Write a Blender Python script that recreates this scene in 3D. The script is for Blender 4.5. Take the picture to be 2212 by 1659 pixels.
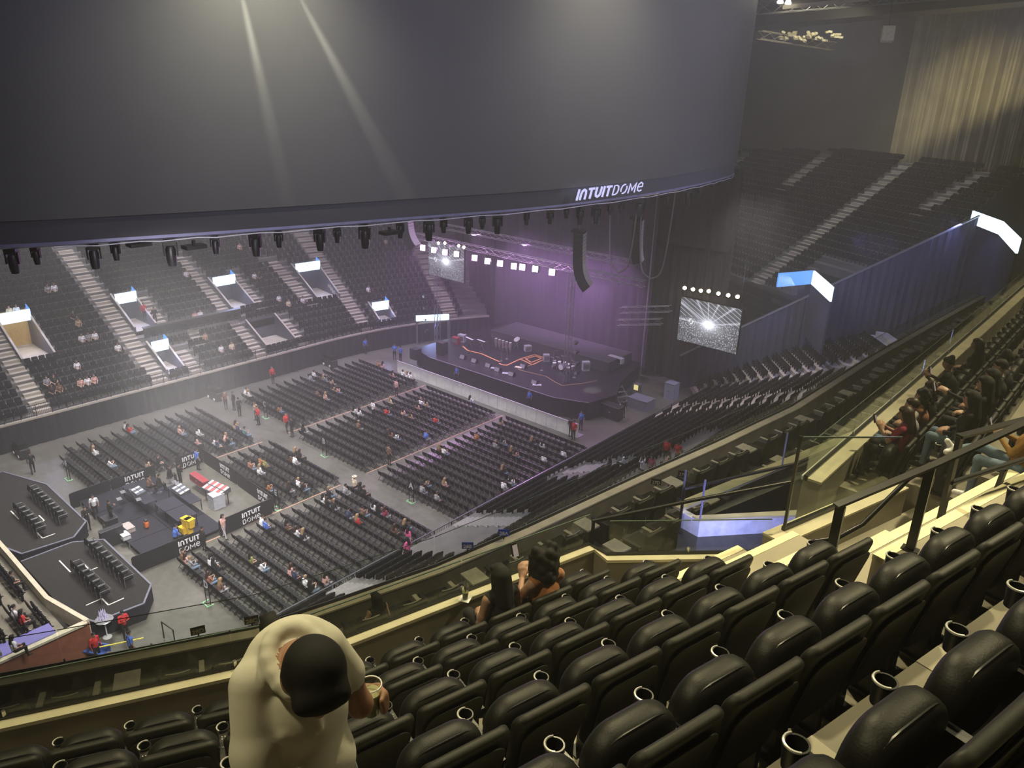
import bpy, bmesh, math, random
import numpy as np
from mathutils import Vector, Matrix

scene = bpy.context.scene
for ob in list(bpy.data.objects):
    bpy.data.objects.remove(ob)
COL = scene.collection
rnd = random.Random(7)
R = math.radians

# ------------------------------------------------------------------ camera
CAM_H = 27.0
YAW, PITCH, ROLL = R(40.7913), R(21.4124), R(1.7336)
FPX = 1661.0
def cam_axes():
    fwd = Vector((-math.sin(YAW), math.cos(YAW), 0)); right = Vector((math.cos(YAW), math.sin(YAW), 0)); up = Vector((0, 0, 1))
    f = fwd*math.cos(PITCH) - up*math.sin(PITCH); u = fwd*math.sin(PITCH) + up*math.cos(PITCH)
    r = right*math.cos(ROLL) + u*math.sin(ROLL); u2 = -right*math.sin(ROLL) + u*math.cos(ROLL)
    return r, u2, f
AR, AU, AF = cam_axes()
cam_data = bpy.data.cameras.new('camera')
cam_data.sensor_width = 36.0
cam_data.lens = FPX/2212*36.0
cam_data.clip_start = 0.05; cam_data.clip_end = 500
cam = bpy.data.objects.new('camera', cam_data)
COL.objects.link(cam)
cam.matrix_world = Matrix(((AR.x, AU.x, -AF.x, 0), (AR.y, AU.y, -AF.y, 0), (AR.z, AU.z, -AF.z, CAM_H), (0, 0, 0, 1)))
scene.camera = cam

def at(x, y, z=0.0):
    """point of the place at height z that lies in that direction of the photograph"""
    d = AF + AR*((x-1106.0)/FPX) - AU*((y-829.5)/FPX)
    t = (z-CAM_H)/d.z
    return Vector((0, 0, CAM_H)) + d*t
def at_plane(x, y, n, c):
    d = AF + AR*((x-1106.0)/FPX) - AU*((y-829.5)/FPX)
    n = Vector(n); o = Vector((0, 0, CAM_H))
    return o + d*((c-n.dot(o))/n.dot(d))

# ------------------------------------------------------------------ colour management, world
vs = scene.view_settings
vs.view_transform = 'Standard'; vs.look = 'None'; vs.gamma = 1.0; vs.use_curve_mapping = False
vs.exposure = 0.0
scene.cycles.use_denoising = True
scene.cycles.max_bounces = 4
scene.cycles.adaptive_threshold = 0.05
scene.cycles.diffuse_bounces = 2
scene.cycles.glossy_bounces = 2
scene.cycles.transparent_max_bounces = 12
scene.cycles.volume_bounces = 0
scene.cycles.sample_clamp_indirect = 4.0
world = bpy.data.worlds.new('arena_world'); scene.world = world
world.use_nodes = True
world.node_tree.nodes['Background'].inputs[0].default_value = (0.02, 0.02, 0.03, 1)
world.node_tree.nodes['Background'].inputs[1].default_value = 0.3

# ------------------------------------------------------------------ arena lights (house lamps high in the roof, and added fills)
def aim(o, target):
    d = Vector(target) - o.location
    o.rotation_euler = d.to_track_quat('-Z', 'Y').to_euler()
def spot(name, loc, target, energy, col, angle, blend=0.6, radius=0.4):
    l = bpy.data.lights.new(name, 'SPOT'); l.energy = energy; l.color = col; l.spot_size = R(angle); l.spot_blend = blend; l.shadow_soft_size = radius
    o = bpy.data.objects.new(name, l); COL.objects.link(o); o.location = loc; aim(o, target); return o
def area(name, loc, target, energy, col, sx, sy, spread=180):
    l = bpy.data.lights.new(name, 'AREA'); l.shape = 'RECTANGLE'; l.size = sx; l.size_y = sy; l.energy = energy; l.color = col; l.spread = R(spread)
    o = bpy.data.objects.new(name, l); COL.objects.link(o); o.location = loc; aim(o, target); return o
def point(name, loc, energy, col, radius=0.3):
    l = bpy.data.lights.new(name, 'POINT'); l.energy = energy; l.color = col; l.shadow_soft_size = radius
    o = bpy.data.objects.new(name, l); COL.objects.link(o); o.location = loc; return o
WARM = (1.0, 0.87, 0.50); COOL = (0.80, 0.80, 1.0); VIOLET = (0.80, 0.38, 1.0); BLUE = (0.32, 0.36, 1.0)
# warm house lamps over our own side of the bowl
spot('house_lamp', (-9, 12, 40), (-2.5, 5.0, 22), 13000, WARM, 46, 0.9, 0.5)
spot('house_lamp', (2, 22, 41), (0, 9.5, 22), 21000, WARM, 44, 0.9, 0.5)
spot('house_lamp', (4, 40, 41), (0, 24, 21), 11000, WARM, 46, 0.9, 0.5)
spot('house_lamp', (-8, -4, 40), (-4, 5, 21), 6000, WARM, 50, 0.9, 0.5)
spot('house_lamp', (-3, 30, 40), (-11, 14, 16.5), 9000, WARM, 40, 0.9, 0.5)
# cool house lamps over the far stand, the floor and the end stand, then added fills
area('house_lamp', (-66, 24, 39), (-71, 24, 5), 6500, (0.92, 0.88, 1.0), 8, 8, 110)
area('house_lamp', (-66, 44, 39), (-70, 44, 5), 5000, (0.84, 0.76, 1.0), 8, 8, 110)
area('house_lamp', (-47, 20, 36), (-45, 18, 0), 5500, (1.0, 0.95, 0.88), 10, 10, 90)
area('house_lamp', (-46, 42, 36), (-46, 42, 0), 2400, (0.84, 0.78, 1.0), 10, 10, 90)
area('house_lamp', (-24, 32, 20), (-25, 34, 0), 500, (0.80, 0.80, 1.0), 6, 14, 110)
area('house_lamp', (-30, 80, 40), (-32, 86, 12), 1500, (0.92, 0.90, 0.95), 10, 10, 110)
area('floor_fill', (-22, 10, 19.6), (-44, 22, 0), 2000, (1.0, .95, .92), 3, 5, 80)  # added fill below the board, brightens people and banners on the floor
area('corner_fill', (-24, 54, 19), (-25, 64, 3), 900, (.95, .88, .85), 4, 4, 110)  # added lamp that brightens the dark corner rows
area('drape_fill_blue', (-17, 60, 17), (-21, 70, 9), 420, (.36, .38, 1.0), 3, 1, 120)  # added blue lamp that tints and brightens the drape
# ------------------------------------------------------------------ materials (all procedural)
MATS = {}
def mat(name, col, rough=0.6, metal=0.0, var=0.15, scale=6.0, bump=0.0, spec=0.5, detail=4.0, coat=0.0):
    if name in MATS: return MATS[name]
    m = bpy.data.materials.new(name); m.use_nodes = True
    nt = m.node_tree; b = nt.nodes['Principled BSDF']
    tc = nt.nodes.new('ShaderNodeTexCoord'); n = nt.nodes.new('ShaderNodeTexNoise')
    n.inputs['Scale'].default_value = scale; n.inputs['Detail'].default_value = detail
    nt.links.new(tc.outputs['Object'], n.inputs['Vector'])
    r = nt.nodes.new('ShaderNodeValToRGB')
    lo = [max(0, c*(1-var)) for c in col]; hi = [min(1, c*(1+var)) for c in col]
    r.color_ramp.elements[0].position = 0.3; r.color_ramp.elements[1].position = 0.7
    r.color_ramp.elements[0].color = (*lo, 1); r.color_ramp.elements[1].color = (*hi, 1)
    nt.links.new(n.outputs['Fac'], r.inputs['Fac']); nt.links.new(r.outputs['Color'], b.inputs['Base Color'])
    b.inputs['Roughness'].default_value = rough; b.inputs['Metallic'].default_value = metal
    b.inputs['Specular IOR Level'].default_value = spec
    if coat: b.inputs['Coat Weight'].default_value = coat
    if bump:
        bp = nt.nodes.new('ShaderNodeBump'); bp.inputs['Strength'].default_value = bump; bp.inputs['Distance'].default_value = 0.01
        nt.links.new(n.outputs['Fac'], bp.inputs['Height']); nt.links.new(bp.outputs['Normal'], b.inputs['Normal'])
    MATS[name] = m; return m
def emit(name, col, strength):
    if name in MATS: return MATS[name]
    m = bpy.data.materials.new(name); m.use_nodes = True; nt = m.node_tree
    b = nt.nodes['Principled BSDF']; b.inputs['Base Color'].default_value = (0.02, 0.02, 0.02, 1)
    b.inputs['Emission Color'].default_value = (*col, 1); b.inputs['Emission Strength'].default_value = strength
    MATS[name] = m; return m
def glass(name, tint, gloss=0.07, rough=0.03):
    if name in MATS: return MATS[name]
    m = bpy.data.materials.new(name); m.use_nodes = True; nt = m.node_tree
    for n in list(nt.nodes): nt.nodes.remove(n)
    o = nt.nodes.new('ShaderNodeOutputMaterial'); t = nt.nodes.new('ShaderNodeBsdfTransparent'); g = nt.nodes.new('ShaderNodeBsdfGlossy')
    t.inputs[0].default_value = (*tint, 1); g.inputs['Roughness'].default_value = rough; g.inputs[0].default_value = (0.9, 0.95, 0.9, 1)
    f = nt.nodes.new('ShaderNodeLayerWeight'); f.inputs['Blend'].default_value = 0.5
    pw = nt.nodes.new('ShaderNodeMath'); pw.operation = 'POWER'; pw.inputs[1].default_value = 4.0; nt.links.new(f.outputs['Facing'], pw.inputs[0])
    ml = nt.nodes.new('ShaderNodeMath'); ml.operation = 'MULTIPLY_ADD'; ml.inputs[1].default_value = 0.35; ml.inputs[2].default_value = gloss*0.4; nt.links.new(pw.outputs[0], ml.inputs[0])
    mx = nt.nodes.new('ShaderNodeMixShader'); nt.links.new(ml.outputs[0], mx.inputs[0]); nt.links.new(t.outputs[0], mx.inputs[1]); nt.links.new(g.outputs[0], mx.inputs[2])
    nt.links.new(mx.outputs[0], o.inputs['Surface'])
    MATS[name] = m; return m

M_CONC = mat('concrete', (0.33, 0.30, 0.23), 0.75, 0, 0.16, 1.3, 0.15)
M_CONC2 = mat('tread_concrete', (0.21, 0.19, 0.145), 0.8, 0, 0.22, 1.7, 0.1)
M_NOSE = mat('nosing_paint', (0.85, 0.80, 0.52), 0.6, 0, 0.1, 8)
M_FARC = mat('stand_concrete', (0.15, 0.145, 0.14), 0.8, 0, 0.15, 0.8)
M_FARSTEP = mat('stair_concrete', (0.42, 0.38, 0.32), 0.8, 0, 0.12, 1.2)
M_LEDGE = mat('ledge_stone', (0.62, 0.57, 0.42), 0.5, 0, 0.14, 2.5, 0.08)
M_SEAT = mat('seat_leather', (0.010, 0.010, 0.0085), 0.50, 0, 0.25, 90, 0.12, 0.32)
M_SEATSH = mat('seat_shell', (0.016, 0.016, 0.012), 0.55, 0, 0.2, 40, 0.05, 0.35)
M_FAB = mat('seat_fabric', (0.008, 0.008, 0.011), 0.8, 0, 0.25, 20, 0, 0.15)
M_BLACK = mat('black_paint', (0.012, 0.012, 0.013), 0.35, 0.0, 0.2, 10)
M_BLKM = mat('black_metal', (0.012, 0.012, 0.014), 0.4, 0.3, 0.2, 10, 0, 0.3)
M_DRAPE = mat('black_drape', (0.018, 0.018, 0.024), 0.9, 0, 0.2, 2)
M_DRAPEB = mat('navy_drape', (0.030, 0.030, 0.055), 0.85, 0, 0.12, 0.6)
M_CURT = mat('grey_curtain', (0.30, 0.27, 0.18), 0.85, 0, 0.2, 0.5)
M_METAL = mat('bright_metal', (0.62, 0.62, 0.60), 0.28, 0.9, 0.1, 20)
M_STEEL = mat('dull_steel', (0.35, 0.35, 0.36), 0.45, 0.8, 0.15, 12)
M_WHITE = mat('white_paint', (0.80, 0.80, 0.80), 0.5, 0, 0.05, 5)
M_PLAST = mat('dark_plastic', (0.03, 0.03, 0.032), 0.45, 0, 0.15, 15)
M_WOOD = mat('pale_wood', (0.62, 0.46, 0.28), 0.5, 0, 0.2, 4)
M_RUST = mat('rust_panel', (0.25, 0.09, 0.05), 0.6, 0, 0.15, 3)
M_GLASS = glass('balustrade_glass', (0.95, 0.97, 0.94))
M_CLEAR = glass('clear_plastic', (0.92, 0.93, 0.90))
M_HALO = mat('screen_black', (0.115, 0.115, 0.125), 0.55, 0, 0.05, 0.3)
M_BAND = mat('band_black', (0.085, 0.085, 0.105), 0.5, 0, 0.05, 0.3)
M_LIP = mat('lip_lit_blue', (0.30, 0.30, 0.50), 0.4, 0.3, 0.1, 2)  # blue light caught by the lip is put into its colour

def floor_material():
    m = bpy.data.materials.new('polished_floor'); m.use_nodes = True; nt = m.node_tree; b = nt.nodes['Principled BSDF']
    tc = nt.nodes.new('ShaderNodeTexCoord')
    n1 = nt.nodes.new('ShaderNodeTexNoise'); n1.inputs['Scale'].default_value = 0.25; n1.inputs['Detail'].default_value = 6; n1.inputs['Distortion'].default_value = 1.0
    n2 = nt.nodes.new('ShaderNodeTexNoise'); n2.inputs['Scale'].default_value = 3.0; n2.inputs['Detail'].default_value = 5
    r = nt.nodes.new('ShaderNodeValToRGB'); r.color_ramp.elements[0].color = (0.105, 0.102, 0.085, 1); r.color_ramp.elements[1].color = (0.155, 0.15, 0.13, 1)
    r.color_ramp.elements[0].position = 0.32; r.color_ramp.elements[1].position = 0.68
    mx = nt.nodes.new('ShaderNodeMixRGB'); mx.blend_type = 'OVERLAY'; mx.inputs[0].default_value = 0.35
    for n in (n1, n2): nt.links.new(tc.outputs['Object'], n.inputs['Vector'])
    nt.links.new(n1.outputs['Fac'], r.inputs['Fac']); nt.links.new(r.outputs['Color'], mx.inputs[1]); nt.links.new(n2.outputs['Fac'], mx.inputs[2])
    nt.links.new(mx.outputs['Color'], b.inputs['Base Color'])
    mr = nt.nodes.new('ShaderNodeMapRange'); mr.inputs['To Min'].default_value = 0.22; mr.inputs['To Max'].default_value = 0.42
    nt.links.new(n1.outputs['Fac'], mr.inputs['Value']); nt.links.new(mr.outputs['Result'], b.inputs['Roughness'])
    return m
M_FLOOR = floor_material()

# ------------------------------------------------------------------ mesh building
class MB:
    def __init__(s): s.v = []; s.f = []; s.mi = []; s.cur = 0
    def add(s, vs_, fs):
        o = len(s.v); s.v.extend([tuple(p) for p in vs_])
        for f in fs: s.f.append(tuple(i+o for i in f)); s.mi.append(s.cur)
        return s
    def obox(s, o, a, b, c):
        o, a, b, c = Vector(o), Vector(a), Vector(b), Vector(c)
        p = [o, o+a, o+a+b, o+b, o+c, o+a+c, o+a+b+c, o+b+c]
        F = [(0, 3, 2, 1), (4, 5, 6, 7), (0, 1, 5, 4), (1, 2, 6, 5), (2, 3, 7, 6), (3, 0, 4, 7)]
        if a.cross(b).dot(c) < 0: F = [tuple(reversed(f)) for f in F]
        return s.add(p, F)
    def box(s, c, size, rz=0.0, rx=0.0, ry=0.0):
        M = Matrix.Rotation(rz, 3, 'Z') @ Matrix.Rotation(ry, 3, 'Y') @ Matrix.Rotation(rx, 3, 'X')
        a, b, d = M @ Vector((size[0], 0, 0)), M @ Vector((0, size[1], 0)), M @ Vector((0, 0, size[2]))
        return s.obox(Vector(c)-(a+b+d)/2, a, b, d)
    def bar(s, a, b, w, h=None):
        """square bar from a to b"""
        a, b = Vector(a), Vector(b); d = b-a; h = h or w
        side = d.cross(Vector((0, 0, 1)))
        if side.length < 1e-6: side = Vector((1, 0, 0))
        side.normalize(); up = side.cross(d).normalized()
        return s.obox(a - side*w/2 - up*h/2, d, side*w, up*h)
    def tube(s, pts, r, n=8, cap=True):
        pts = [Vector(p) for p in pts]; rs = r if isinstance(r, (list, tuple)) else [r]*len(pts)
        rings = []; prev = None
        for i, p in enumerate(pts):
            t = (pts[min(i+1, len(pts)-1)]-pts[max(i-1, 0)]).normalized()
            if prev is None:
                u = t.orthogonal().normalized()
            else:
                u = (prev - t*prev.dot(t)); u = u.normalized() if u.length > 1e-6 else t.orthogonal().normalized()
            prev = u; w = t.cross(u)
            rings.append([p + (u*math.cos(2*math.pi*k/n) + w*math.sin(2*math.pi*k/n))*rs[i] for k in range(n)])
        F = []
        for i in range(len(pts)-1):
            for k in range(n):
                k2 = (k+1) % n; F.append((i*n+k, i*n+k2, (i+1)*n+k2, (i+1)*n+k))
        if cap: F.append(tuple(reversed(range(n)))); F.append(tuple((len(pts)-1)*n+k for k in range(n)))
        return s.add([v for r_ in rings for v in r_], F)
    def lathe(s, prof, n=16, o=(0, 0, 0), closed=False):
        o = Vector(o); V = []; F = []
        for (r, z) in prof:
            for k in range(n): V.append(o+Vector((r*math.cos(2*math.pi*k/n), r*math.sin(2*math.pi*k/n), z)))
        m = len(prof)
        for i in range(m if closed else m-1):
            j = (i+1) % m
            for k in range(n):
                k2 = (k+1) % n; F.append((i*n+k, i*n+k2, j*n+k2, j*n+k))
        return s.add(V, F)
    def prism(s, poly, z0, z1):
        n = len(poly); A = sum(poly[i][0]*poly[(i+1) % n][1]-poly[(i+1) % n][0]*poly[i][1] for i in range(n))
        if A < 0: poly = list(reversed(poly))
        V = [(x, y, z0) for x, y in poly]+[(x, y, z1) for x, y in poly]
        F = [tuple(reversed(range(n))), tuple(range(n, 2*n))]+[(i, (i+1) % n, n+(i+1) % n, n+i) for i in range(n)]
        return s.add(V, F)
    def quad(s, *p): return s.add(p, [tuple(range(len(p)))])
    def mesh(s, name, smooth=None):
        m = bpy.data.meshes.new(name); m.from_pydata(s.v, [], s.f); 
        if any(s.mi): m.polygons.foreach_set('material_index', s.mi)
        if smooth is not None:
            m.polygons.foreach_set('use_smooth', [True]*len(m.polygons)); m.set_sharp_from_angle(angle=R(smooth))
        m.update(); return m

def slab(w, h, t, r, bev, seg=5, taper=1.0, bow=0.0):
    """upholstered rounded slab: width w (x), height h (z, from 0), thickness t (y), corner radius r, soft edge bev"""
    mb = MB()
    def outline(inset, y):
        pts = []; W = w/2-inset; rr = max(r-inset, 0.004); z0, z1 = inset, h-inset
        for cx, cz, a0 in ((W-rr, z1-rr, 0), (-W+rr, z1-rr, 90), (-W+rr, z0+rr, 180), (W-rr, z0+rr, 270)):
            for k in range(seg+1):
                a = R(a0+90*k/seg); x = cx+rr*math.cos(a); z = cz+rr*math.sin(a)
                f = taper+(1-taper)*(z/h)
                pts.append((x*f, y+bow*(x/(w/2))**2, z))
        return pts
    rings = []
    for k in range(4):
        a = R(90*k/3); rings.append(outline(bev*(1-math.sin(a)), -t/2+bev*(1-math.cos(a))))
    for k in range(4):
        a = R(90-90*k/3); rings.append(outline(bev*(1-math.sin(a)), t/2-bev*(1-math.cos(a))))
    n = len(rings[0]); V = [p for r_ in rings for p in r_]; F = []
    for i in range(len(rings)-1):
        for k in range(n):
            k2 = (k+1) % n; F.append((i*n+k, (i+1)*n+k, (i+1)*n+k2, i*n+k2))
    F.append(tuple(range(n))); F.append(tuple((len(rings)-1)*n+k for k in reversed(range(n))))
    mb.add(V, [tuple(reversed(f)) for f in F]); return mb
def xform(mb, M):
    mb.v = [tuple(M @ Vector(p)) for p in mb.v]; return mb
def T(x=0, y=0, z=0, rx=0, ry=0, rz=0):
    return Matrix.Translation((x, y, z)) @ Matrix.Rotation(rz, 4, 'Z') @ Matrix.Rotation(ry, 4, 'Y') @ Matrix.Rotation(rx, 4, 'X')
def join(*mbs):
    o = MB()
    for m in mbs:
        k = len(o.v); o.v += m.v; o.f += [tuple(i+k for i in f) for f in m.f]; o.mi += m.mi
    return o

# ------------------------------------------------------------------ objects
def obj(name, mb, m, parent=None, smooth=None, M=None):
    me = mb.mesh(name, smooth) if isinstance(mb, MB) else mb
    if m is not None and len(me.materials) == 0:
        for k in (m if isinstance(m, (list, tuple)) else [m]): me.materials.append(k)
    o = bpy.data.objects.new(name, me); COL.objects.link(o)
    if parent is not None: o.parent = parent
    if M is not None: o.matrix_basis = M
    return o
def tag(o, label, cat, group=None):
    o['label'] = label; o['category'] = cat
    if group: o['group'] = group
    return o
def thing(name, label, cat, M=None, group=None):
    o = bpy.data.objects.new(name, None); COL.objects.link(o); o.empty_display_size = 0.1
    if M is not None: o.matrix_basis = M
    return tag(o, label, cat, group)
def struct(name, mb, m, smooth=None, label=None):
    o = obj(name, mb, m, None, smooth); o['kind'] = 'structure'
    if label: o['label'] = label
    return o
KIDS = {}
def kids(o):
    return [c for c in o.children]
def dup(root, M, label, group=None, skip=()):
    r = root.copy(); COL.objects.link(r); r.matrix_basis = M; r['label'] = label
    if group: r['group'] = group
    for ch in KIDS[root.name]:
        if ch[0].name.split('.')[0] in skip: continue
        c = ch[0].copy(); COL.objects.link(c); c.parent = r
        for g in ch[1]:
            d = g.copy(); COL.objects.link(d); d.parent = c
    return r
def remember(root):
    KIDS[root.name] = [(c, list(c.children)) for c in root.children]; return root
ORD = 'first second third fourth fifth sixth seventh eighth ninth tenth eleventh twelfth thirteenth fourteenth fifteenth sixteenth seventeenth eighteenth nineteenth twentieth'.split()
def ordn(i): 
    if i < 20: return ORD[i]
    return 'twenty-'+ORD[i-20] if i < 29 else ('thirtieth' if i == 29 else 'thirty-'+ORD[(i-30) % 20])

def text_mb(body, size, depth=0.01, shear=0.0, bold=0.0):
    """flat lettering in the x-z plane facing -y, centred"""
    c = bpy.data.curves.new('lettering', 'FONT'); c.body = body; c.size = size; c.extrude = depth/2; c.shear = shear; c.offset = bold
    c.align_x = 'CENTER'; c.align_y = 'CENTER'; c.resolution_u = 3
    o = bpy.data.objects.new('lettering', c); COL.objects.link(o)
    dg = bpy.context.evaluated_depsgraph_get(); me = bpy.data.meshes.new_from_object(o.evaluated_get(dg))
    mb = MB(); mb.add([(v.co.x, -v.co.z, v.co.y) for v in me.vertices], [tuple(p.vertices) for p in me.polygons])
    bpy.data.objects.remove(o); bpy.data.curves.remove(c); bpy.data.meshes.remove(me)
    return mb
# stroke letters of the arena name
GLY = {
 'I': (0.22, [[(0.11, 0), (0.11, 1)]]),
 'N': (0.74, [[(0.1, 0), (0.1, 0.55), (0.17, 0.78), (0.37, 0.9), (0.57, 0.78), (0.64, 0.55), (0.64, 0)]]),
 'T': (0.70, [[(0.0, 0.9), (0.70, 0.9)], [(0.35, 0.85), (0.35, 0)]]),
 'U': (0.76, [[(0.1, 1), (0.1, 0.42), (0.18, 0.2), (0.38, 0.1), (0.58, 0.2), (0.66, 0.42), (0.66, 1)]]),
 'D': (0.80, [[(0.1, 0.07), (0.1, 0.93), (0.4, 0.93), (0.62, 0.82), (0.71, 0.5), (0.62, 0.18), (0.4, 0.07), (0.05, 0.07)]]),
 'O': (0.95, [[(0.6, 0.9), (0.45, 0.93), (0.2, 0.8), (0.1, 0.5), (0.17, 0.25)], [(0.35, 0.09), (0.5, 0.07), (0.75, 0.2), (0.85, 0.5), (0.78, 0.75)]]),
 'M': (1.0, [[(0.08, 0), (0.12, 0.92), (0.5, 0.3), (0.88, 0.92), (0.92, 0)]]),
 'E': (0.82, [[(0.15, 0.5), (0.72, 0.52), (0.68, 0.78), (0.42, 0.93), (0.16, 0.78), (0.08, 0.48), (0.17, 0.2), (0.42, 0.07), (0.7, 0.17)]]),
}
def stroke(mb, pts, w, y, d):
    pts = [Vector((p[0], 0, p[1])) for p in pts]; L = []; Rr = []
    for i, p in enumerate(pts):
        t = (pts[min(i+1, len(pts)-1)]-pts[max(i-1, 0)]).normalized(); n = Vector((-t.z, 0, t.x))
        if 0 < i < len(pts)-1:
            a = (pts[i]-pts[i-1]).normalized(); k = max(0.5, abs(Vector((-a.z, 0, a.x)).dot(n)))
        else: k = 1
        L.append(p+n*w/2/k); Rr.append(p-n*w/2/k)
    for i in range(len(pts)-1):
        q = [L[i], Rr[i], Rr[i+1], L[i+1]]
        V = [Vector((a.x, y, a.z)) for a in q]+[Vector((a.x, y+d, a.z)) for a in q]
        mb.add(V, [(0, 1, 2, 3), (7, 6, 5, 4), (0, 4, 5, 1), (1, 5, 6, 2), (2, 6, 7, 3), (3, 7, 4, 0)])
def name_letters(word, h, wt, x0=0.0, z0=0.0, shear=0.0, d=0.02, gap=0.13):
    mb = MB(); x = x0
    for ch in word:
        adv, st = GLY[ch]
        for s_ in st:
            stroke(mb, [(x+px*h+shear*pz*h, z0+pz*h) for px, pz in s_], wt*h, -d, d)
        x += (adv+gap)*h
    return mb, x-gap*h

# near frame: u along our rows, n down towards the arena
AU_ = R(13.8)
DU = Vector((math.sin(AU_), math.cos(AU_), 0)); DN = Vector((-math.cos(AU_), math.sin(AU_), 0))
def N(u, n, z=0.0): return DU*u + DN*n + Vector((0, 0, z))
def frameM(o, fwd):
    """matrix with local +y along fwd, z up"""
    f = Vector((fwd[0], fwd[1], 0)).normalized(); x = Vector((f.y, -f.x, 0))
    return Matrix(((x.x, f.x, 0, o[0]), (x.y, f.y, 0, o[1]), (0, 0, 1, o[2]), (0, 0, 0, 1)))
# ================================================================== THE SHELL
fl = MB(); fl.obox((-66, -6, -0.3), (38, 0, 0), (0, 100, 0), (0, 0, 0.3))
struct('floor', fl, M_FLOOR, label='polished grey concrete arena floor')

def bank_mesh(pt, s0, s1, z0, tread, riser, n0, n1, holes, step=2.0):
    mb = MB()
    for i in range(n0, n1):
        cuts = sorted((max(s0, a), min(s1, b)) for a, b, r0, r1 in holes if r0 <= i < r1)
        iv = []; p = s0
        for a, b in cuts:
            if a > p: iv.append((p, a))
            p = max(p, b)
        if p < s1: iv.append((p, s1))
        z = z0+riser*i; t0, t1 = i*tread, (i+1)*tread
        for a, b in iv:
            k = max(1, int(math.ceil((b-a)/step)))
            for j in range(k):
                sa, sb = a+(b-a)*j/k, a+(b-a)*(j+1)/k
                A, B, C_, D = pt(sa, t0), pt(sb, t0), pt(sb, t1), pt(sa, t1)
                zb = z-riser*1.6
                mb.add([(*A, zb), (*B, zb), (*B, z), (*A, z), (*C_, z), (*D, z), (*C_, zb), (*D, zb)],
                       [(0, 1, 2, 3), (3, 2, 4, 5), (1, 6, 4, 2), (0, 3, 5, 7)])
    return mb

SEATS = []          # (matrix, priority) of every stadium seat of the bowl
def bank_seats(pt, face, s0, s1, z0, tread, riser, n0, n1, holes, aisles, where, pitch=0.53, back=0.50, prob=1.0):
    for i in range(n0, n1):
        k = int((s1-s0)/pitch)
        for j in range(k):
            s = s0+pitch*(j+0.5)
            if any(a-0.2 < s < b+0.2 and r0 <= i < r1 for a, b, r0, r1 in holes): continue
            if any(abs(s-(c0+(c1-c0)*(i-r0)/max(1, r1-r0)))-hw < 0.25 and r0 <= i < r1 for c0, c1, hw, r0, r1 in aisles): continue
            p = pt(s, i*tread+back); q = face(s)
            SEATS.append((frameM((p[0], p[1], z0+riser*i), q), where, i, s))
def aisle_stairs(name, pt, c0, c1, hw, r0, r1, z0, tread, riser, m, label):
    mb = MB()
    for i in range(r0, r1):
        c = c0+(c1-c0)*(i-r0)/max(1, r1-r0)
        for h in (0, 1):
            if i == 0 and h == 0: continue
            t0 = i*tread-tread*0.5*(1-h)+0.02; t1 = i*tread+tread*0.5*h+0.3; z = z0+riser*(i-1)+riser*0.5*(h+1)+0.012
            A, B, C_, D = pt(c-hw, t0), pt(c+hw, t0), pt(c+hw, t1), pt(c-hw, t1); zb = z-riser*0.8
            mb.add([(*A, zb), (*B, zb), (*B, z), (*A, z), (*C_, z), (*D, z), (*C_, zb), (*D, zb)],
                   [(0, 1, 2, 3), (3, 2, 4, 5), (1, 6, 4, 2), (0, 3, 5, 7)])
    o = struct(name, mb, m, label=label)

# ---- far stand (across the floor)
FZ, FT, FR, FN = 2.2, 0.85, 0.452, 24
def far_pt(s, t):
    k = max(0.0, s-43.0); x = -62.3+0.014*k*k; m = 0.028*k; L = math.hypot(1, m)
    return (x-t/L, s+m*t/L)
def far_face(s):
    k = max(0.0, s-43.0); m = 0.028*k; return (1, -m)
FAR_HOLES = [(18.0, 20.4, 6, 12), (27.4, 29.3, 7, 12), (36.9, 39.3, 7, 12), (45.7, 48.0, 6, 12), (27.5, 29.0, 1, 5), (50.2, 52.0, 1, 4), (37.2, 40.4, 1, 5)]
FAR_AISLES = [(17.4, 17.2, .6, 0, 24), (26.6, 26.5, .65, 0, 24), (29.9, 29.9, .5, 0, 4), (29.9, 29.9, .55, 7, 12), (31.8, 32.4, .5, 4, 7), (36.3, 36.0, .55, 0, 17), (41.0, 41.0, .5, 1, 5), (39.9, 39.8, .55, 7, 13), (45.0, 44.4, .55, 6, 14), (48.5, 48.6, .6, 1, 19), (58.0, 58.4, .7, 0, 16)]
COUNTER = (27.0, 37.3, 5, 7)     # standing counter level without seats
struct('stand_far', bank_mesh(far_pt, 4, 62, FZ, FT, FR, 0, FN, FAR_HOLES), M_FARC, label='concrete terraces of the far stand')
for k, a in enumerate(FAR_AISLES):
    aisle_stairs('stairs_%d' % (k+1), far_pt, *a, FZ, FT, FR, M_FARSTEP, 'pale concrete stair aisle climbing the far stand')
bank_seats(far_pt, far_face, 9, 59.5, FZ, FT, FR, 0, FN, FAR_HOLES+[COUNTER], FAR_AISLES, 'far')
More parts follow.
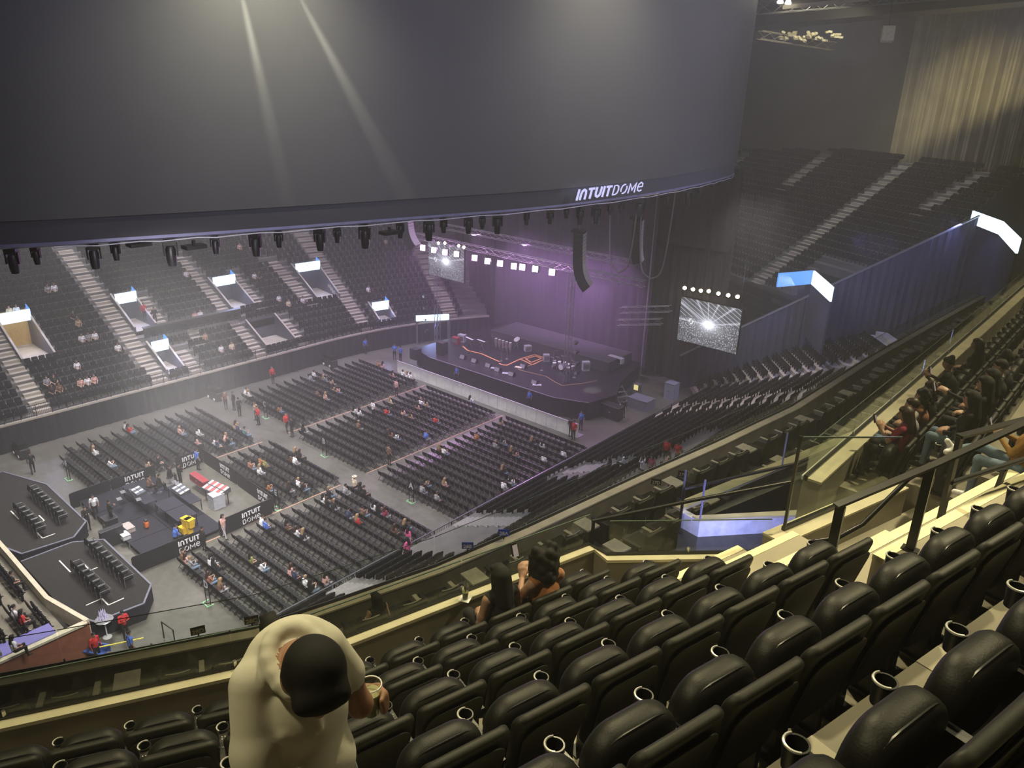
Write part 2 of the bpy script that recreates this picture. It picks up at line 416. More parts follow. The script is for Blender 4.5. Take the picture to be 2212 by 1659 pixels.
# front wall of the far stand with its drape, and the wall behind its top row
mb = MB()
ys = [4+0.25*i for i in range(233)]
for i in range(len(ys)-1):
    def dp(y):
        p = far_pt(y, -0.08-0.05*math.sin(y*9)-0.03*math.sin(y*4.1)); return p
    a, b = dp(ys[i]), dp(ys[i+1]); mb.quad((*a, 0.0), (*b, 0.0), (*b, FZ-0.12), (*a, FZ-0.12))
struct('wall_far', mb, M_DRAPE, 60, 'black drape hung along the front of the far stand')
mb = MB(); mb.obox((-96, -8, 0), (0.4, 0, 0), (0, 150, 0), (0, 0, 44)); struct('wall_left', mb, M_DRAPE)
mb = MB(); mb.obox((-96, 140, 0), (130, 0, 0), (0, 0.4, 0), (0, 0, 44)); struct('wall_back', mb, M_DRAPE)
mb = MB(); mb.obox((-96, -8, 43.5), (130, 0, 0), (0, 150, 0), (0, 0, 0.4)); struct('ceiling', mb, mat('roof_black', (0.02, 0.02, 0.02), 0.9))
mb = MB(); mb.obox((-96, -8, 0), (130, 0, 0), (0, -0.4, 0), (0, 0, 44)); struct('wall_front', mb, M_DRAPE)
mb = MB(); mb.obox((34, -8, 0), (0.4, 0, 0), (0, 150, 0), (0, 0, 44)); struct('wall_right', mb, M_DRAPE)
# kerb cap of the far wall
mb = MB()
for i in range(58):
    a, b = far_pt(4+i, -0.1), far_pt(5+i, -0.1); c, d = far_pt(5+i, 0.15), far_pt(4+i, 0.15)
    mb.add([(*a, FZ-.12), (*b, FZ-.12), (*c, FZ-.12), (*d, FZ-.12), (*a, FZ+.02), (*b, FZ+.02), (*c, FZ+.02), (*d, FZ+.02)], [(4, 5, 6, 7), (0, 1, 5, 4), (2, 3, 7, 6)])
struct('trim_1', mb, M_FARSTEP)

# ---- end stand (beyond the stage, high up)
EO = Vector((-33, 77, 8)); ED = Vector((.425, .905, 0)); EE = Vector((.905, -.425, 0))
def end_pt(s, t):
    p = EO+EE*s+ED*t; return (p.x, p.y)
END_A = [(0, 0, .75, 0, 23), (-11.8, -11.8, .8, 15, 22), (7.6, 9.4, .7, 15, 23), (-24.5, -24.5, .8, 0, 20)]
struct('stand_end', bank_mesh(end_pt, -34, 13.2, 8.0, .85, .544, 0, 23, [(4.5, 9.5, 0, 5)]), M_FARC, label='concrete terraces of the high end stand')
for k, a in enumerate(END_A):
    aisle_stairs('stairs_%d' % (k+20), end_pt, *a, 8.0, .85, .544, M_FARSTEP, 'concrete stair aisle climbing the high end stand')
bank_seats(end_pt, lambda s: (-ED.x, -ED.y), -26, 12.8, 8.0, .85, .544, 0, 23, [(4.0, 10.5, 0, 6)], END_A, 'end')
mb = MB()
for i in range(23):
    a_, b_ = end_pt(13.3, i*.85), end_pt(13.3, (i+1)*.85); z = 8+.544*i+.9; mb.quad((*a_, 3), (*b_, 3), (*b_, z), (*a_, z))
struct('wall_standside', mb, M_DRAPEB)
# ---- lower bowl on our side
NBZ, NBT, NBR = 1.0, 0.85, 0.366
def nb_pt(s, t): return (-29.9+t, s)
NB_A = [(30.0, 30.0, .7, 0, 6), (39.6, 39.9, .8, 2, 7), (20.5, 20.5, .7, 0, 6)]
NB_H = []
struct('stand_near', bank_mesh(nb_pt, 12, 52.5, NBZ, NBT, NBR, 0, 19, [], 50), M_FARC, label='concrete terraces of the lower bowl on the camera side')
for k, a in enumerate(NB_A):
    aisle_stairs('stairs_%d' % (k+30), nb_pt, *a, NBZ, NBT, NBR, mat('pale_stair', (0.26, 0.25, 0.24), 0.8), 'pale stair aisle in the lower bowl below us')
bank_seats(nb_pt, lambda s: (-1, 0), 14, 52.3, NBZ, NBT, NBR, 0, 14, [(29.5, 46, 9, 11), (25, 29.2, 0, 6), (37, 39, 1, 5)], NB_A, 'near')
bank_seats(nb_pt, lambda s: (-1, 0), 52.6, 60.6, NBZ, NBT, NBR, 1, 16, [], [(54.5, 54.5, .6, 1, 16)], 'corner', back=.26)
struct('stand_corner_near', bank_mesh(nb_pt, 52.5, 61, NBZ, NBT, NBR, 0, 19, [], 50), mat('corner_concrete', (0.42, 0.37, 0.32), 0.8, 0, .15, .8), label='pale concrete terraces of the lower bowl next to its corner')
# corner leg of the lower bowl
CO = Vector((-29.9, 60.6, 0)); CE = Vector((-.66, .75, 0)); CD = Vector((.75, .66, 0))
def cb_pt(s, t):
    p = Vector((-29.9+t, 60.6+t*.33, 0))+CE*s; return (p.x, p.y)
struct('stand_corner', bank_mesh(cb_pt, -0.05, 5.6, NBZ, NBT, NBR, 0, 19, [], 10), mat('corner_concrete', (0.42, 0.37, 0.32), 0.8, 0, .15, .8), label='concrete terraces of the corner of the lower bowl')
bank_seats(cb_pt, lambda s: (-CD.x, -CD.y), 0.2, 5.2, NBZ, NBT, NBR, 0, 17, [], [], 'corner', back=.28)
# ---- low bowl at the end away from the stage
def lb_pt(s, t): return (s, 9.0-t)
struct('stand_left', bank_mesh(lb_pt, -60, -35.4, 1.4, .95, .30, 0, 7, [], 40), M_CONC2, label='concrete terraces behind the floor platforms')
bank_seats(lb_pt, lambda s: (0, 1), -48, -39.6, 1.4, .95, .30, 0, 5, [], [], 'left', back=.55)
bank_seats(lb_pt, lambda s: (0, 1), -38.9, -35.9, 1.4, .95, .30, 0, 5, [], [], 'left', back=.55)
mb = MB()
mb.bar((-60, 9.15, 1.6), (-44.4, 9.15, 1.6), .22, .9); mb.bar((-44.4, 9.15, 1.6), (-38.6, 9.1, 1.6), .22, .9); mb.bar((-38.6, 9.1, 1.6), (-35.3, 9.75, 1.6), .22, .9)
struct('parapet_left', mb, M_LEDGE)
mb = MB(); mb.obox((-35.4, 3, 0), (.15, 0, 0), (0, 6.8, 0), (0, 0, 1.9)); struct('wall_rust', mb, M_RUST)
mb = MB(); mb.obox((-35.42, 3, 1.9), (.3, 0, 0), (0, 6.7, 0), (0, 0, .12)); struct('trim_2', mb, M_LEDGE)
mb = MB(); mb.obox((-36.3, 5.5, 2.05), (.9, 0, 0), (0, 2.9, 0), (0, 0, .05)); struct('trim_3', mb, emit('violet_strip', (0.42, 0.36, 1.0), 0.6))

# ---- blackout walls behind the lower bowl
mb = MB()
W0, W1 = Vector((-32.2, 60.9)), Vector((-13.4, 75.9))
wz = lambda x: 7.8+.734*(x+27.0)
k = 120
for i in range(k):
    def wp(f):
        p = W0.lerp(W1, f); q = 0.06*math.sin(f*230)+.05*math.sin(f*97); return (p.x-.62*q, p.y+.78*q)
    a, b = wp(i/k), wp((i+1)/k); mb.quad((*a, .5+8*i/k), (*b, .5+8*(i+1)/k), (*b, wz(b[0])), (*a, wz(a[0])))
struct('wall_drape', mb, M_DRAPEB, 70, 'navy blackout drape closing off the sections beside the stage')
mb = MB(); mb.bar((W0.x, W0.y, wz(W0.x)), (W1.x, W1.y, wz(W1.x)), .25, .10); struct('trim_4', mb, M_STEEL)
mb = MB(); mb.obox((-29.5, 73.5, 0), (14, -3, 0), (.1, .3, 0), (0, 0, 7.6)); mb.obox((-60, 88, 0), (31, -14, 0), (.1, .3, 0), (0, 0, 7.6))
struct('wall_end', mb, M_DRAPE)
# dark suite boxes under the end stand
mb = MB(); a = Vector((-34.0, 76.0, 6.2)); mb.obox(a, EE*9, ED*1.5, (0, 0, 1.8)); mb.obox(a-ED*.4+Vector((0, 0, 0)), EE*9, ED*.3, (0, 0, 1.0))
mb.obox(a-ED*.2+Vector((0, 0, -2.2)), EE*7, ED*.5, (0, 0, 1.6))
struct('wall_suite', mb, M_BLACK)
# big pleated curtain and flat wall behind the end stand
mb = MB(); k = 520
A_, B_ = Vector((-27.5, 96.8, 0)), Vector((14, 79, 0))
for i in range(k):
    def cp(f):
        p = A_.lerp(B_, f); d = 0.34*math.sin(f*150)+0.22*math.sin(f*391+1)+0.12*math.sin(f*811)
        d += 0.25*math.sin(f*67+2)
        return (p.x-d*.4, p.y-d*.9)
    a, b = cp(i/k), cp((i+1)/k); mb.quad((*a, 17.5), (*b, 17.5), (*b, 38), (*a, 38))
struct('wall_curtain', mb, M_CURT, 80, 'tall pleated grey curtain closing off the upper tier')
mb = MB(); a = Vector((-62, 108, 17)); b = Vector((-27.5, 96.8, 17)); mb.obox(a, b-a, (.1, .3, 0), (0, 0, 22)); struct('wall_upper', mb, mat('grey_wall', (0.10, 0.095, 0.07), 0.9, 0, .15, .3))

# ================================================================== HALO BOARD
near_side = [(-45, -2), (-39, 0), (-34.5, 3.5), (-31.2, 8.4), (-29.7, 12.6), (-28.4, 16.9), (-26.6, 23.8), (-24.9, 31.0), (-24.3, 39.0), (-24.7, 46.1), (-25.5, 51.5), (-26.4, 55.2), (-28.5, 59), (-32, 62.5), (-38, 65), (-44, 66)]
def crom(P, n=6):
    out = []
    for i in range(len(P)-1):
        p0, p1, p2, p3 = [Vector(P[max(0, min(len(P)-1, j))]) for j in (i-1, i, i+1, i+2)]
        for k in range(n):
            t = k/n; out.append(.5*((2*p1)+(p2-p0)*t+(2*p0-5*p1+4*p2-p3)*t*t+(3*p1-p0-3*p2+p3)*t**3))
    out.append(Vector(P[-1])); return out
ring = crom(near_side); ring = ring+[Vector((-93-p.x, p.y)) for p in reversed(ring)]
def ring_off(d):
    n = len(ring); out = []
    for i in range(n):
        t = (ring[(i+1) % n]-ring[i-1]).normalized(); out.append(ring[i]+Vector((t.y, -t.x))*d)
    return out
def ring_wall(prof):
    mb = MB(); R_ = [(ring_off(d), z) for d, z in prof]; n = len(ring)
    V = [(p.x, p.y, z) for r_, z in R_ for p in r_]
    F = [(i*n+k, i*n+(k+1) % n, (i+1)*n+(k+1) % n, (i+1)*n+k) for i in range(len(R_)-1) for k in range(n)]
    return mb.add(V, F)
halo = thing('video_board', 'huge dark oval video board hanging over the arena floor', 'video board', T(0, 0, 0))
obj('main_screen', ring_wall([(-1.2, 22.0), (0.0, 21.98), (0.0, 34), (-1.2, 34)]), M_HALO, halo, 40)
obj('lower_band', ring_wall([(-1.0, 21.12), (-.14, 21.12), (-.10, 21.99)]), M_BAND, halo, 40)
obj('bottom_lip', ring_wall([(-1.0, 21.0), (-.22, 20.98), (-.12, 21.05), (-.13, 21.16)]), M_LIP, halo, 40)
mbc = MB(); pr = ring_off(-.1)[20:75]
mbc.tube([(p.x, p.y, 20.95+.03*math.sin(i*2.1)) for i, p in enumerate(pr)], .025, 5); obj('cable', mbc, mat('cable_white', (.7, .7, .85), .5), halo)
# the name on the band
pa = at_plane(1240, 434, (1, 0, 0), -24.35); pb = at_plane(1381, 411, (1, 0, 0), -24.3); pc = at_plane(1258, 397, (1, 0, 0), -24.3)
ya, yb, za = pa.y, pb.y, pa.z+.02
GAP = .14
def total(word, gap): return sum(GLY[c][0]+gap for c in word)-gap
x2 = total('INTUIT', .14)+.20+total('DOME', .13); sx = (yb-ya)/x2
Ms = Matrix.Translation((-24.27, ya, za)) @ Matrix.Rotation(math.atan2(yb-ya, .12), 4, 'Z') @ Matrix.Diagonal((sx, 1, .56, 1))
M_SIGN = emit('sign_white', (0.62, 0.62, 1.0), 1.1)
sign = obj('name_sign', MB(), None, halo); sign.matrix_basis = Ms
x = 0.0
for word, wt, gp in (('INTUIT', .205, .14), ('DOME', .115, .13)):
    for chx in word:
        ml, _ = name_letters(chx, 1.0, wt, x, 0, 0.28, .03, gp); o = obj('letter', ml, M_SIGN, sign); o['label'] = 'glowing white letter %s of the arena name' % chx
        x += GLY[chx][0]+gp
    x += .20-gp
# ================================================================== OUR OWN SECTION
RIM_Z = [24.86-.665*k for k in range(6)]            # rows a..f, height of the cup holder rims
RIM_N = [1.10+.948*k for k in range(6)]
TREAD = [z-.64 for z in RIM_Z]
FRONT = [n+.30 for n in RIM_N]                       # front edge of each tread
KINK = [0.0, 0.45, 0.85, 1.2, 1.62, 1.95]
LA = R(14.04)
LDIR = (math.cos(LA), -math.sin(LA)); LNRM = (math.sin(LA), math.cos(LA))   # in (u, n)
def NL(base, s, d, z):       # left block: s along, d towards the arena, from a base point in (u, n)
    return N(base[0]+LDIR[0]*s+LNRM[0]*d, base[1]+LDIR[1]*s+LNRM[1]*d, z)
def un_poly(mb, pts, z0, z1):
    P = [N(u, n) for u, n in pts]; mb.prism([(p.x, p.y) for p in P], z0, z1)
# treads: one terrace object, pieces per row
ter = MB()
for k in range(-2, 6):
    z = 24.22-.665*k; nf = 1.40+.948*k; nb = nf-.95 if k > -2 else nf-3
    uk = KINK[k] if k >= 0 else -.3; ukb = KINK[k-1] if k >= 1 else -.3
    ue = 5.75 if k >= 2 else 16
    if k == 5: nf = 6.36
    un_poly(ter, [(ukb, nb), (ue, nb), (ue, nf), (uk, nf)], z-1.6, z)
    un_poly(ter, [(uk, nf), (ukb, nb), (ukb-8*LDIR[0], nb+8*-LDIR[1]), (uk-8*LDIR[0], nf+8*-LDIR[1])], z-1.6, z)
struct('floor_terrace', ter, M_CONC2, label='concrete seating terraces of the upper section')
# pale painted bands across the treads between seat pairs, as on the photograph
mb = MB()
for k in range(0, 3):
    z = TREAD[k]+.004
    for u in np.arange(0.3, 14 if k < 2 else 5.6, 1.12):
        nb = FRONT[k]-.94; P = [N(u, nb), N(u+.22, nb), N(u+.22, FRONT[k]), N(u, FRONT[k])]
        mb.add([(p.x, p.y, z) for p in P], [(0, 1, 2, 3)])
struct('trim_5', mb, M_CONC)
# stair aisle between our block and the next one
DIAG = ((5.86, 6.05), (7.75, 4.91))
steps = thing('stair_flight', 'concrete stair flight with pale yellow nosings beside the padded seats', 'stairs', T(0, 0, 0))
steps['kind'] = 'structure'; del steps['category']
noses = [(20.89, 6.3, 5.6, 6.0), (21.22, 5.58, 5.4, 6.6), (21.56, 5.17, 5.4, 7.3), (21.89, 4.70, 5.4, 7.7), (22.22, 4.1, 5.5, 7.2), (22.55, 3.55, 5.6, 7.6), (22.88, 3.24, 5.75, 9.6), (23.21, 2.86, 6.0, 9.4), (23.55, 2.36, 6.1, 9.2)]
for i, (z, n, ua, ub) in enumerate(noses):
    mb = MB(); nb = noses[i+1][1]-.05 if i+1 < len(noses) else n-1.0
    un_poly(mb, [(ua, n), (ub, n), (ub, nb-.3), (ua, nb-.3)], z-.9, z)
    st = obj('step', mb, M_CONC, steps)
    mb = MB(); un_poly(mb, [(ua, n+.005), (ub, n+.005), (ub, n-.10), (ua, n-.10)], z-.05, z+.006)
    obj('nosing', mb, M_NOSE, st)
# landing towards the lower stairs and right-hand block terraces
mb = MB()
un_poly(mb, [(7.5, 4.8), (11.5, 4.75), (11.5, 3.0), (7.5, 3.0)], 19.5, 21.2)
struct('floor_landing', mb, M_CONC)
RX = [-3.26+.40+.95*j for j in range(7)]      # rows of the next block, parallel to world y
mb = MB()
for j in range(8):
    z = 20.89+.665*j; x0 = -3.26+.95*j; ys_ = 12.2-.5*j if j < 5 else 9.5
    mb.obox((x0, ys_, z-1.6), (.97, 0, 0), (0, 44-ys_, 0), (0, 0, 1.6))
struct('floor_terrace_next', mb, M_CONC2, label='concrete terraces of the next upper block with spectators')

# ledge along the front of our section
def ledge(name, pts, z, wd=.15, h=.5, matr=M_LEDGE, side=1):
    """stone capped parapet along a polyline of world xy points; outer side to the left when side = 1"""
    P = [Vector((p[0], p[1])) for p in pts]; nr = []
    for i in range(len(P)):
        t = (P[min(i+1, len(P)-1)]-P[max(i-1, 0)]).normalized(); nr.append(Vector((-t.y, t.x))*side)
    wall, cap, ch, rim = MB(), MB(), MB(), MB()
    def strip(mb, d0, d1, z0, z1):
        for i in range(len(P)-1):
            a, b, c, d = P[i]+nr[i]*d0, P[i+1]+nr[i+1]*d0, P[i+1]+nr[i+1]*d1, P[i]+nr[i]*d1
            mb.add([(*q, z0) for q in (a, b, c, d)]+[(*q, z1) for q in (a, b, c, d)], [(3, 2, 1, 0), (4, 5, 6, 7), (0, 1, 5, 4), (1, 2, 6, 5), (2, 3, 7, 6), (3, 0, 4, 7)])
    strip(wall, .01, wd-.01, z-h, z-.04); strip(cap, 0, wd*.72, z-.04, z); strip(ch, wd*.72, wd*.95, z-.06, z+.03); strip(rim, wd*.95, wd*1.06, z-.06, z+.012)
    o = struct(name, wall, M_CONC2); obj('cap', cap, matr, o); obj('glass_channel', ch, M_BLACK, o); obj('outer_trim', rim, M_WHITE, o)
    return o, P, nr
def glazing(P, nr, z, h, off, pane=1.5, label=None, name='glass_balustrade', cat='balustrade', i0=0):
    g = thing(name, label, cat, T(0, 0, 0))
    for i in range(len(P)-1):
        a, b = P[i]+nr[i]*off, P[i+1]+nr[i+1]*off; L = (b-a).length; k = max(1, round(L/pane))
        for j in range(k):
            p, q = a.lerp(b, (j+.006)/k), a.lerp(b, (j+1-.006)/k)
            d = (q-p); n2 = Vector((-d.y, d.x)).normalized()*.012
            mb = MB(); mb.obox((*(p-n2/2), z), (d.x, d.y, 0), (n2.x, n2.y, 0), (0, 0, h)); pane_o = obj('pane', mb, M_GLASS, g)
            mb = MB(); mb.bar((*p, z+h), (*q, z+h), .014, .01); obj('edge', mb, mat('glass_edge', (.10, .14, .12), .2), pane_o)
            if j or i: 
                mb = MB(); mb.bar((*p, z-.02), (*p, z+.09), .03, .03); obj('clamp', mb, M_METAL, pane_o)
    return g
LZ = 21.35
def NP(*uv): return [tuple(N(u, n))[:2] for u, n in uv]
main_pts = NP((-4.6, 8.02), (-0.64, 7.03), (1.34, 6.54), (2.0, 6.36), (5.9, 6.33), (5.88, 6.05), (7.72, 4.95))
_, P_, n_ = ledge('parapet_upper', main_pts, LZ, .15, .6)
glazing(P_[:5], n_[:5], LZ, .46, .13, 1.9, 'low clear glass panels on the stone ledge in front of our seats')
glazing(P_[5:], n_[5:], LZ, .50, .13, 1.1, 'clear glass panels around the stair opening below the railing', 'stair_glass')
# pillar and stair wall with tall glass
mb = MB(); un_poly(mb, [(7.70, 5.10), (10.5, 5.02), (10.5, 4.74), (7.72, 4.80)], 20.6, 21.63); o = struct('wall_stair', mb, M_CONC)
mb = MB(); un_poly(mb, [(7.69, 5.11), (10.52, 5.03), (10.52, 4.73), (7.71, 4.79)], 21.63, 21.66); obj('cap', mb, M_LEDGE, o)
mb = MB(); un_poly(mb, [(7.95, 5.02), (10.45, 4.96), (10.45, 4.91), (7.95, 4.97)], 21.66, 21.72); obj('glass_channel', mb, M_BLACK, o)
tg = thing('tall_glass_screen', 'tall clear glass screen on the stair wall with black post', 'glass screen', T(0, 0, 0))
pa, pb = N(7.97, 4.99), N(10.4, 4.94)
mb = MB(); mb.obox((pa.x, pa.y, 21.7), (pb.x-pa.x, pb.y-pa.y, 0), tuple(DN*.014), (0, 0, .70)); mb.v[4] = (mb.v[4][0], mb.v[4][1], 23.0); mb.v[7] = (mb.v[7][0], mb.v[7][1], 23.0)
obj('pane', mb, M_GLASS, tg)
mb = MB(); mb.bar((*pa[:2], 21.6), (*pa[:2], 23.02), .035); obj('post', mb, M_BLACK, tg)
mb = MB(); mb.bar((*pa[:2], 23.0), (*pb[:2], 22.42), .02); obj('edge', mb, MATS['glass_edge'], tg)
# ledge of the next block
nx_pts = [(-3.26, 11.2), (-3.26, 24), (-3.3, 36), (-3.6, 46)]
_, P2_, n2_ = ledge('parapet_next', nx_pts, LZ, .3, .8)
glazing(P2_, n2_, LZ, .6, .26, 2.2, 'long run of clear glass on the ledge of the next block')

# ---- black stair railings
def railing(name, label, parts):
    g = thing(name, label, 'railing', T(0, 0, 0))
    for nm_, pts, w in parts:
        mb = MB()
        if nm_ == 'post': mb.bar(pts[0], pts[1], w, w*.6); mb.box((pts[0][0], pts[0][1], pts[0][2]+.01), (.14, .09, .02))
        elif nm_ == 'handrail': mb.tube(pts, w, 10)
        else:
            for a, b in zip(pts[:-1], pts[1:]): mb.bar(a, b, w, w*.35)
        obj(nm_, mb, M_BLACK, g, 50 if nm_ == 'handrail' else None)
    return g
def V3(u, n, z): p = N(u, n, z); return tuple(p)
railing('stair_railing', 'black steel stair railing with bent handrail beside the last padded seat', [
 ('post', [V3(5.5, 2.97, 22.88), V3(5.5, 2.97, 23.80)], .075), ('post', [V3(6.35, 2.72, 23.21), V3(6.35, 2.72, 24.04)], .075),
 ('top_rail', [V3(5.45, 2.985, 23.81), V3(6.38, 2.71, 24.06), V3(7.9, 2.30, 24.5)], .07),
 ('handrail', [V3(5.47, 3.06, 23.32), V3(5.40, 3.12, 23.36), V3(5.42, 3.09, 23.42), V3(5.6, 3.0, 23.44), V3(5.86, 2.94, 23.52), V3(6.22, 2.82, 23.92), V3(6.28, 2.80, 23.95), V3(6.34, 2.76, 23.95)], .022)])
railing('upper_railing', 'black steel railing with bright top rails at the right of the stairs', [
 ('post', [V3(7.5, 3.0, 22.88), V3(7.5, 3.02, 23.93)], .075), ('post', [V3(8.45, 2.93, 22.88), V3(8.45, 2.9, 23.35)], .07),
 ('top_rail', [V3(7.48, 3.02, 23.93), V3(9.6, 2.75, 23.9), V3(13, 2.4, 24.1)], .075), ('mid_rail', [V3(7.5, 3.0, 23.42), V3(9.6, 2.75, 23.42), V3(13, 2.4, 23.6)], .06)])
railing('passage_handrail', 'dark round handrail crossing behind the stair glass', [
 ('handrail', [tuple(at(1279, 1126, 20.2)), tuple(at(1500, 1080, 20.35)), tuple(at(1714, 1040, 20.5))], .035), ('post', [tuple(at(1282, 1126, 20.2)-Vector((0, 0, 1))), tuple(at(1282, 1126, 20.2))], .05)])
railing('passage_handrail', 'second dark handrail further up the passage beyond the stair glass', [
 ('handrail', [tuple(at(1478, 1056, 19.6)), tuple(at(1600, 1028, 19.8)), tuple(at(1726, 1000, 20.0))], .035), ('post', [tuple(at(1478, 1056, 19.6)-Vector((0, 0, 1))), tuple(at(1478, 1056, 19.6))], .05)])

# ---- padded folding seats
def make_padded_seat():
    s = thing('padded_seat', '', 'seat', None, 'black padded folding seats of our section')
    bk = slab(.54, .66, .06, .075, .022, 5, .84, .03); obj('backrest', xform(bk, T(0, -.185, .33, rx=R(13))), M_SEATSH, s, 50)
    b = s.children[-1]
    rb = slab(.46, .54, .012, .09, .005, 5, .84); obj('back_panel', xform(rb, T(0, -.222, .365, rx=R(13))), M_SEATSH, b, 50)
    cu = slab(.515, .52, .16, .16, .06, 6, 1.0, -.02); cobj = obj('seat_cushion', xform(cu, T(0, .035, .295, rx=R(7))), M_SEAT, s, 60)
    W, Hh, rr = .24, .51, .15; pts = []
    for cx, cz, a0 in ((W-rr, Hh-rr, 0), (-W+rr, Hh-rr, 90), (-W+rr, rr, 180), (W-rr, rr, 270)):
        for k in range(6): a_ = R(a0+18*k); pts.append((cx+rr*math.cos(a_), -.045, cz+rr*math.sin(a_)))
    pts.append(pts[0]); pp = MB(); pp.tube(pts, .006, 5, False); obj('piping', xform(pp, T(0, .030, .298, rx=R(7))), M_BLACK, cobj, 60)
    # armrest with cup holder
    ar = MB(); ar.box((.28, -.05, .605), (.055, .34, .03)); ar.box((.28, -.06, .32), (.035, .20, .56)); ar.box((.28, -.06, .02), (.09, .26, .03))
    arm = obj('armrest', ar, M_PLAST, s)
    ch = MB(); ch.lathe([(.034, .53), (.040, .53), (.048, .625), (.048, .64), (.040, .64), (.032, .542), (.0, .542)], 18, (.28, .165, 0)); ch.box((.28, .10, .60), (.06, .06, .04)); obj('cup_holder', ch, M_BLACK, arm, 40)
    rim = MB(); rim.tube([(.28+.046*math.cos(a_), .165+.046*math.sin(a_), .642) for a_ in np.linspace(R(60), R(235), 12)], .0065, 6); obj('cup_glint', rim, mat('rim_highlight', (.62, .62, .58), .3, .1), arm, 60)  # bright half ring stands in for the reflection on the cup holder edge
    btn = MB(); btn.lathe([(.0, .006), (.005, .0055), (.0085, .0)], 8); bm_ = btn.mesh('button', 60); bm_.materials.append(M_METAL)
    for dx in (-.011, .011):
        for dy in (.0, .024): obj('button', bm_, None, arm, M=T(.28+dx, .055+dy, .62))
    nb = MB(); nb.box((.28, -.03, .622), (.026, .016, .004)); obj('seat_number', nb, M_METAL, arm)
    pc = MB(); pc.box((0, -.03, .16), (.10, .16, .30)); pc.box((0, -.03, .01), (.2, .22, .02)); obj('pedestal', pc, M_BLKM, s)
    return s
ps0 = remember(make_padded_seat()); PS_USED = [False]
def put_seat(M, label, skip=()):
    if not PS_USED[0] and not skip:
        PS_USED[0] = True; ps0.matrix_basis = M; ps0['label'] = label; return ps0
    return dup(ps0, M, label, None, skip)
ROWN = ['sixth', 'fifth', 'fourth', 'third', 'second', 'front']
OCC = {}
def seatM(k, ur, dz=0):
    p = N(ur-.28, RIM_N[k]-.18, TREAD[k]); return frameM(p, DN)
starts = {0: (2.05, -1, 9), 1: (1.745, -1, 11), 2: (1.855, -1, 6), 3: (2.34, -1, 5), 4: (2.54, -1, 5), 5: (3.05, -1, 4)}
for k, (u0, i0, i1) in starts.items():
    for j, i in enumerate(range(i0, i1+1)):
        ur = u0+.56*i
        if ur-.56 < KINK[k]-.1: continue
        sk = ()
        idx = i1-i
        put_seat(seatM(k, ur), 'black padded seat, %s from the stair aisle, %s row of our block' % (ordn(idx), ROWN[k]), sk)
left_base = {5: (.34, 6.24), 4: (.35, 5.21), 3: (.72, 4.05), 2: (.35, 3.15), 1: (-.3, 2.55)}
for k, bse in left_base.items():
    for i in range(-4, 4):
        s_ = .565*i; u_ = bse[0]+LDIR[0]*s_
        if u_+.05 > KINK[k]: continue
        p = NL(bse, s_-.28, -.18, TREAD[k]); f = DU*LNRM[0]+DN*LNRM[1]
        put_seat(frameM(p, f), 'black padded seat, %s leftward from the bend in the %s row' % (ordn(3-i), ROWN[k]))
# seats of the next block (parallel to world y)
NEXTROW = ['front', 'second', 'third', 'fourth', 'fifth', 'sixth']
for j in range(6):
    y0 = [12.6, 11.7, 10.9, 10.6, 10.3, 10.3][j]
    for i in range([24, 22, 18, 14, 10, 8][j]):
        p = Vector((-3.26+.52+.95*j, y0+.57*i, 20.89+.665*j))
        if j >= 4 and p.y > 16: continue
        put_seat(frameM(p, (-1, 0)), 'black padded seat, %s from the glass end, %s row of next block' % (ordn(i), NEXTROW[j]))

# ================================================================== LOGE TIER below our ledge
FLZ = 16.8
fl_px = [(-60, 1492), (131, 1457), (557, 1374), (736, 1313), (954, 1236), (1153, 1149), (1400, 1033), (1560, 962), (1726, 882), (1892, 775), (2040, 690), (2130, 640)]
fl_pts = [tuple(at(x, y, FLZ))[:2] for x, y in fl_px]
_, PL, nL = ledge('parapet_loge', fl_pts, FLZ, .32, 1.4)
glazing(PL, nL, FLZ, .75, .30, 2.4, 'long clear glass balustrade on the lower stone ledge of the loge tier')
mb = MB()
def off_pts(d): return [PL[i]-nL[i]*d for i in range(len(PL))]
def strip3(mb, d0, d1, z0, z1):
    A_, B_ = off_pts(d0), off_pts(d1)
    for i in range(len(PL)-1):
        q = (A_[i], A_[i+1], B_[i+1], B_[i]); mb.add([(*p, z0) for p in q]+[(*p, z1) for p in q], [(4, 5, 6, 7), (0, 1, 5, 4), (1, 2, 6, 5), (2, 3, 7, 6), (3, 0, 4, 7), (3, 2, 1, 0)])
strip3(mb, 0, 1.5, 15.0, 16.3); strip3(mb, 1.5, 3.0, 15.0, 16.65); strip3(mb, 3.0, 6.0, 15.0, 17.0)
struct('floor_loge', mb, mat('loge_floor', (.10, .10, .09), .7), label='dark floor of the loge tier')
M_TAN = mat('tan_arm', (.42, .40, .32), .5)
def make_loge_chair():
    s = thing('loge_chair', '', 'armchair', None, 'wide loge armchairs behind the lower ledge')
    obj('backrest', xform(slab(.66, .62, .13, .06, .04, 3), T(0, -.30, .36, rx=R(10))), M_SEAT, s, 50)
    obj('seat_cushion', xform(slab(.60, .56, .15, .05, .04, 3), T(0, -.25, .42, rx=R(-88))), M_SEAT, s, 50)
    for sx_ in (-1, 1):
        a_ = MB(); a_.box((sx_*.36, -.02, .60), (.09, .55, .05)); a_.box((sx_*.36, .0, .30), (.05, .42, .58)); obj('armrest', a_, M_TAN if sx_ > 0 else M_PLAST, s)
    bs = MB(); bs.box((0, -.05, .18), (.5, .45, .36)); obj('base', bs, M_BLKM, s)
    hl = MB(); hl.tube([(-.2+.02*i, -.375-.03*math.sin(math.pi*i/20), .985) for i in range(21)], .012, 5); obj('top_highlight', hl, M_TAN, s.children[0])  # pale curved bar stands in for the highlight along the backrest top
    return s
lc0 = remember(make_loge_chair()); lcused = False
tb0 = thing('loge_table', '', 'table', None, 'small side tables between loge armchairs')
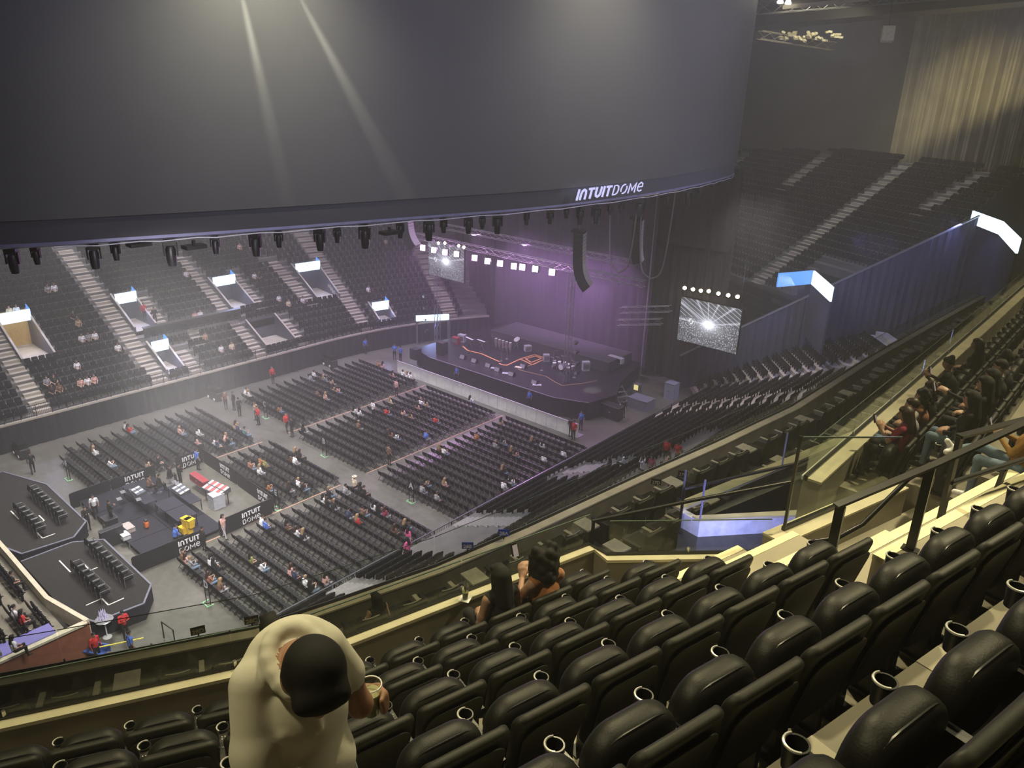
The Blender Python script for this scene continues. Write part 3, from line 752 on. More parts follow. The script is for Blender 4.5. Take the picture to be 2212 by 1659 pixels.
mb = MB(); mb.box((0, 0, .70), (.42, .5, .04)); obj('table_top', mb, M_TAN, tb0); mb = MB(); mb.box((0, 0, .34), (.06, .3, .68)); mb.box((0, 0, .01), (.3, .36, .02)); obj('stem', mb, M_BLKM, tb0)
remember(tb0); tbused = False
def along(d, step):
    A_ = off_pts(d); out = []; carry = 0
    for i in range(len(A_)-1):
        L = (A_[i+1]-A_[i]).length; t = carry
        while t < L:
            out.append((A_[i].lerp(A_[i+1], t/L), -(nL[i].lerp(nL[i+1], t/L)))); t += step
        carry = t-L
    return out
for row, (d, z) in enumerate(((.80, 16.3), (2.25, 16.65))):
    k = 0
    for i, (p, nn) in enumerate(along(d, .86)):
        M = frameM((p.x, p.y, z), (-nn.x, -nn.y))
        if i % 4 == 3:
            lb = 'small side table between loge chairs, %s along the %s loge row' % (ordn(i//4), 'front' if row == 0 else 'rear')
            if not tbused: tbused = True; tb0.matrix_basis = M; tb0['label'] = lb
            else: dup(tb0, M, lb)
            continue
        lb = 'wide dark loge armchair, %s of the %s row behind the lower ledge' % (ordn(k), 'front' if row == 0 else 'rear'); k += 1
        if not lcused: lcused = True; lc0.matrix_basis = M; lc0['label'] = lb
        else: dup(lc0, M, lb)
# blue-lit balcony corner seen through the stair glass
B0, B1, B2 = N(10.72, 9.05), N(10.75, 8.57), N(15.2, 6.35); B3 = N(22, 9.4)
mb = MB(); mb.obox((*B0[:2], 18.66), tuple(B1-B0), tuple((B1-B0).cross(Vector((0, 0, 1))).normalized()*-.15), (0, 0, .34)); mb.obox((*B1[:2], 18.66), tuple(B2-B1), tuple((B2-B1).cross(Vector((0, 0, 1))).normalized()*-.15), (0, 0, .34))
bl = struct('parapet_balcony', mb, mat('white_fascia', (.72, .74, .82), .5))
mb = MB(); mb.prism([tuple(p)[:2] for p in (B0, B1, B2, N(24, 9.3), N(24, 10.4), N(14, 9.3))], 16.0, 18.66); obj('balcony_floor', mb, mat('loge_floor', (.1, .1, .09)), bl)
mb = MB(); mb.obox((*B0[:2], 19.0), tuple(N(24, 9.35)-B0), tuple(DN*.25), (0, 0, .06)); mb.obox((*B1[:2], 19.0), tuple(B2-B1), tuple(DN*.2), (0, 0, .05)); obj('cap', mb, M_LEDGE, bl)
mb = MB(); mb.prism([tuple(p)[:2] for p in (N(10.8, 9.0), N(10.9, 8.6), N(15, 6.6), N(15, 9.0))], 13, 18.66); struct('wall_passage', mb, mat('navy_panel', (.02, .02, .06), .6))
g = thing('balcony_glass', 'clear glass panels on the bright balcony corner beyond the stairs', 'balustrade', T(0, 0, 0))
for a_, b_ in ((B1, B2), (B0, N(14, 9.1)), (N(14, 9.1), N(18, 9.2))):
    mb = MB(); d = b_-a_; mb.obox((*a_[:2], 19.05), tuple(d), tuple(DN*.012), (0, 0, .85)); p = obj('pane', mb, M_GLASS, g)
    mb = MB(); mb.bar((*a_[:2], 19.05), (*a_[:2], 19.95), .03); obj('post', mb, mat('post_blue', (.45, .48, .8), .3, .6), p)
area('passage_lamp', tuple(N(10.2, 7.3, 19.3)), tuple(N(12.0, 8.2, 18.6)), 60, (.40, .42, 1.0), .6, 1.5)
# dark steps inside the opening
mb = MB()
for i in range(8): un_poly(mb, [(9.6+.45*i, 7.2), (9.6+.45*(i+1), 7.0), (9.6+.45*(i+1), 8.2), (9.6+.45*i, 8.4)], 15, 16.6+.16*i)
struct('stairs_passage', mb, mat('dark_step', (.12, .11, .10), .8))
# ================================================================== STADIUM SEATS of the bowl
def bowl_seat_mb():
    mb = MB()
    mb.cur = 0; k = slab(.47, .46, .07, .07, .02, 2); o = xform(k, T(0, -.16, .38, rx=R(12))); mb.add(o.v, o.f)
    k = slab(.44, .36, .09, .06, .03, 2); o = xform(k, T(0, .03, .30, rx=R(6))); mb.add(o.v, o.f)
    mb.box((.26, -.02, .46), (.035, .32, .05)); mb.box((.26, -.05, .22), (.03, .12, .44))
    mb.cur = 1; mb.box((0, -.255, .80), (.055, .02, .035)); mb.box((.26, .12, .49), (.03, .035, .012)); mb.cur = 0
    return mb
M_DOT = mat('number_plate', (.75, .75, .72), .4)
bs_mb = bowl_seat_mb(); bs_mesh = bs_mb.mesh('stadium_seat', 50); bs_mesh.materials.append(M_FAB); bs_mesh.materials.append(M_DOT)
def bulk(mb, mats_, name, Ms, label, cat):
    v = np.array(mb.v); n = len(v); V = np.empty((len(Ms)*n, 3)); F = []
    for i, M in enumerate(Ms):
        m = np.array(M); V[i*n:(i+1)*n] = v @ m[:3, :3].T + m[:3, 3]
    fl = [len(f) for f in mb.f]; base = np.concatenate([np.array(f) for f in mb.f]); tot = len(base)
    me = bpy.data.meshes.new(name); me.vertices.add(len(V)); me.vertices.foreach_set('co', V.ravel())
    loops = (base[None, :]+np.arange(len(Ms))[:, None]*n).ravel(); me.loops.add(len(loops)); me.loops.foreach_set('vertex_index', loops)
    cnt = np.tile(np.array(fl), len(Ms)); me.polygons.add(len(cnt)); st = np.concatenate(([0], np.cumsum(cnt)[:-1])); me.polygons.foreach_set('loop_start', st)
    me.polygons.foreach_set('material_index', np.tile(np.array(mb.mi), len(Ms)))
    for m in mats_: me.materials.append(m)
    me.update(calc_edges=True)
    o = obj(name, me, None); o['kind'] = 'stuff'; o['label'] = label; o['category'] = cat; return o
def px_of(p):
    q = Vector(p)-Vector((0, 0, CAM_H)); z = q.dot(AF); return (1106+FPX*q.dot(AR)/z, 829.5-FPX*q.dot(AU)/z, z)
def ledge_y(x):
    for (x0, y0), (x1, y1) in zip(fl_px[:-1], fl_px[1:]):
        if x0 <= x <= x1: return y0+(y1-y0)*(x-x0)/(x1-x0)
    return 640
taken = set()
def seen_over_ledge(p):
    x, y, z = px_of(p); return -80 < x < 2300 and y < ledge_y(x)+70
near_s = [(M, w, i, s) for M, w, i, s in SEATS if w in ('near', 'corner', 'left') and seen_over_ledge(M.translation+Vector((0, 0, .6)))]
far_s = [q for q in SEATS if q[1] in ('far', 'end') and -60 < px_of(q[0].translation)[0] < 2260]
near_s.sort(key=lambda q: (q[0].translation-Vector((0, 0, CAM_H))).length)
def in_view(q):
    x, y, z = px_of(q[0].translation+Vector((0, 0, .6))); return 0 < x < 2212 and y < ledge_y(x)-4 and y < 1659
indiv = [q for q in near_s if in_view(q)][:300]; idset = set(id(q) for q in indiv)
rowcount = {}
for q in sorted(indiv, key=lambda q: (q[1], q[2], q[3])):
    M, w, i, s = q; k = rowcount.get((w, i), 0); rowcount[(w, i)] = k+1
    o = obj('stadium_seat', bs_mesh, None, None, None, M)
    pl = {'near': 'lower bowl below us', 'left': 'low stand behind the floor platforms', 'corner': 'corner of the lower bowl'}[w]
    tag(o, 'dark folding stadium seat, %s in row %s, %s' % (ordn(k) if k < 49 else 'place %d' % k, ORD[i], pl), 'seat', 'dark folding stadium seats of the lower bowl')
bulk(bs_mb, [M_FAB, M_DOT], 'stadium_seats', [q[0] for q in near_s if id(q) not in idset]+[q[0] for q in far_s], 'rows of dark folding stadium seats filling the far and end stands', 'seats')

# ================================================================== FOLDING CHAIRS on the floor
def fc_parts():
    seat = MB(); seat.obox((-.21, -.18, .435), (.42, 0, 0), (0, .40, .02), (0, 0, .03))
    back = MB(); k = slab(.42, .30, .03, .04, .01, 2); o = xform(k, T(0, -.24, .53, rx=R(10))); back.add(o.v, o.f)
    fr = MB()
    for sx_ in (-.22, .22):
        fr.bar((sx_, .22, 0), (sx_, -.30, .86), .022); fr.bar((sx_, -.28, 0), (sx_, .14, .46), .022)
    fr.bar((-.22, .15, .12), (.22, .15, .12), .02); fr.bar((-.22, -.22, .1), (.22, -.22, .1), .02)
    return seat, back, fr
fcs, fcb, fcf = fc_parts()
M_CHS = mat('chair_seat', (.018, .018, .021), .6, 0, .2, 12, 0, .25); M_CHB = mat('chair_back', (.007, .007, .009), .7, 0, .2, 12, 0, .15)
BLOCKS = {'A': (-39.2, 16, [31.2+.86*i for i in range(17)]), 'B': (-49.0, 16, [31.2+.86*i for i in range(17)]), 'C': (-59.0, 16, [32.1+.86*i for i in range(16)]),
          'D': (-39.2, 16, [16.3+.86*i for i in range(15)]), 'E': (-49.0, 16, [24.2+.86*i for i in range(6)]), 'F': (-59.0, 16, [16.6+.86*i for i in range(14)])}
CH = []
for b, (x0, n, rows_) in BLOCKS.items():
    for r_, y in enumerate(rows_):
        for i in range(n): 
            x = x0+.52*(i+.5)
            if b == 'F' and r_ < 8 and x > -51.2: continue
            if b == 'F' and r_ == 0 and x < -57.6: continue
            CH.append((x, y, b, len(rows_)-1-r_, i))
CH.sort(key=lambda c: c[0]**2+c[1]**2)
fc0 = thing('folding_chair', '', 'chair', None, 'black folding chairs set out on the arena floor')
obj('seat', fcs, M_CHS, fc0); obj('backrest', fcb, M_CHB, fc0, 50); obj('frame', fcf, M_BLKM, fc0); remember(fc0)
def chair_label(c): return 'black folding chair, %s from the left in row %s of block %s' % (ordn(c[4]), ORD[c[3]], c[2])
def shows(c):
    x, y, z = px_of((c[0], c[1], .5)); return 0 < x < 2212 and y < ledge_y(x)-4
iv = [c for c in CH if shows(c)][:300]; ivs = set(iv)
for k, c in enumerate(iv):
    M = frameM((c[0], c[1], 0), (0, 1))
    if k == 0: fc0.matrix_basis = M; fc0['label'] = chair_label(c)
    else: dup(fc0, M, chair_label(c))
cb = MB(); cb.cur = 0; cb.add(fcs.v, fcs.f); cb.cur = 1; cb.add(fcb.v, fcb.f); cb.cur = 2; cb.add(fcf.v, fcf.f)
bulk(cb, [M_CHS, M_CHB, M_BLKM], 'folding_chairs', [frameM((c[0], c[1], 0), (0, 1)) for c in CH if c not in ivs], 'further rows of black folding chairs on the arena floor', 'chairs')
# taped aisle lines
M_TAPE = mat('orange_tape', (.62, .36, .24), .6)
for i, (x, y0, y1) in enumerate(((-50.55, 24, 28.6), (-50.55, 31, 46), (-40.6, 31, 46), (-40.55, 14.4, 28.6))):
    mb = MB(); mb.box((x, (y0+y1)/2, .006), (.07, y1-y0, .004)); struct('trim_%d' % (10+i), mb, M_TAPE)
# block signs
def block_sign(letter, x, y):
    g = thing('block_sign', 'black block sign on a frame stand showing a white letter %s' % letter, 'sign', frameM((x, y, 0), (0, 1)), 'lettered block signs between the floor chairs')
    mb = MB(); mb.box((0, 0, 1.22), (.46, .03, .62)); obj('board', mb, M_BLACK, g)
    t = text_mb(letter, .62, .01, 0, .012); obj('letter', xform(t, T(0, -.022, 1.22)), emit('sign_face', (.9, .9, .95), .35), g)
    mb = MB(); mb.bar((-.23, 0, 0), (-.23, 0, 1.5), .04); mb.bar((.23, 0, 0), (.23, 0, 1.5), .04); obj('frame', mb, M_BLKM, g)
    mb = MB(); mb.box((0, -.2, .02), (.6, .05, .03)); mb.box((-.28, -.05, .02), (.05, .4, .03)); mb.box((.28, -.05, .02), (.05, .4, .03)); obj('foot', mb, mat('green_tape', (.35, .75, .40), .5), g)
for L_, x, y in (('A', -35.2, 30.6), ('B', -45.1, 30.6), ('C', -54.5, 31.4), ('D', -34.9, 15.6), ('E', -40.9, 23.75), ('F', -54.8, 15.9)): block_sign(L_, x, y)

# ================================================================== MIXING POSITION
def banner(x0, y0, x1, y1, h, label, text_side=1, words=True, both=False):
    a, b = Vector((x0, y0, 0)), Vector((x1, y1, 0)); d = b-a; L = d.length
    g = thing('barrier_banner', label, 'barrier', Matrix.Translation(a) @ Matrix.Rotation(math.atan2(d.y, d.x), 4, 'Z'))
    mb = MB(); s_ = slab(L, h, .05, .12, .012, 3); o = xform(s_, T(L/2, 0, 0)); obj('cover', o, mat('banner_cloth', (.013, .013, .016), .6, 0, .15, 3), g)
    mb = MB(); mb.box((.2, 0, .02), (.06, .5, .03)); mb.box((L-.2, 0, .02), (.06, .5, .03)); obj('feet', mb, M_STEEL, g)
    if words:
        hh = h*.29; m1_, x1_ = name_letters('INTUIT', hh, .21, 0, h*.54, 0, .01); m2_, x2_ = name_letters('DOME', hh, .13, 0, h*.13, 0, .01, .12)
        mb = join(m1_, m2_); off = L*.60 if words is True else words
        if text_side > 0: o = xform(mb, T(off, -.03, 0))
        else: o = xform(mb, T(off, .03, 0, rz=math.pi))
        obj('lettering', o, mat('print_white', (.85, .85, .88), .5), g)
    return g
banner(-50.4, 14.4, -50.55, 17.0, 1.15, 'plain black barrier with rounded end left of the mixing desks', 1, False)
banner(-50.5, 17.1, -50.5, 20.1, 1.15, 'black name banner behind the open laptops at the mixing desk', 1, .9)
banner(-50.5, 21.6, -50.6, 23.7, 1.15, 'black name banner beside the follow spot operator in blue', 1, .5)
banner(-50.5, 23.7, -45.7, 23.6, 1.15, 'black fabric barrier in front of block E, nearer the blue operator', 1, 2.6)
banner(-45.6, 23.6, -40.7, 23.4, 1.15, 'black fabric barrier in front of block E, nearer the E sign', 1, 2.9)
banner(-40.5, 19.4, -40.6, 23.2, 1.15, 'black name banner beside the woman in the pink top', 1, 1.6)
banner(-40.4, 14.0, -40.3, 18.2, 1.15, 'black name banner in front of the yellow bins', 1, 2.7)
dk = thing('mixing_deck', 'low black deck carrying the mixing desks', 'platform', T(0, 0, 0))
for i in range(4):
    for j in range(2):
        mb = MB(); mb.box((-49.2+2.42*i, 16.2+2.44*j, .36), (2.38, 2.40, .08)); obj('deck_panel', mb, mat('deck_black', (.018, .018, .026), .4), dk)
mb = MB()
for i in range(5):
    for j in range(3): mb.bar((-50.4+2.42*i, 15.0+2.44*j, 0), (-50.4+2.42*i, 15.0+2.44*j, .33), .06)
obj('legs', mb, M_STEEL, dk); dk.children[-1]['kind'] = 'stuff'
M_TABLE = mat('table_black', (.028, .028, .04), .4)
def table(name, label, x, y, z, w, d, h=.76, cat='table'):
    g = thing(name, label, cat, T(x, y, z)); mb = MB(); mb.box((0, 0, h-.02), (w, d, .04)); obj('table_top', mb, M_TABLE, g)
    for sx_ in (-1, 1):
        for sy_ in (-1, 1): mb = MB(); mb.bar((sx_*(w/2-.06), sy_*(d/2-.06), 0), (sx_*(w/2-.06), sy_*(d/2-.06), h-.04), .04); obj('leg', mb, M_BLKM, g)
    return g
table('gear_table', 'long black table with laptops and gear near the left banner', -47.3, 17.6, .4, 3.4, .8)
table('gear_table', 'black table carrying the angled lighting console', -45.2, 19.6, .4, 3.2, .8)
table('gear_table', 'wide empty black table beside the yellow bins', -43.0, 18.3, .4, 1.6, 1.3)
table('gear_table', 'wide empty black table further from the yellow bins', -44.6, 18.3, .4, 1.5, 1.3)
def console(label, x, y, z, w, d, h, col, rz=0):
    g = thing('mixing_console', label, 'console', T(x, y, z, rz=rz))
    mb = MB(); mb.add([(-w/2, -d/2, 0), (w/2, -d/2, 0), (w/2, d/2, 0), (-w/2, d/2, 0), (-w/2, -d/2, .10), (w/2, -d/2, .10), (w/2, d/2, h), (-w/2, d/2, h)], [(3, 2, 1, 0), (4, 5, 6, 7), (0, 1, 5, 4), (1, 2, 6, 5), (2, 3, 7, 6), (3, 0, 4, 7)]); obj('body', mb, mat('console_body', (.08, .08, .09), .4), g)
    n_ = int(w/.26)
    for i in range(n_):
        f0 = -w/2+.04+i*(w-.08)/n_
        mb = MB(); a_, b_ = f0+.02, f0+(w-.08)/n_-.02
        for s0, s1 in ((.06, .46), (.54, .94)):
            z0 = .10+(h-.10)*s0+.008; z1 = .10+(h-.10)*s1+.008
            mb.quad((a_, -d/2+d*s0, z0), (b_, -d/2+d*s0, z0), (b_, -d/2+d*s1, z1), (a_, -d/2+d*s1, z1))
        obj('fader_bank', mb, mat('fader_%s_%d' % (col, i % 2), ((.62, .62, .64) if i % 2 == 0 else ((.45, .10, .10) if col == 'red' else (.10, .12, .16))), .5), g)
    return g
console('large audio console with red and white fader banks', -44.6, 21.5, .85, 1.9, .95, .35, 'red', R(8))
table('console_stand', 'black stand under the large audio console', -44.6, 21.5, 0, 1.8, .8, .84)
console('grey lighting console on the second black table', -45.6, 19.6, 1.16, 1.3, .7, .25, 'grey')
console('small console beside the laptops on the left table', -47.4, 17.6, 1.16, 1.1, .6, .2, 'grey')
def case(name, label, x, y, z, w, d, h, m=None, rz=0):
    g = thing(name, label, 'case', T(x, y, z, rz=rz)); k = m or mat('case_black', (.03, .03, .035), .45)
    mb = MB(); mb.box((0, 0, h/2), (w, d, h)); obj('body', mb, k, g)
    for zz in (.02, h-.02):
        mb = MB()
        for a_, b_ in (((-w/2, -d/2), (w/2, -d/2)), ((w/2, -d/2), (w/2, d/2)), ((w/2, d/2), (-w/2, d/2)), ((-w/2, d/2), (-w/2, -d/2))): mb.bar((*a_, zz), (*b_, zz), .035)
        obj('edge_frame', mb, M_METAL, g)
    mb = MB(); mb.box((0, -d/2-.01, h*.55), (.16, .02, .10)); obj('latch', mb, M_METAL, g)
    return g
p = at(238, 1130, .5); case('flight_case', 'black equipment rack with pale lid beside the standing crew', p.x, p.y, 0, .75, .7, .95)
p = at(242, 1160, .6); case('flight_case', 'tall upright flight case with metal edges at the deck corner', p.x, p.y, 0, .35, 1.3, 1.25)
p = at(278, 1145, .4); case('flight_case', 'open pale flight case lid lying on the deck', p.x, p.y, .4, .9, .5, .32, mat('case_tan', (.42, .36, .34), .6))
p = at(288, 1155, .4); case('storage_tub', 'clear plastic tub with white towels on the deck', p.x, p.y-.5, .4, .7, .45, .3, mat('tub_white', (.62, .62, .64), .5))
p = at(430, 1030, 1.1); case('flight_case', 'long dark red flight case tray behind the audio console', p.x, p.y, .55, 1.9, .45, .55, mat('case_red', (.30, .04, .05), .45), R(0))
p = at(467, 1075, .7); case('effects_rack', 'grey effects rack next to the audio console', p.x, p.y, 0, .8, .8, 1.0, mat('rack_grey', (.42, .43, .47), .5))
def bin_(label, x, y, z, s_=1.0):
    g = thing('yellow_bin', label, 'bin', T(x, y, z, rz=R(10)), 'yellow bins stacked at the mixing deck'); mb = MB(); w, h = .52*s_, .55*s_
    V = [(-w*.42, -w*.32, 0), (w*.42, -w*.32, 0), (w*.42, w*.32, 0), (-w*.42, w*.32, 0), (-w*.5, -w*.4, h), (w*.5, -w*.4, h), (w*.5, w*.4, h), (-w*.5, w*.4, h)]
    mb.add(V, [(3, 2, 1, 0), (0, 1, 5, 4), (1, 2, 6, 5), (2, 3, 7, 6), (3, 0, 4, 7)]); obj('body', mb, mat('bin_yellow', (.75, .50, .03), .4), g)
    mb = MB(); mb.box((0, 0, h), (w*1.08, w*.9, .05)); obj('lid', mb, mat('bin_yellow', ()), g)
for (px_, py_, z_, lb) in ((397, 1152, .4, 'small yellow bin beside the man in blue'), (408, 1150, .4, 'large yellow bin, lower of the stack by the deck'), (404, 1136, .95, 'yellow bin stacked on top of the other bins'), (411, 1138, .95, 'yellow bin at the right end of the stack')):
    q = at(px_, py_, z_); bin_(lb, q.x, q.y, z_, .85 if 'small' in lb else 1.0)
for (px_, py_, lb) in ((265, 1062, 'white laptop open at the far end of the left table'), (285, 1058, 'green-lit laptop beside the white one'), (257, 1077, 'tilted monitor tablet on the left gear table'), (383, 1045, 'laptop with yellow papers on the console table'), (376, 1040, 'pale screen standing on the console table'), (299, 1078, 'laptop in the middle of the left table')):
    q = at(px_, py_, 1.2); g = thing('laptop', lb, 'laptop', T(q.x, q.y, 1.165, rz=R(170)))
    mb = MB(); mb.box((0, 0, .012), (.42, .30, .024)); obj('keyboard', mb, M_STEEL, g); mb = MB(); mb.box((0, .19, .15), (.42, .015, .28), 0, R(-15)); s_ = obj('lid', mb, M_PLAST, g)
    mb = MB(); mb.quad((-.19, .165, .03), (.19, .165, .03), (.19, .235, .27), (-.19, .235, .27)); obj('screen', mb, emit('laptop_screen', (.75, .85, .85), .5), s_)
q = at(316, 1133, .6); g = thing('backpack', 'orange backpack standing on the deck', 'bag', T(q.x, q.y, .4)); o = xform(slab(.34, .46, .24, .12, .08, 4), T(0, 0, 0)); obj('body', o, mat('bag_orange', (.75, .18, .04), .6), g, 50); obj('top', xform(slab(.3, .16, .2, .06, .05, 3), T(0, 0, .42)), M_PLAST, g, 50)

# ================================================================== FLOOR PLATFORMS with rows of chairs
def platform(name, label, poly, z):
    g = thing(name, label, 'platform', T(0, 0, 0)); mb = MB(); mb.prism(poly, 0, z-.03); obj('skirt', mb, M_DRAPE, g)
    mb = MB(); mb.prism(poly, z-.03, z); obj('carpet', mb, mat('platform_carpet', (.016, .016, .014), .9, 0, .25, 4), g)
    mb = MB(); n = len(poly)
    for i in range(n-1):
        a_, b_ = poly[i], poly[i+1]; mb.bar((*a_, z+.02), (*b_, z+.02), .10, .05)
    obj('edge_trim', mb, mat('edge_grey', (.16, .16, .20), .5), g); return g
PF1 = [(-57, 9.6), (-57, 12.6), (-53, 14.0), (-46.4, 13.9), (-45.1, 12.7), (-45.4, 10.0), (-47, 9.5)]
PF2 = [(-44.6, 9.7), (-44.6, 12.4), (-43.6, 13.8), (-37.3, 13.7), (-36.0, 12.7), (-36.3, 10.4), (-37.8, 9.7)]
platform('seating_platform', 'raised black platform with chair rows at the left edge', PF1, 1.0)
platform('seating_platform', 'raised black platform with chair rows next to the red-jacketed usher', PF2, 1.0)
pc0 = thing('lounge_chair', '', 'chair', None, 'open-framed black chairs on the floor platforms')
mb = MB(); mb.box((0, 0, .44), (.5, .5, .07)); obj('seat', mb, M_CHB, pc0); mb = MB(); mb.box((0, -.25, .68), (.5, .05, .36), 0, R(-8)); obj('backrest', mb, M_CHB, pc0)
mb = MB(); mb.tube([(-.29, -.26, .0), (-.29, -.27, .66), (-.29, .22, .66), (-.29, .27, .0)], .022, 5); mb.tube([(.29, -.26, .0), (.29, -.27, .66), (.29, .22, .66), (.29, .27, .0)], .022, 5); mb.tube([(-.29, .23, .66), (-.29, .30, .6), (.29, .30, .6), (.29, .23, .66)], .018, 5); obj('frame', mb, mat('chair_grey', (.12, .12, .12), .4), pc0)
remember(pc0); used = False
for pl, (x0, y0, nn) in enumerate(((-53.5, 12.9, 8), (-53.0, 11.5, 8), (-43.2, 12.9, 8), (-42.8, 11.5, 8))):
    for i in range(nn):
        if pl in (1, 3) and i in (0, 1): continue
        M = frameM((x0+.66*i+(1.6 if pl < 2 else .3), y0, 1.0), (0, 1)); lb = 'open-framed black chair, %s in the %s row of the %s platform' % (ordn(i), ('front', 'rear')[pl % 2], ('left edge', 'nearer')[pl // 2])
        if not used: used = True; pc0.matrix_basis = M; pc0['label'] = lb
        else: dup(pc0, M, lb)
for i, (xa, ya_, xb, yb_) in enumerate(((-41.9, 12.0, -41.0, 12.0), (-41.0, 12.0, -41.0, 12.4), (-38.0, 11.4, -37.2, 11.4), (-37.2, 11.4, -37.2, 12.2), (-38.0, 10.6, -38.0, 11.4), (-43.2, 11.2, -41.6, 11.2), (-49.2, 12.2, -48.3, 12.2), (-48.3, 11.6, -48.3, 12.2), (-51.0, 11.2, -49.6, 11.2), (-47.2, 11.4, -46.3, 11.4), (-46.3, 11.4, -46.3, 12.1))):
    mb = MB(); mb.bar((xa, ya_, 1.012), (xb, yb_, 1.012), .07, .006); struct('trim_%d' % (40+i), mb, mat('floor_mark', (.72, .70, .64), .6))
q = at(225, 1340, 1.05); table('cocktail_tray', 'round-topped cocktail table with clear bottles beside the usher', q.x, q.y, 0, .01, .01, .02)
g = bpy.data.objects['cocktail_tray']
for c in list(g.children): bpy.data.objects.remove(c)
mb = MB(); mb.lathe([(.0, 1.08), (.42, 1.08), (.44, 1.10), (.42, 1.12), (.0, 1.12)], 24); obj('table_top', mb, M_METAL, g, 40); mb = MB(); mb.lathe([(.03, 1.08), (.03, .05), (.22, .02), (.22, 0)], 14); obj('stem', mb, M_WHITE, g, 40)
bt = MB(); bt.lathe([(.0, 0), (.034, 0), (.036, .14), (.014, .19), (.014, .24), (0, .24)], 8); btm = bt.mesh('bottle', 40); btm.materials.append(mat('bottle_clear', (.62, .60, .80), .15))
for i in range(24):
    a_ = i*2.4; r_ = .30*math.sqrt(i/24); lv = 0 if i < 17 else .24
    if lv: r_ *= .5
    o = obj('water_bottle', btm, None, None, None, T(q.x-.1+r_*math.cos(a_), q.y+r_*math.sin(a_), 1.12+lv)); tag(o, 'clear bottle in the pile on the round cocktail table', 'bottle', 'bottles on the cocktail table')
# ================================================================== STAGE
stage = thing('stage', 'wide black concert stage with low riser at the back', 'stage', T(0, 0, 0))
M_STG = mat('stage_black', (.022, .022, .026), .35, 0, .2, 1.5)
mb = MB(); mb.prism([(-55.5, 49.2), (-52.6, 48.4), (-37.5, 49.0), (-34.6, 50.2), (-34.0, 53.5), (-35.6, 56.5), (-36.6, 60.8), (-37, 62.2), (-55.5, 62.2)], 1.62, 1.70); obj('deck', mb, M_STG, stage)
mb = MB(); mb.prism([(-55.4, 49.3), (-52.6, 48.5), (-37.5, 49.1), (-34.7, 50.3), (-34.1, 53.5), (-35.7, 56.5), (-36.7, 60.7), (-37.1, 62.1), (-55.4, 62.1)], 0, 1.62); obj('skirt', mb, M_DRAPE, stage)
mb = MB(); mb.obox((-52.3, 57.0, 1.7), (14.6, .5, 0), (-.1, 4.2, 0), (0, 0, 1.0)); obj('riser', mb, mat('riser_grey', (.06, .06, .065), .6), stage)
mb = MB()
for i in range(60):
    f = i/59; mb.box((-52.3+14.6*f, 57.0+.5*f-.02, 2.72), (.10, .05, .05))
o = obj('edge_lamps', mb, mat('edge_lamp', (.16, .15, .16), .4), stage); o['kind'] = 'stuff'
mb = MB(); mb.bar((-52.6, 48.38, 1.72), (-37.5, 48.98, 1.72), .05); mb.bar((-37.5, 48.98, 1.72), (-34.6, 50.18, 1.72), .05); obj('front_edge', mb, mat('edge_steel', (.25, .24, .27), .4), stage)
M_OR = mat('led_tape_orange', (.75, .33, .15), .5)
lines = [[(1000, 748), (1010, 757), (1040, 764), (1078, 781)], [(1078, 785), (1085, 788), (1095, 789), (1125, 775), (1155, 766), (1180, 774), (1150, 788), (1125, 776)], [(1135, 775), (1157, 769), (1170, 774), (1148, 783), (1135, 775)], [(1150, 788), (1118, 796), (1125, 800), (1180, 813), (1200, 826), (1215, 833), (1260, 828), (1290, 822)]]
for i, pl in enumerate(lines):
    mb = MB(); P_s = [at(x, y, 1.715) for x, y in pl]
    for a_, b_ in zip(P_s[:-1], P_s[1:]): mb.bar(a_, b_, .16 if i < 3 else .08, .02)
    o = obj('floor_lining', mb, M_OR if i < 3 else mat('lining_dim', (.35, .22, .12), .5), stage)
# crowd barricade of pale metal panels, lit from below
bar_ = thing('crowd_barricade', 'long pale metal crowd barricade in front of the stage', 'barrier', T(0, 0, 0))
M_BARR = mat('barricade_metal', (.62, .62, .66), .45, .1, .12, 3)
nb_ = 20
for i in range(nb_):
    xa = -55.0+21.9*i/nb_; xb = -55.0+21.9*(i+1)/nb_-.03; ya_ = 46.35+.45*i/nb_
    mb = MB(); mb.obox((xa, ya_, .02), (xb-xa, .022, 0), (0, .05, 0), (0, 0, 1.23)); p_ = obj('panel', mb, M_BARR, bar_)
    mb = MB(); mb.bar((xa, ya_+.0, 1.26), (xb, ya_+.02, 1.26), .06); obj('top_rail', mb, mat('rail_white', (.75, .75, .80), .35, .3), p_)
    mb = MB(); mb.obox((xa, ya_+.1, .0), (xb-xa, 0, 0), (0, .8, 0), (0, 0, .04)); obj('foot_plate', mb, M_STEEL, p_)
for i in range(6): area('barricade_lamp', (-53.5+3.9*i, 45.75, .12), (-53.5+3.9*i, 46.6, .45), 3.5, (1.0, .93, .66), 3.4, .12, 150)

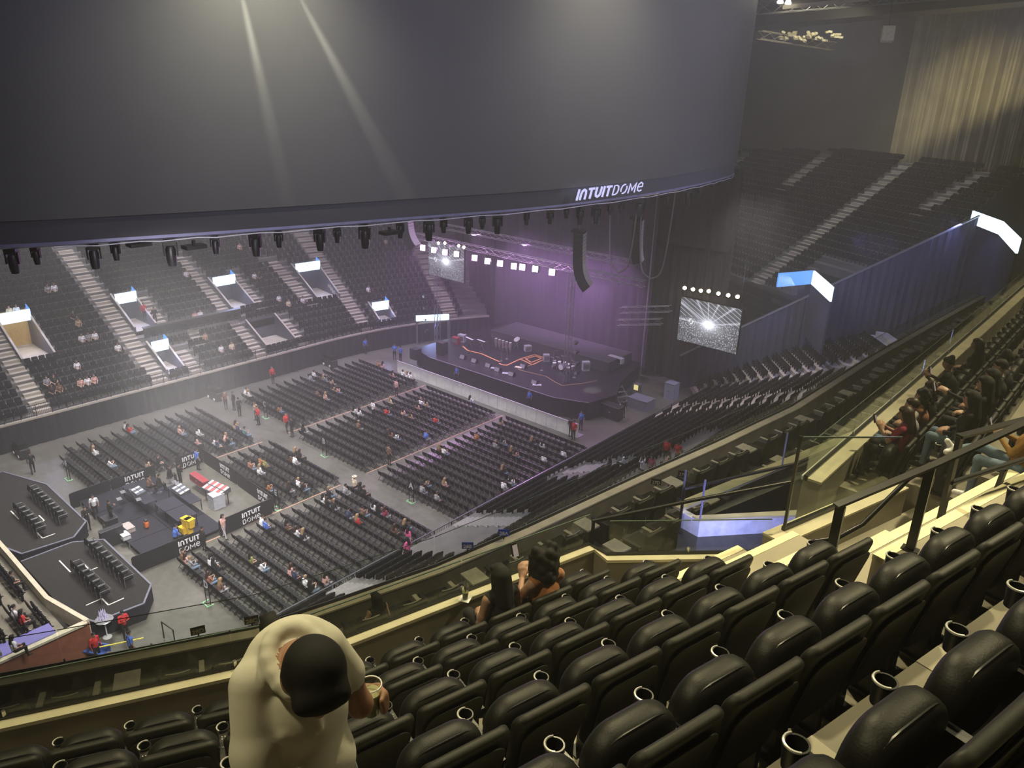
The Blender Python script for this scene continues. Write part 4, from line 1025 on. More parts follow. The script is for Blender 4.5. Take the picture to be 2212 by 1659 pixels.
def drum_kit(px_, py_, label, n, s_=1.0):
    q = at(px_, py_, 1.7); g = thing('drum_kit', label, 'drums', T(q.x, q.y, 1.7))
    sh = mat('drum_silver', (.62, .60, .66), .25, .7)
    spec = [(0, .1, .35, .30, .50, 90), (-.5, .3, .55, .18, .28, 10), (0, .45, .60, .16, .25, 10), (.5, .3, .55, .2, .32, 10), (.85, -.1, .35, .22, .40, 5), (-.8, -.1, .45, .2, .3, 5), (-1.1, .3, .5, .17, .3, 8), (1.1, .3, .5, .18, .3, 8)][:n]
    for i, (dx, dy, dz, r_, h, tilt) in enumerate(spec):
        mb = MB(); mb.lathe([(0, -h/2), (r_, -h/2), (r_, h/2), (0, h/2)], 14); o = xform(mb, T(dx*s_, dy*s_, dz*s_, rx=R(tilt))); d_ = obj('drum', o, sh, g, 40)
        mb = MB(); mb.lathe([(0, h/2+.005), (r_*.94, h/2+.005)], 14); obj('drum_head', xform(mb, T(dx*s_, dy*s_, dz*s_, rx=R(tilt))), M_WHITE, d_)
        mb = MB()
        for k in range(3): a_ = k*2.1; mb.tube([(dx*s_+.3*math.cos(a_), dy*s_+.3*math.sin(a_), 0), (dx*s_+.05*math.cos(a_), dy*s_+.05*math.sin(a_), dz*s_)], .012, 5)
        obj('stand', mb, M_METAL, d_)
    for i, (dx, dy, dz) in enumerate(((-.9, .5, 1.0), (-.4, .7, 1.15), (.4, .75, 1.2), (.95, .5, 1.05), (1.3, .1, .95), (-1.3, .2, .9))[:max(2, n-2)]):
        mb = MB(); mb.lathe([(0, .03), (.05, .025), (.24, 0), (.24, -.004)], 16); c_ = obj('cymbal', xform(mb, T(dx*s_, dy*s_, dz*s_, rx=R(-15), ry=R(10))), mat('cymbal_brass', (.55, .50, .45), .25, .8), g)
        mb = MB(); mb.tube([(dx*s_, dy*s_, 0), (dx*s_, dy*s_, dz*s_)], .013, 5); obj('stand', mb, M_METAL, c_)
    return g
drum_kit(1213, 800, 'silver drum kit at the right of the stage', 8)
q = at(1087, 757, 1.7)
g = thing('conga_set', 'row of pale congas on stands behind a clear screen on stage', 'drums', T(q.x, q.y, 1.7))
for i in range(5):
    mb = MB(); mb.lathe([(0, 0), (.10, 0), (.14, .3), (.16, .55), (.15, .8), (0, .8)], 12, (-1.0+.48*i, 0, .25)); d_ = obj('conga', mb, mat('conga_shell', (.45, .40, .42), .3, .3), g, 40)
    mb = MB(); mb.lathe([(0, .805), (.14, .805)], 12, (-1.0+.48*i, 0, .25)); obj('drum_head', mb, M_WHITE, d_)
    mb = MB(); mb.tube([(-1.15+.48*i, .1, 0), (-1.0+.48*i, 0, .3), (-.85+.48*i, -.1, 0)], .015, 5); obj('stand', mb, M_METAL, d_)
mb = MB(); mb.box((0, -.55, .8), (2.8, .02, 1.6)); obj('screen', mb, M_CLEAR, g)
q = at(1117, 752, 1.7); g = thing('timpani', 'pale tilted drum on crossed legs beside the congas', 'drum', T(q.x, q.y, 1.7)); mb = MB(); mb.lathe([(0, -.2), (.25, -.1), (.33, .15), (0, .15)], 16); obj('bowl', xform(mb, T(0, 0, .85, rx=R(35))), mat('drum_silver', ()), g, 40); mb = MB(); mb.tube([(-.3, -.2, 0), (.2, .1, .8)], .02, 5); mb.tube([(.3, -.2, 0), (-.2, .1, .8)], .02, 5); obj('legs', mb, M_METAL, g)
# monitor wedges along the lip
wed = thing('monitor_wedge', '', 'speaker', None, 'floor monitors on the stage')
mb = MB(); mb.add([(-.32, -.25, 0), (.32, -.25, 0), (.32, .25, 0), (-.32, .25, 0), (-.32, -.2, .38), (.32, -.2, .38), (.32, .05, .42), (-.32, .05, .42)], [(3, 2, 1, 0), (0, 1, 5, 4), (4, 5, 6, 7), (1, 2, 6, 5), (2, 3, 7, 6), (3, 0, 4, 7)]); obj('cabinet', mb, M_PLAST, wed)
mb = MB(); mb.quad((-.28, .235, .03), (.28, .235, .03), (.28, .07, .39), (-.28, .07, .39)); obj('grille', mb, mat('grille_grey', (.30, .30, .32), .5, .3), wed); remember(wed)
for k, (x, y) in enumerate(((1000, 775), (1025, 783), (1055, 793), (1075, 802), (1105, 812), (1130, 795), (1155, 830))):
    q = at(x, y, 1.7); M = T(q.x, q.y, 1.7, rz=R(180)); lb = 'black floor monitor wedge, %s along the stage lip' % ordn(k)
    if k == 0: wed.matrix_basis = M; wed['label'] = lb
    else: dup(wed, M, lb)
for k, (x, y, h, lb) in enumerate(((1083, 780, 1.4, 'microphone stand beside the white music stand'), (1195, 790, 1.5, 'microphone stand left of the drum kit'), (1240, 815, 1.3, 'boom stand right of the drum kit'), (1170, 800, 1.2, 'guitar stand near the orange floor lining'), (1095, 775, 1.2, 'stand beside the pale keyboard'))):
    q = at(x, y, 1.7); g = thing('microphone_stand', lb, 'stand', T(q.x, q.y, 1.7)); mb = MB(); mb.tube([(0, 0, 0), (0, 0, h)], .014, 6); obj('pole', mb, M_METAL, g); mb = MB(); mb.tube([(0, 0, h), (.3, .3, h+.1)], .01, 6); obj('boom', mb, M_METAL, g); mb = MB(); mb.lathe([(0, 0), (.16, 0), (.14, .03), (0, .03)], 12); obj('base', mb, M_METAL, g)
def stage_box(name, label, x, y, w, d, h, m, z=0, cat='case'):
    q = at(x, y, z); g = thing(name, label, cat, T(q.x, q.y, z)); mb = MB(); s_ = slab(w, h, d, .03, .02, 2); obj('cabinet', s_, m, g)
    mb = MB(); mb.box((0, -d/2-.005, h*.5), (w*.8, .02, h*.7)); obj('grille', mb, M_PLAST, g); return g
stage_box('side_speaker', 'black subwoofer standing at the left stage corner', 955, 765, .9, .8, 1.3, M_PLAST, 1.7, 'speaker')
stage_box('side_speaker', 'black speaker at the far left stage corner', 898, 775, .9, .8, 1.1, M_PLAST, 1.0, 'speaker')
stage_box('floor_speaker', 'dark subwoofer on the floor before the stage', 945, 800, 1.2, .8, .9, M_PLAST, 0, 'speaker')
stage_box('amp_rack', 'pale rack at the right end of the stage riser', 1330, 795, 1.0, .7, 1.0, mat('rack_grey', ()), 1.0, 'rack')
stage_box('amp_rack', 'pale top case on the right end of the riser', 1330, 782, 1.6, .5, .55, mat('rack_pale', (.42, .42, .42), .5), 2.2, 'rack')
stage_box('crate', 'white crate on the floor beside the stage cases', 1342, 888, .6, .5, .55, M_WHITE, 0, 'crate')
stage_box('cooler', 'red cooler on the floor beside the stage cases', 1336, 893, .6, .4, .4, mat('cooler_red', (.5, .08, .07), .5), 0, 'cooler')
q = at(1322, 890, .6); case('flight_case', 'large flight case in a metal frame at the right of the stage', q.x, q.y, 0, 1.8, .8, 1.3)
q = at(1385, 870, .5); case('flight_case', 'dark flight case with pale side near the lower bowl fence', q.x, q.y, 0, 2.0, 1.4, 1.0, mat('case_greyside', (.20, .20, .26), .5))
q = at(1450, 850, .5); case('flight_case', 'blue-lit case in the corner passage', q.x, q.y, 0, 1.0, 1.0, 1.6, mat('case_bluegrey', (.26, .27, .36), .5))
q = at(1278, 858, 1.0); g = thing('monitor_desk', 'brightly lit monitor desk at the right stage wing', 'console', T(q.x, q.y, 0)); mb = MB(); mb.box((0, 0, .95), (2.2, 1.2, .08)); obj('desk_top', mb, M_STEEL, g)
for i in range(9): mb = MB(); mb.box((-.85+.42*(i % 5), -.3+.55*(i//5), 1.06), (.32, .36, .14), .2*i); obj('gear', mb, mat('gear_pale', (.70, .66, .48), .5) if i % 2 else M_PLAST, g)
for sx_ in (-1, 1): mb = MB(); mb.bar((sx_*1.0, -.5, 0), (sx_*1.0, -.5, .9), .06); mb.bar((sx_*1.0, .5, 0), (sx_*1.0, .5, .9), .06); obj('trestle', mb, M_METAL, g)
spot('desk_lamp', (q.x, q.y, 3.4), (q.x, q.y, 1), 260, (1, .93, .75), 60, .5, .1)
q = at(1365, 835, .8); g = thing('work_light', 'small yellow-lit tool cabinet at the right stage wing', 'cabinet', T(q.x+.6, q.y, 0)); obj('body', slab(.7, 1.3, .5, .03, .02, 2), M_STEEL, g); mb = MB(); mb.box((0, -.27, .95), (.45, .02, .5)); obj('lit_panel', mb, emit('panel_yellow', (1, .85, .35), .9), g)
for k, (x, y, w, d, h, c_, nm_, lb) in enumerate(((1015, 750, 1.3, .45, .9, 'rack_grey', 'keyboard', 'keyboard on stand at the left of the stage'), (1040, 756, 1.2, .4, .95, 'gear_pale', 'keyboard', 'second pale keyboard near the congas'), (985, 742, .8, .5, .7, 'case_red', 'guitar_amp', 'red guitar amplifier at the far left of the stage'), (998, 738, .8, .5, .8, 'rack_grey', 'guitar_amp', 'grey guitar amplifier beside the red one'), (1120, 795, .7, .4, .12, 'gear_pale', 'pedal_board', 'pale pedal board beside the orange floor lining'), (1070, 797, .9, .4, .1, 'rack_grey', 'pedal_board', 'grey pedal board near the stage lip'), (1095, 808, .9, .4, .1, 'rack_grey', 'pedal_board', 'pedal board in the middle of the stage lip'), (1160, 833, .8, .4, .1, 'rack_grey', 'pedal_board', 'pedal board at the right of the stage lip'), (1180, 780, .6, .5, .7, 'rack_grey', 'guitar_amp', 'small amplifier left of the drum kit'), (1265, 800, .7, .5, .9, 'rack_grey', 'guitar_amp', 'tall amplifier right of the drum kit'), (1140, 758, .7, .5, .6, 'rack_grey', 'guitar_amp', 'amplifier in front of the riser'))):
    q = at(x, y, 1.7); g = thing(nm_, lb, nm_.replace('_', ' '), T(q.x, q.y, 1.7, rz=R(-10+7*k)))
    if nm_ == 'keyboard':
        mb = MB(); mb.box((0, 0, h), (w, d, .10)); obj('body', mb, MATS['console_body'], g); mb = MB(); mb.box((0, -.06, h+.055), (w*.92, d*.4, .012)); obj('keys', mb, M_WHITE, g); mb = MB(); mb.bar((-w*.35, 0, 0), (w*.25, 0, h-.05), .04); mb.bar((w*.35, 0, 0), (-w*.25, 0, h-.05), .04); obj('stand', mb, M_METAL, g)
    else:
        obj('cabinet', slab(w, h, d, .02, .015, 2), MATS.get(c_, M_STEEL), g); mb = MB(); mb.box((0, -d/2-.004, h*.5), (w*.8, .012, h*.6)); obj('front_panel', mb, M_STEEL, g)
# stage-side metal stairs
g = thing('stage_stairs', 'metal stage stairs with open treads at the right wing', 'stairs', T(0, 0, 0)); a_ = at(1320, 812, 1.7); b_ = Vector((a_.x+2.6, a_.y-1.2, 0))
for i in range(6): mb = MB(); c_ = a_.lerp(b_, (i+.5)/6); mb.box(c_, (.25, 1.2, .04), R(-25)); obj('tread', mb, mat('edge_steel', ()), g)
for sy_ in (-.6, .6): mb = MB(); mb.bar(a_+Vector((.25*sy_, sy_, 0)), b_+Vector((.25*sy_, sy_, 0)), .06); obj('stringer', mb, mat('edge_steel', ()), g)

spot('stage_fill', (-45, 46, 19), (-44, 54, 1.7), 2200, (1, .92, .95), 60, .7, .4)  # added lamp that brings out the stage gear
# ================================================================== DRAPES AND SCREENS around the stage
def drape(name, pts, z0, z1, m, amp=.12, per=.8, label=None):
    mb = MB(); P = [Vector(p) for p in pts]
    for i in range(len(P)-1):
        L = (P[i+1]-P[i]).length; k = int(L/.16); t = (P[i+1]-P[i]).normalized(); n_ = Vector((-t.y, t.x))
        f = lambda j: P[i]+t*(L*j/k)+n_*(amp*math.sin(L*j/k*6.28/per)+amp*.5*math.sin(L*j/k*2.3))
        for j in range(k): a_, b_ = f(j), f(j+1); mb.quad((*a_, z0), (*b_, z0), (*b_, z1), (*a_, z1))
    return struct(name, mb, m, 70, label)
drape('wall_backdrop', [(-57.5, 62.8), (-36.9, 62.8)], 1.0, 19, mat('backdrop', (.045, .043, .052), .85), .05, 1.1, 'plain dark backdrop behind the stage')
drape('wall_sidedrape', [(-37.4, 63.6), (-36.6, 64.5), (-30.1, 64.5)], 0, 20.6, M_DRAPE, .10, .9, 'tall black drape at the right of the stage')
drape('wall_sidedrape_left', [(-62, 63.6), (-57.2, 62.6)], 0, 13.0, M_DRAPE, .10, .9, 'tall black drape at the left of the stage')
drape('wall_topdrape', [(-58, 63.5), (-29.8, 63.5)], 13.5, 20.7, M_DRAPE, .1, 1.2)
mb = MB(); mb.tube([(-37.2, 62.6, 0), (-37.2, 62.6, 19)], .05, 8); struct('trim_60', mb, mat('edge_steel', ()))
def screen_material():
    m = bpy.data.materials.new('led_picture'); m.use_nodes = True; nt = m.node_tree; b = nt.nodes['Principled BSDF']
    tc = nt.nodes.new('ShaderNodeTexCoord')
    vo = nt.nodes.new('ShaderNodeTexVoronoi'); vo.inputs['Scale'].default_value = 7; nt.links.new(tc.outputs['Object'], vo.inputs['Vector'])
    no = nt.nodes.new('ShaderNodeTexNoise'); no.inputs['Scale'].default_value = 1.6; no.inputs['Detail'].default_value = 8; nt.links.new(tc.outputs['Object'], no.inputs['Vector'])
    sx_ = nt.nodes.new('ShaderNodeSeparateXYZ'); nt.links.new(tc.outputs['Object'], sx_.inputs[0])
    def M2(op, a_, b_=None, c_=None):
        n = nt.nodes.new('ShaderNodeMath'); n.operation = op
        for i, v in enumerate((a_, b_, c_)):
            if v is None: continue
            if isinstance(v, (int, float)): n.inputs[i].default_value = v
            else: nt.links.new(v, n.inputs[i])
        return n.outputs[0]
    x, z = sx_.outputs['X'], sx_.outputs['Z']
    r2 = M2('ADD', M2('MULTIPLY', x, x), M2('MULTIPLY', M2('MULTIPLY', z, z), 2.2))
    burst = M2('DIVIDE', .22, M2('ADD', r2, .10))
    ang = M2('ARCTAN2', z, x); rays = M2('POWER', M2('ABSOLUTE', M2('SINE', M2('MULTIPLY', ang, 6.5))), 30)
    rays = M2('MULTIPLY', rays, M2('GREATER_THAN', z, -.1))
    beam = M2('POWER', M2('ABSOLUTE', M2('SINE', M2('ADD', M2('MULTIPLY', x, 5), M2('MULTIPLY', z, 9)))), 24)
    beam = M2('MULTIPLY', beam, M2('GREATER_THAN', z, .35))
    crowd = M2('MULTIPLY', M2('POWER', M2('SUBTRACT', 1.0, vo.outputs['Distance']), 5), M2('LESS_THAN', z, .3))
    tot = M2('ADD', M2('ADD', M2('MULTIPLY', burst, 1.3), M2('MULTIPLY', rays, .35)), M2('ADD', M2('MULTIPLY', beam, .4), M2('MULTIPLY', crowd, 1.1)))
    tot = M2('MULTIPLY_ADD', no.outputs['Fac'], .12, tot)
    cl = nt.nodes.new('ShaderNodeCombineColor'); 
    for i, k in enumerate((.86, .88, 1.0)): nt.links.new(M2('MULTIPLY', tot, k), cl.inputs[i])
    nt.links.new(cl.outputs[0], b.inputs['Emission Color']); b.inputs['Emission Strength'].default_value = 1.3; b.inputs['Base Color'].default_value = (.01, .01, .01, 1)
    return m
M_LED = screen_material()
def led_screen(label, x0, x1, z0, z1, y):
    g = thing('led_screen', label, 'screen', T((x0+x1)/2, y, (z0+z1)/2)); w, h = x1-x0, z1-z0
    mb = MB(); mb.quad((-w/2, -.06, -h/2), (w/2, -.06, -h/2), (w/2, -.06, h/2), (-w/2, -.06, h/2)); obj('picture', mb, M_LED, g)
    mb = MB(); mb.box((0, .05, 0), (w+.12, .2, h+.12)); obj('frame', mb, M_BLACK, g)
    mb, xx = name_letters('O', .5, .2, -1.9, -.28, 0, .02); obj('logo', xform(mb, T(0, -.07, 0)), emit('logo_white', (1, 1, 1), 1.0), g)
    mb = MB(); mb.bar((-w/2+.3, .1, h/2), (-w/2+.3, .1, h/2+9.3), .04); mb.bar((w/2-.3, .1, h/2), (w/2-.3, .1, h/2+9.3), .04); obj('hanger', mb, M_BLKM, g)
led_screen('bright LED screen with concert crowd picture at the right of the stage', -31.65, -26.0, 6.15, 10.05, 59.0)
led_screen('bright LED screen behind the violet lights at the left of the stage', -64.6, -58.9, 6.1, 10.0, 59.6)

# ---- PA line arrays
def line_array(label, x, y, ztop, n, s_=1):
    g = thing('line_array', label, 'loudspeaker', T(x, y, 0, rz=R(-66))); z = ztop; yy = 0.0; ang = 0.0
    mb = MB(); mb.box((0, .1, ztop+.12), (1.1, .9, .12)); obj('fly_bar', mb, M_BLKM, g)
    for i in range(n):
        h = .29; ang = R(0.6*i + (1.7*max(0, i-7)**1.45)); d = Vector((0, math.sin(ang), -math.cos(ang)))*h
        c = Vector((0, yy, z))+d/2; yy += d.y; z += d.z
        mb = MB(); k = slab(1.25, h*.96, .75, .02, .02, 2); o = xform(k, Matrix.Translation(c) @ Matrix.Rotation(ang, 4, 'X') @ Matrix.Translation((0, .25, -h*.48))); b_ = obj('speaker_box', o, M_PLAST, g)
        mb = MB(); mb.box((0, .64, 0), (1.2, .03, h*.80)); obj('rear_panel', xform(mb, Matrix.Translation(c) @ Matrix.Rotation(ang, 4, 'X')), mat('array_grille', (.55, .52, .55), .5, .1), b_)
    mb = MB(); mb.bar((0, .2, ztop+.2), (0, .2, 21.5), .03); obj('chain', mb, M_STEEL, g); return g
line_array('curved hanging line array of loudspeakers at the right of the stage', -35.0, 47.6, 16.5, 16)
line_array('curved hanging line array of loudspeakers at the left of the stage', -55.3, 47.9, 16.5, 16)
line_array('thin side-fill line array hanging behind the right array', -33.0, 52.5, 17.2, 12)
for k, (x, y, z0, z1) in enumerate(((1262, 480, 12, 20), (1275, 480, 12, 20))): pass
# hanging cable loops
for k, (xa, xb) in enumerate(((-34.2, -31.6), (-31.4, -28.6))):
    mb = MB(); pts = [(xa+(xb-xa)*t, 50.6, 13.3+(7.0 if k == 0 else 6.0)*(2*t-1)**6+.6*abs(2*t-1)) for t in np.linspace(0, 1, 25)]
    mb.tube(pts, .06, 6); o = obj('cable_loop', mb, M_STEEL); tag(o, ('hanging loop of cables beside the right loudspeaker array', 'hanging loop of cables in front of the side drape')[k], 'cable')

# ---- trusses and show lights
def truss(name, label, a_, b_, w=.5, bay=.9, lit=M_STEEL):
    a_, b_ = Vector(a_), Vector(b_); d = (b_-a_); L = d.length; t = d/L
    sd = t.cross(Vector((0, 0, 1))); sd = sd.normalized() if sd.length > .01 else Vector((1, 0, 0)); up = sd.cross(t)
    g = thing(name, label, 'truss', T(0, 0, 0)); C4 = [sd*(w/2)*i+up*(w/2)*j for i, j in ((-1, -1), (1, -1), (1, 1), (-1, 1))]
    for c in C4: mb = MB(); mb.tube([a_+c, b_+c], .03, 5); obj('chord', mb, lit, g)
    n = int(L/bay); mb = MB()
    for i in range(n):
        p, q = a_+t*(L*i/n), a_+t*(L*(i+1)/n)
        for k in range(4): mb.tube([p+C4[k], q+C4[(k+1) % 4]], .016, 4, False)
    o = obj('lattice', mb, lit, g); o['kind'] = 'stuff'; return g
truss('lighting_truss', 'long lighting truss carrying the violet square lights over the stage', (-59.5, 53.0, 12.1), (-32, 53.0, 12.1))
truss('lighting_truss', 'second lighting truss behind the violet lights', (-59, 57, 12.6), (-36, 57, 12.6))
truss('side_truss', 'angled side truss with dark lamps right of the array', (-36.5, 57.0, 8.2), (-31.8, 57.5, 9.2))
truss('side_truss', 'lower angled side truss right of the array', (-36.7, 57.0, 7.0), (-32.5, 57.5, 7.9))
truss('truss_tower', 'vertical truss tower with lamps at the left of the stage', (-58.4, 55, 0), (-58.4, 55, 8.6), .45)
truss('truss_tower', 'vertical truss tower with lamps in front of the right stage', (-38.9, 52.6, 1.7), (-38.9, 52.6, 11.8), .4)
sl0 = thing('square_light', '', 'stage light', None, 'violet square lights on the stage truss')
mb = MB(); mb.box((0, .12, 0), (.62, .22, .62)); obj('housing', mb, M_PLAST, sl0); mb = MB(); mb.quad((-.26, .0, -.26), (.26, .0, -.26), (.26, .0, .26), (-.26, .0, .26)); obj('lens', mb, emit('violet_lens', (1.0, .66, 1.0), 26.0), sl0)
mb = MB(); mb.tube([(-.35, .12, 0), (-.35, .12, .4), (.35, .12, .4), (.35, .12, 0)], .02, 5); obj('yoke', mb, M_BLKM, sl0); remember(sl0)
for k, (x, y) in enumerate(((913, 535), (937, 540), (961, 545), (986, 549), (1025, 557), (1053, 564), (1080, 569), (1110, 575), (1128, 577), (1156, 581), (1192, 588))):
    q = at_plane(x, y, (0, 1, 0), 52.55); M = T(q.x, q.y, q.z, rx=R(-12), rz=R(20)); point('violet_lamp', (q.x+.15, q.y-.5, q.z-.05), 260, (.88, .40, 1.0), .25) if k % 2 == 0 else None; lb = 'glowing violet square light, %s along the stage truss' % ordn(k)
    if k == 0: sl0.matrix_basis = M; sl0['label'] = lb
    else: dup(sl0, M, lb)
for i in range(4): area('violet_wash', (-57+7*i, 52.3, 11.4), (-53+5.5*i, 44.0, 4), 380, VIOLET, 3, .6, 140)
for i in range(3): spot('violet_wash', (-55+7*i, 56.5, 12.3), (-52+5*i, 62.5, 7), 5200, VIOLET, 85, .8, .3)
yl0 = thing('amber_lamp', '', 'stage light', None, 'amber lamps above the screens')
mb = MB(); mb.lathe([(0, 0), (.17, 0), (.22, .12), (.16, .3), (0, .3)], 12); o = xform(mb, T(0, .3, 0, rx=R(90))); obj('housing', o, M_PLAST, yl0, 40)
mb = MB(); mb.lathe([(0, 0), (.155, 0)], 12); obj('lens', xform(mb, T(0, -.012, 0, rx=R(90))), emit('amber_lens', (1.0, .80, .38), 45.0), yl0); remember(yl0); used = False
for k, (x, y, pl) in enumerate(((1479, 622, 58.4), (1497, 625, 58.4), (1514, 628, 58.4), (1531, 629, 58.4), (1552, 634, 58.4), (1573, 638, 58.4), (1593, 641, 58.4), (947, 525, 56.5), (961, 525, 56.5), (991, 531, 56.5), (1002, 534, 56.5))):
    q = at_plane(x, y, (0, 1, 0), pl); M = T(q.x, q.y, q.z, rz=R(30)); lb = 'glowing amber lamp, %s %s' % (ordn(k if k < 7 else k-7), 'in the row above the right screen' if k < 7 else 'on the rear truss above the left screen')
    if not used: used = True; yl0.matrix_basis = M; yl0['label'] = lb
    else: dup(yl0, M, lb)
mb = MB(); mb.bar((-32, 58.7, 10.75), (-25.8, 58.7, 10.9), .08); mb.bar((-31.6, 59, 10.1), (-31.6, 58.7, 10.8), .05); mb.bar((-26.1, 59, 10.1), (-26.1, 58.7, 10.85), .05); o = obj('lamp_bar', mb, M_BLKM); tag(o, 'black bar carrying the amber lamps over the right screen', 'bar')
area('amber_wash', (-28.9, 58.1, 10.7), (-28.9, 52, 9), 160, (1, .78, .38), 5, .3, 150)
for k, (x, y) in enumerate(((918, 640), (919, 665), (920, 690), (922, 715), (1245, 760), (1246, 785), (1247, 805), (1243, 740))):
    q = at_plane(x, y, (0, 1, 0), 54.6 if k < 4 else 52.2); g = thing('tower_lamp', 'dark lamp, %s down the %s truss tower' % (ordn(k % 4), 'left' if k < 4 else 'right'), 'stage light', T(q.x, q.y, q.z), 'lamps on the truss towers')
    mb = MB(); mb.lathe([(0, -.25), (.16, -.25), (.22, 0), (.14, .22), (0, .22)], 12); obj('head', xform(mb, T(rx=R(90))), M_PLAST, g, 40); mb = MB(); mb.lathe([(0, 0), (.15, 0)], 12); obj('lens', xform(mb, T(0, -.26, 0, rx=R(90))), M_METAL, g)

# ================================================================== MOVING HEADS under the video board
def moving_head(name, label, p, s_, yaw):
    g = thing(name, label, 'moving light', T(p.x, p.y, p.z, rz=yaw) @ Matrix.Scale(s_, 4), 'moving lights hanging under the video board')
    return g
def mh_build(g):
    mb = MB(); mb.box((0, 0, -.10), (.44, .34, .18)); mb.box((0, 0, .02), (.3, .06, .08)); obj('base', mb, M_PLAST, g)
    mb = MB(); mb.box((-.23, 0, -.38), (.06, .16, .46)); mb.box((.23, 0, -.38), (.06, .16, .46)); mb.box((0, 0, -.21), (.5, .16, .05)); obj('yoke', mb, M_BLKM, g)
    h_ = MB(); h_.lathe([(0, .22), (.14, .22), (.18, .10), (.18, -.28), (.145, -.52), (0, -.52)], 14); hd = obj('head', xform(h_, T(0, 0, -.48)), mat('lamp_body', (.016, .016, .022), .4), g, 40)
    mb = MB(); mb.lathe([(0, -.525), (.12, -.525)], 14); obj('lens', xform(mb, T(0, 0, -.48)), mat('lens_dark', (.10, .10, .13), .1), hd)
    for sx_ in (-.12, .12): mb = MB(); mb.lathe([(0, .05), (.03, .04), (.035, 0), (0, -.02)], 8, (sx_, 0, .03)); obj('clamp', mb, M_METAL, g)
mh0 = moving_head('moving_head', '', Vector((0, 0, 0)), 1, 0); mh_build(mh0); remember(mh0); used = False
hpx = [(28, 538, 1.0), (80, 535, .7), (205, 527, 1.05), (253, 525, .75), (372, 518, 1.15), (470, 510, .8), (557, 504, 1.05), (608, 500, .75), (697, 494, 1.05), (735, 491, .75), (795, 486, 1.15), (872, 480, .8), (934, 474, 1.1), (966, 472, .75), (1020, 468, .9), (1050, 466, .7), (1083, 463, 1.05), (1146, 458, .7), (1197, 453, .8), (1232, 449, .6), (1262, 447, 1.0), (1297, 443, 1.1), (1326, 440, .7), (1350, 436, .7), (1391, 430, 1.1), (1450, 418, .7), (1494, 409, 1.1), (1520, 403, .7)]
for k, (x, y, s_) in enumerate(hpx):
    q = at(x, y+2, 20.86); M = T(q.x-.25, q.y, 20.88, rz=R(rnd.uniform(-30, 30)+60)) @ Matrix.Scale(s_*.92, 4); lb = 'black moving light, %s from the left under the video board' % ordn(k)
    if not used: used = True; mh0.matrix_basis = M; mh0['label'] = lb
    else: dup(mh0, M, lb)
for k, (x, y) in enumerate(((305, 531), (425, 536), (848, 505))):
    q = at(x, y, 20.75); mb = MB(); mb.box((q.x-.2, q.y, 20.78), (.5, .8, .14)); mb.box((q.x-.2, q.y, 20.92), (.1, .1, .2)); o = obj('junction_box', mb, M_PLAST); tag(o, ('flat dark box under the video board above the left aisle', 'flat dark box under the video board near the stair', 'flat grey box under the video board before the left array')[k], 'box')
# ceiling rig at the top right
truss('roof_truss', 'dark roof truss with work lamps at the top right', tuple(at_plane(1600, 20, (0, 1, 0), 62)), tuple(at_plane(2212, -30, (0, 1, 0), 70)), .9, 1.2)
truss('roof_truss', 'lower roof truss with cables next to the video board', tuple(at_plane(1640, 75, (0, 1, 0), 64)), tuple(at_plane(1800, 100, (0, 1, 0), 70)), .6, .9, M_CONC)
a_, b_ = at_plane(1690, 20, (0, 1, 0), 58), at_plane(1875, 2, (0, 1, 0), 58)
mb = MB(); mb.obox(a_, b_-a_, (0, 3, 1.2), (0, 0, .25)); struct('beam_roof', mb, M_CONC)
mb = MB(); a_, b_ = at_plane(1600, 60, (0, 1, 0), 72), at_plane(2240, 0, (0, 1, 0), 76); mb.obox(a_, b_-a_, (0, 4, 0), (0, 0, 1.6)); struct('beam_catwalk', mb, M_BLACK)
for k, (x, y) in enumerate(((1685, 8), (1702, 10))):
    q = at_plane(x, y, (0, 1, 0), 57.5); mb = MB(); mb.lathe([(0, 0), (.2, .02), (.22, .1), (.1, .35), (0, .35)], 12); o = obj('work_lamp', xform(mb, T(q.x, q.y, q.z)), emit('work_lamp_glow', (1, .95, .75), 8)); tag(o, ('bright work lamp under the roof slab, nearer the video board', 'bright work lamp under the roof slab, nearer the curtain')[k], 'lamp')
q = at_plane(1917, 78, (0, 1, 0), 60); g = thing('hanging_speaker', 'pale box loudspeaker hanging in front of the curtain', 'loudspeaker', T(q.x, q.y, q.z-.35, rz=R(25), rx=R(-12))); obj('cabinet', slab(.8, .95, .7, .04, .03, 3), mat('speaker_pale', (.70, .64, .44), .5), g, 50); mb = MB(); mb.bar((0, 0, .95), (0, .2, 3), .03); obj('hanger', mb, M_BLKM, g)
mb = MB()
for i in range(26):
    q = at_plane(1690+i*5+rnd.uniform(-3, 3), 74+rnd.uniform(-6, 18), (0, 1, 0), 66); mb.box(q, (.5*rnd.random()+.1, .3, .15), rnd.random()*3, rnd.random())
o = obj('cable_clutter', mb, mat('rig_pale', (.75, .70, .5), .5)); o['kind'] = 'stuff'; tag(o, 'pale tangle of cables and clamps on the roof truss', 'cables')
spot('rig_lamp', tuple(at_plane(1760, -60, (0, 1, 0), 60)), tuple(at_plane(1740, 90, (0, 1, 0), 66)), 2500, (1, .92, .6), 70, .6, .2)
# warm lamps high up that graze the curtain
spot('curtain_lamp', (-21, 74, 38.5), (-20, 92, 24), 16000, (1, .88, .5), 50, .9, .3)
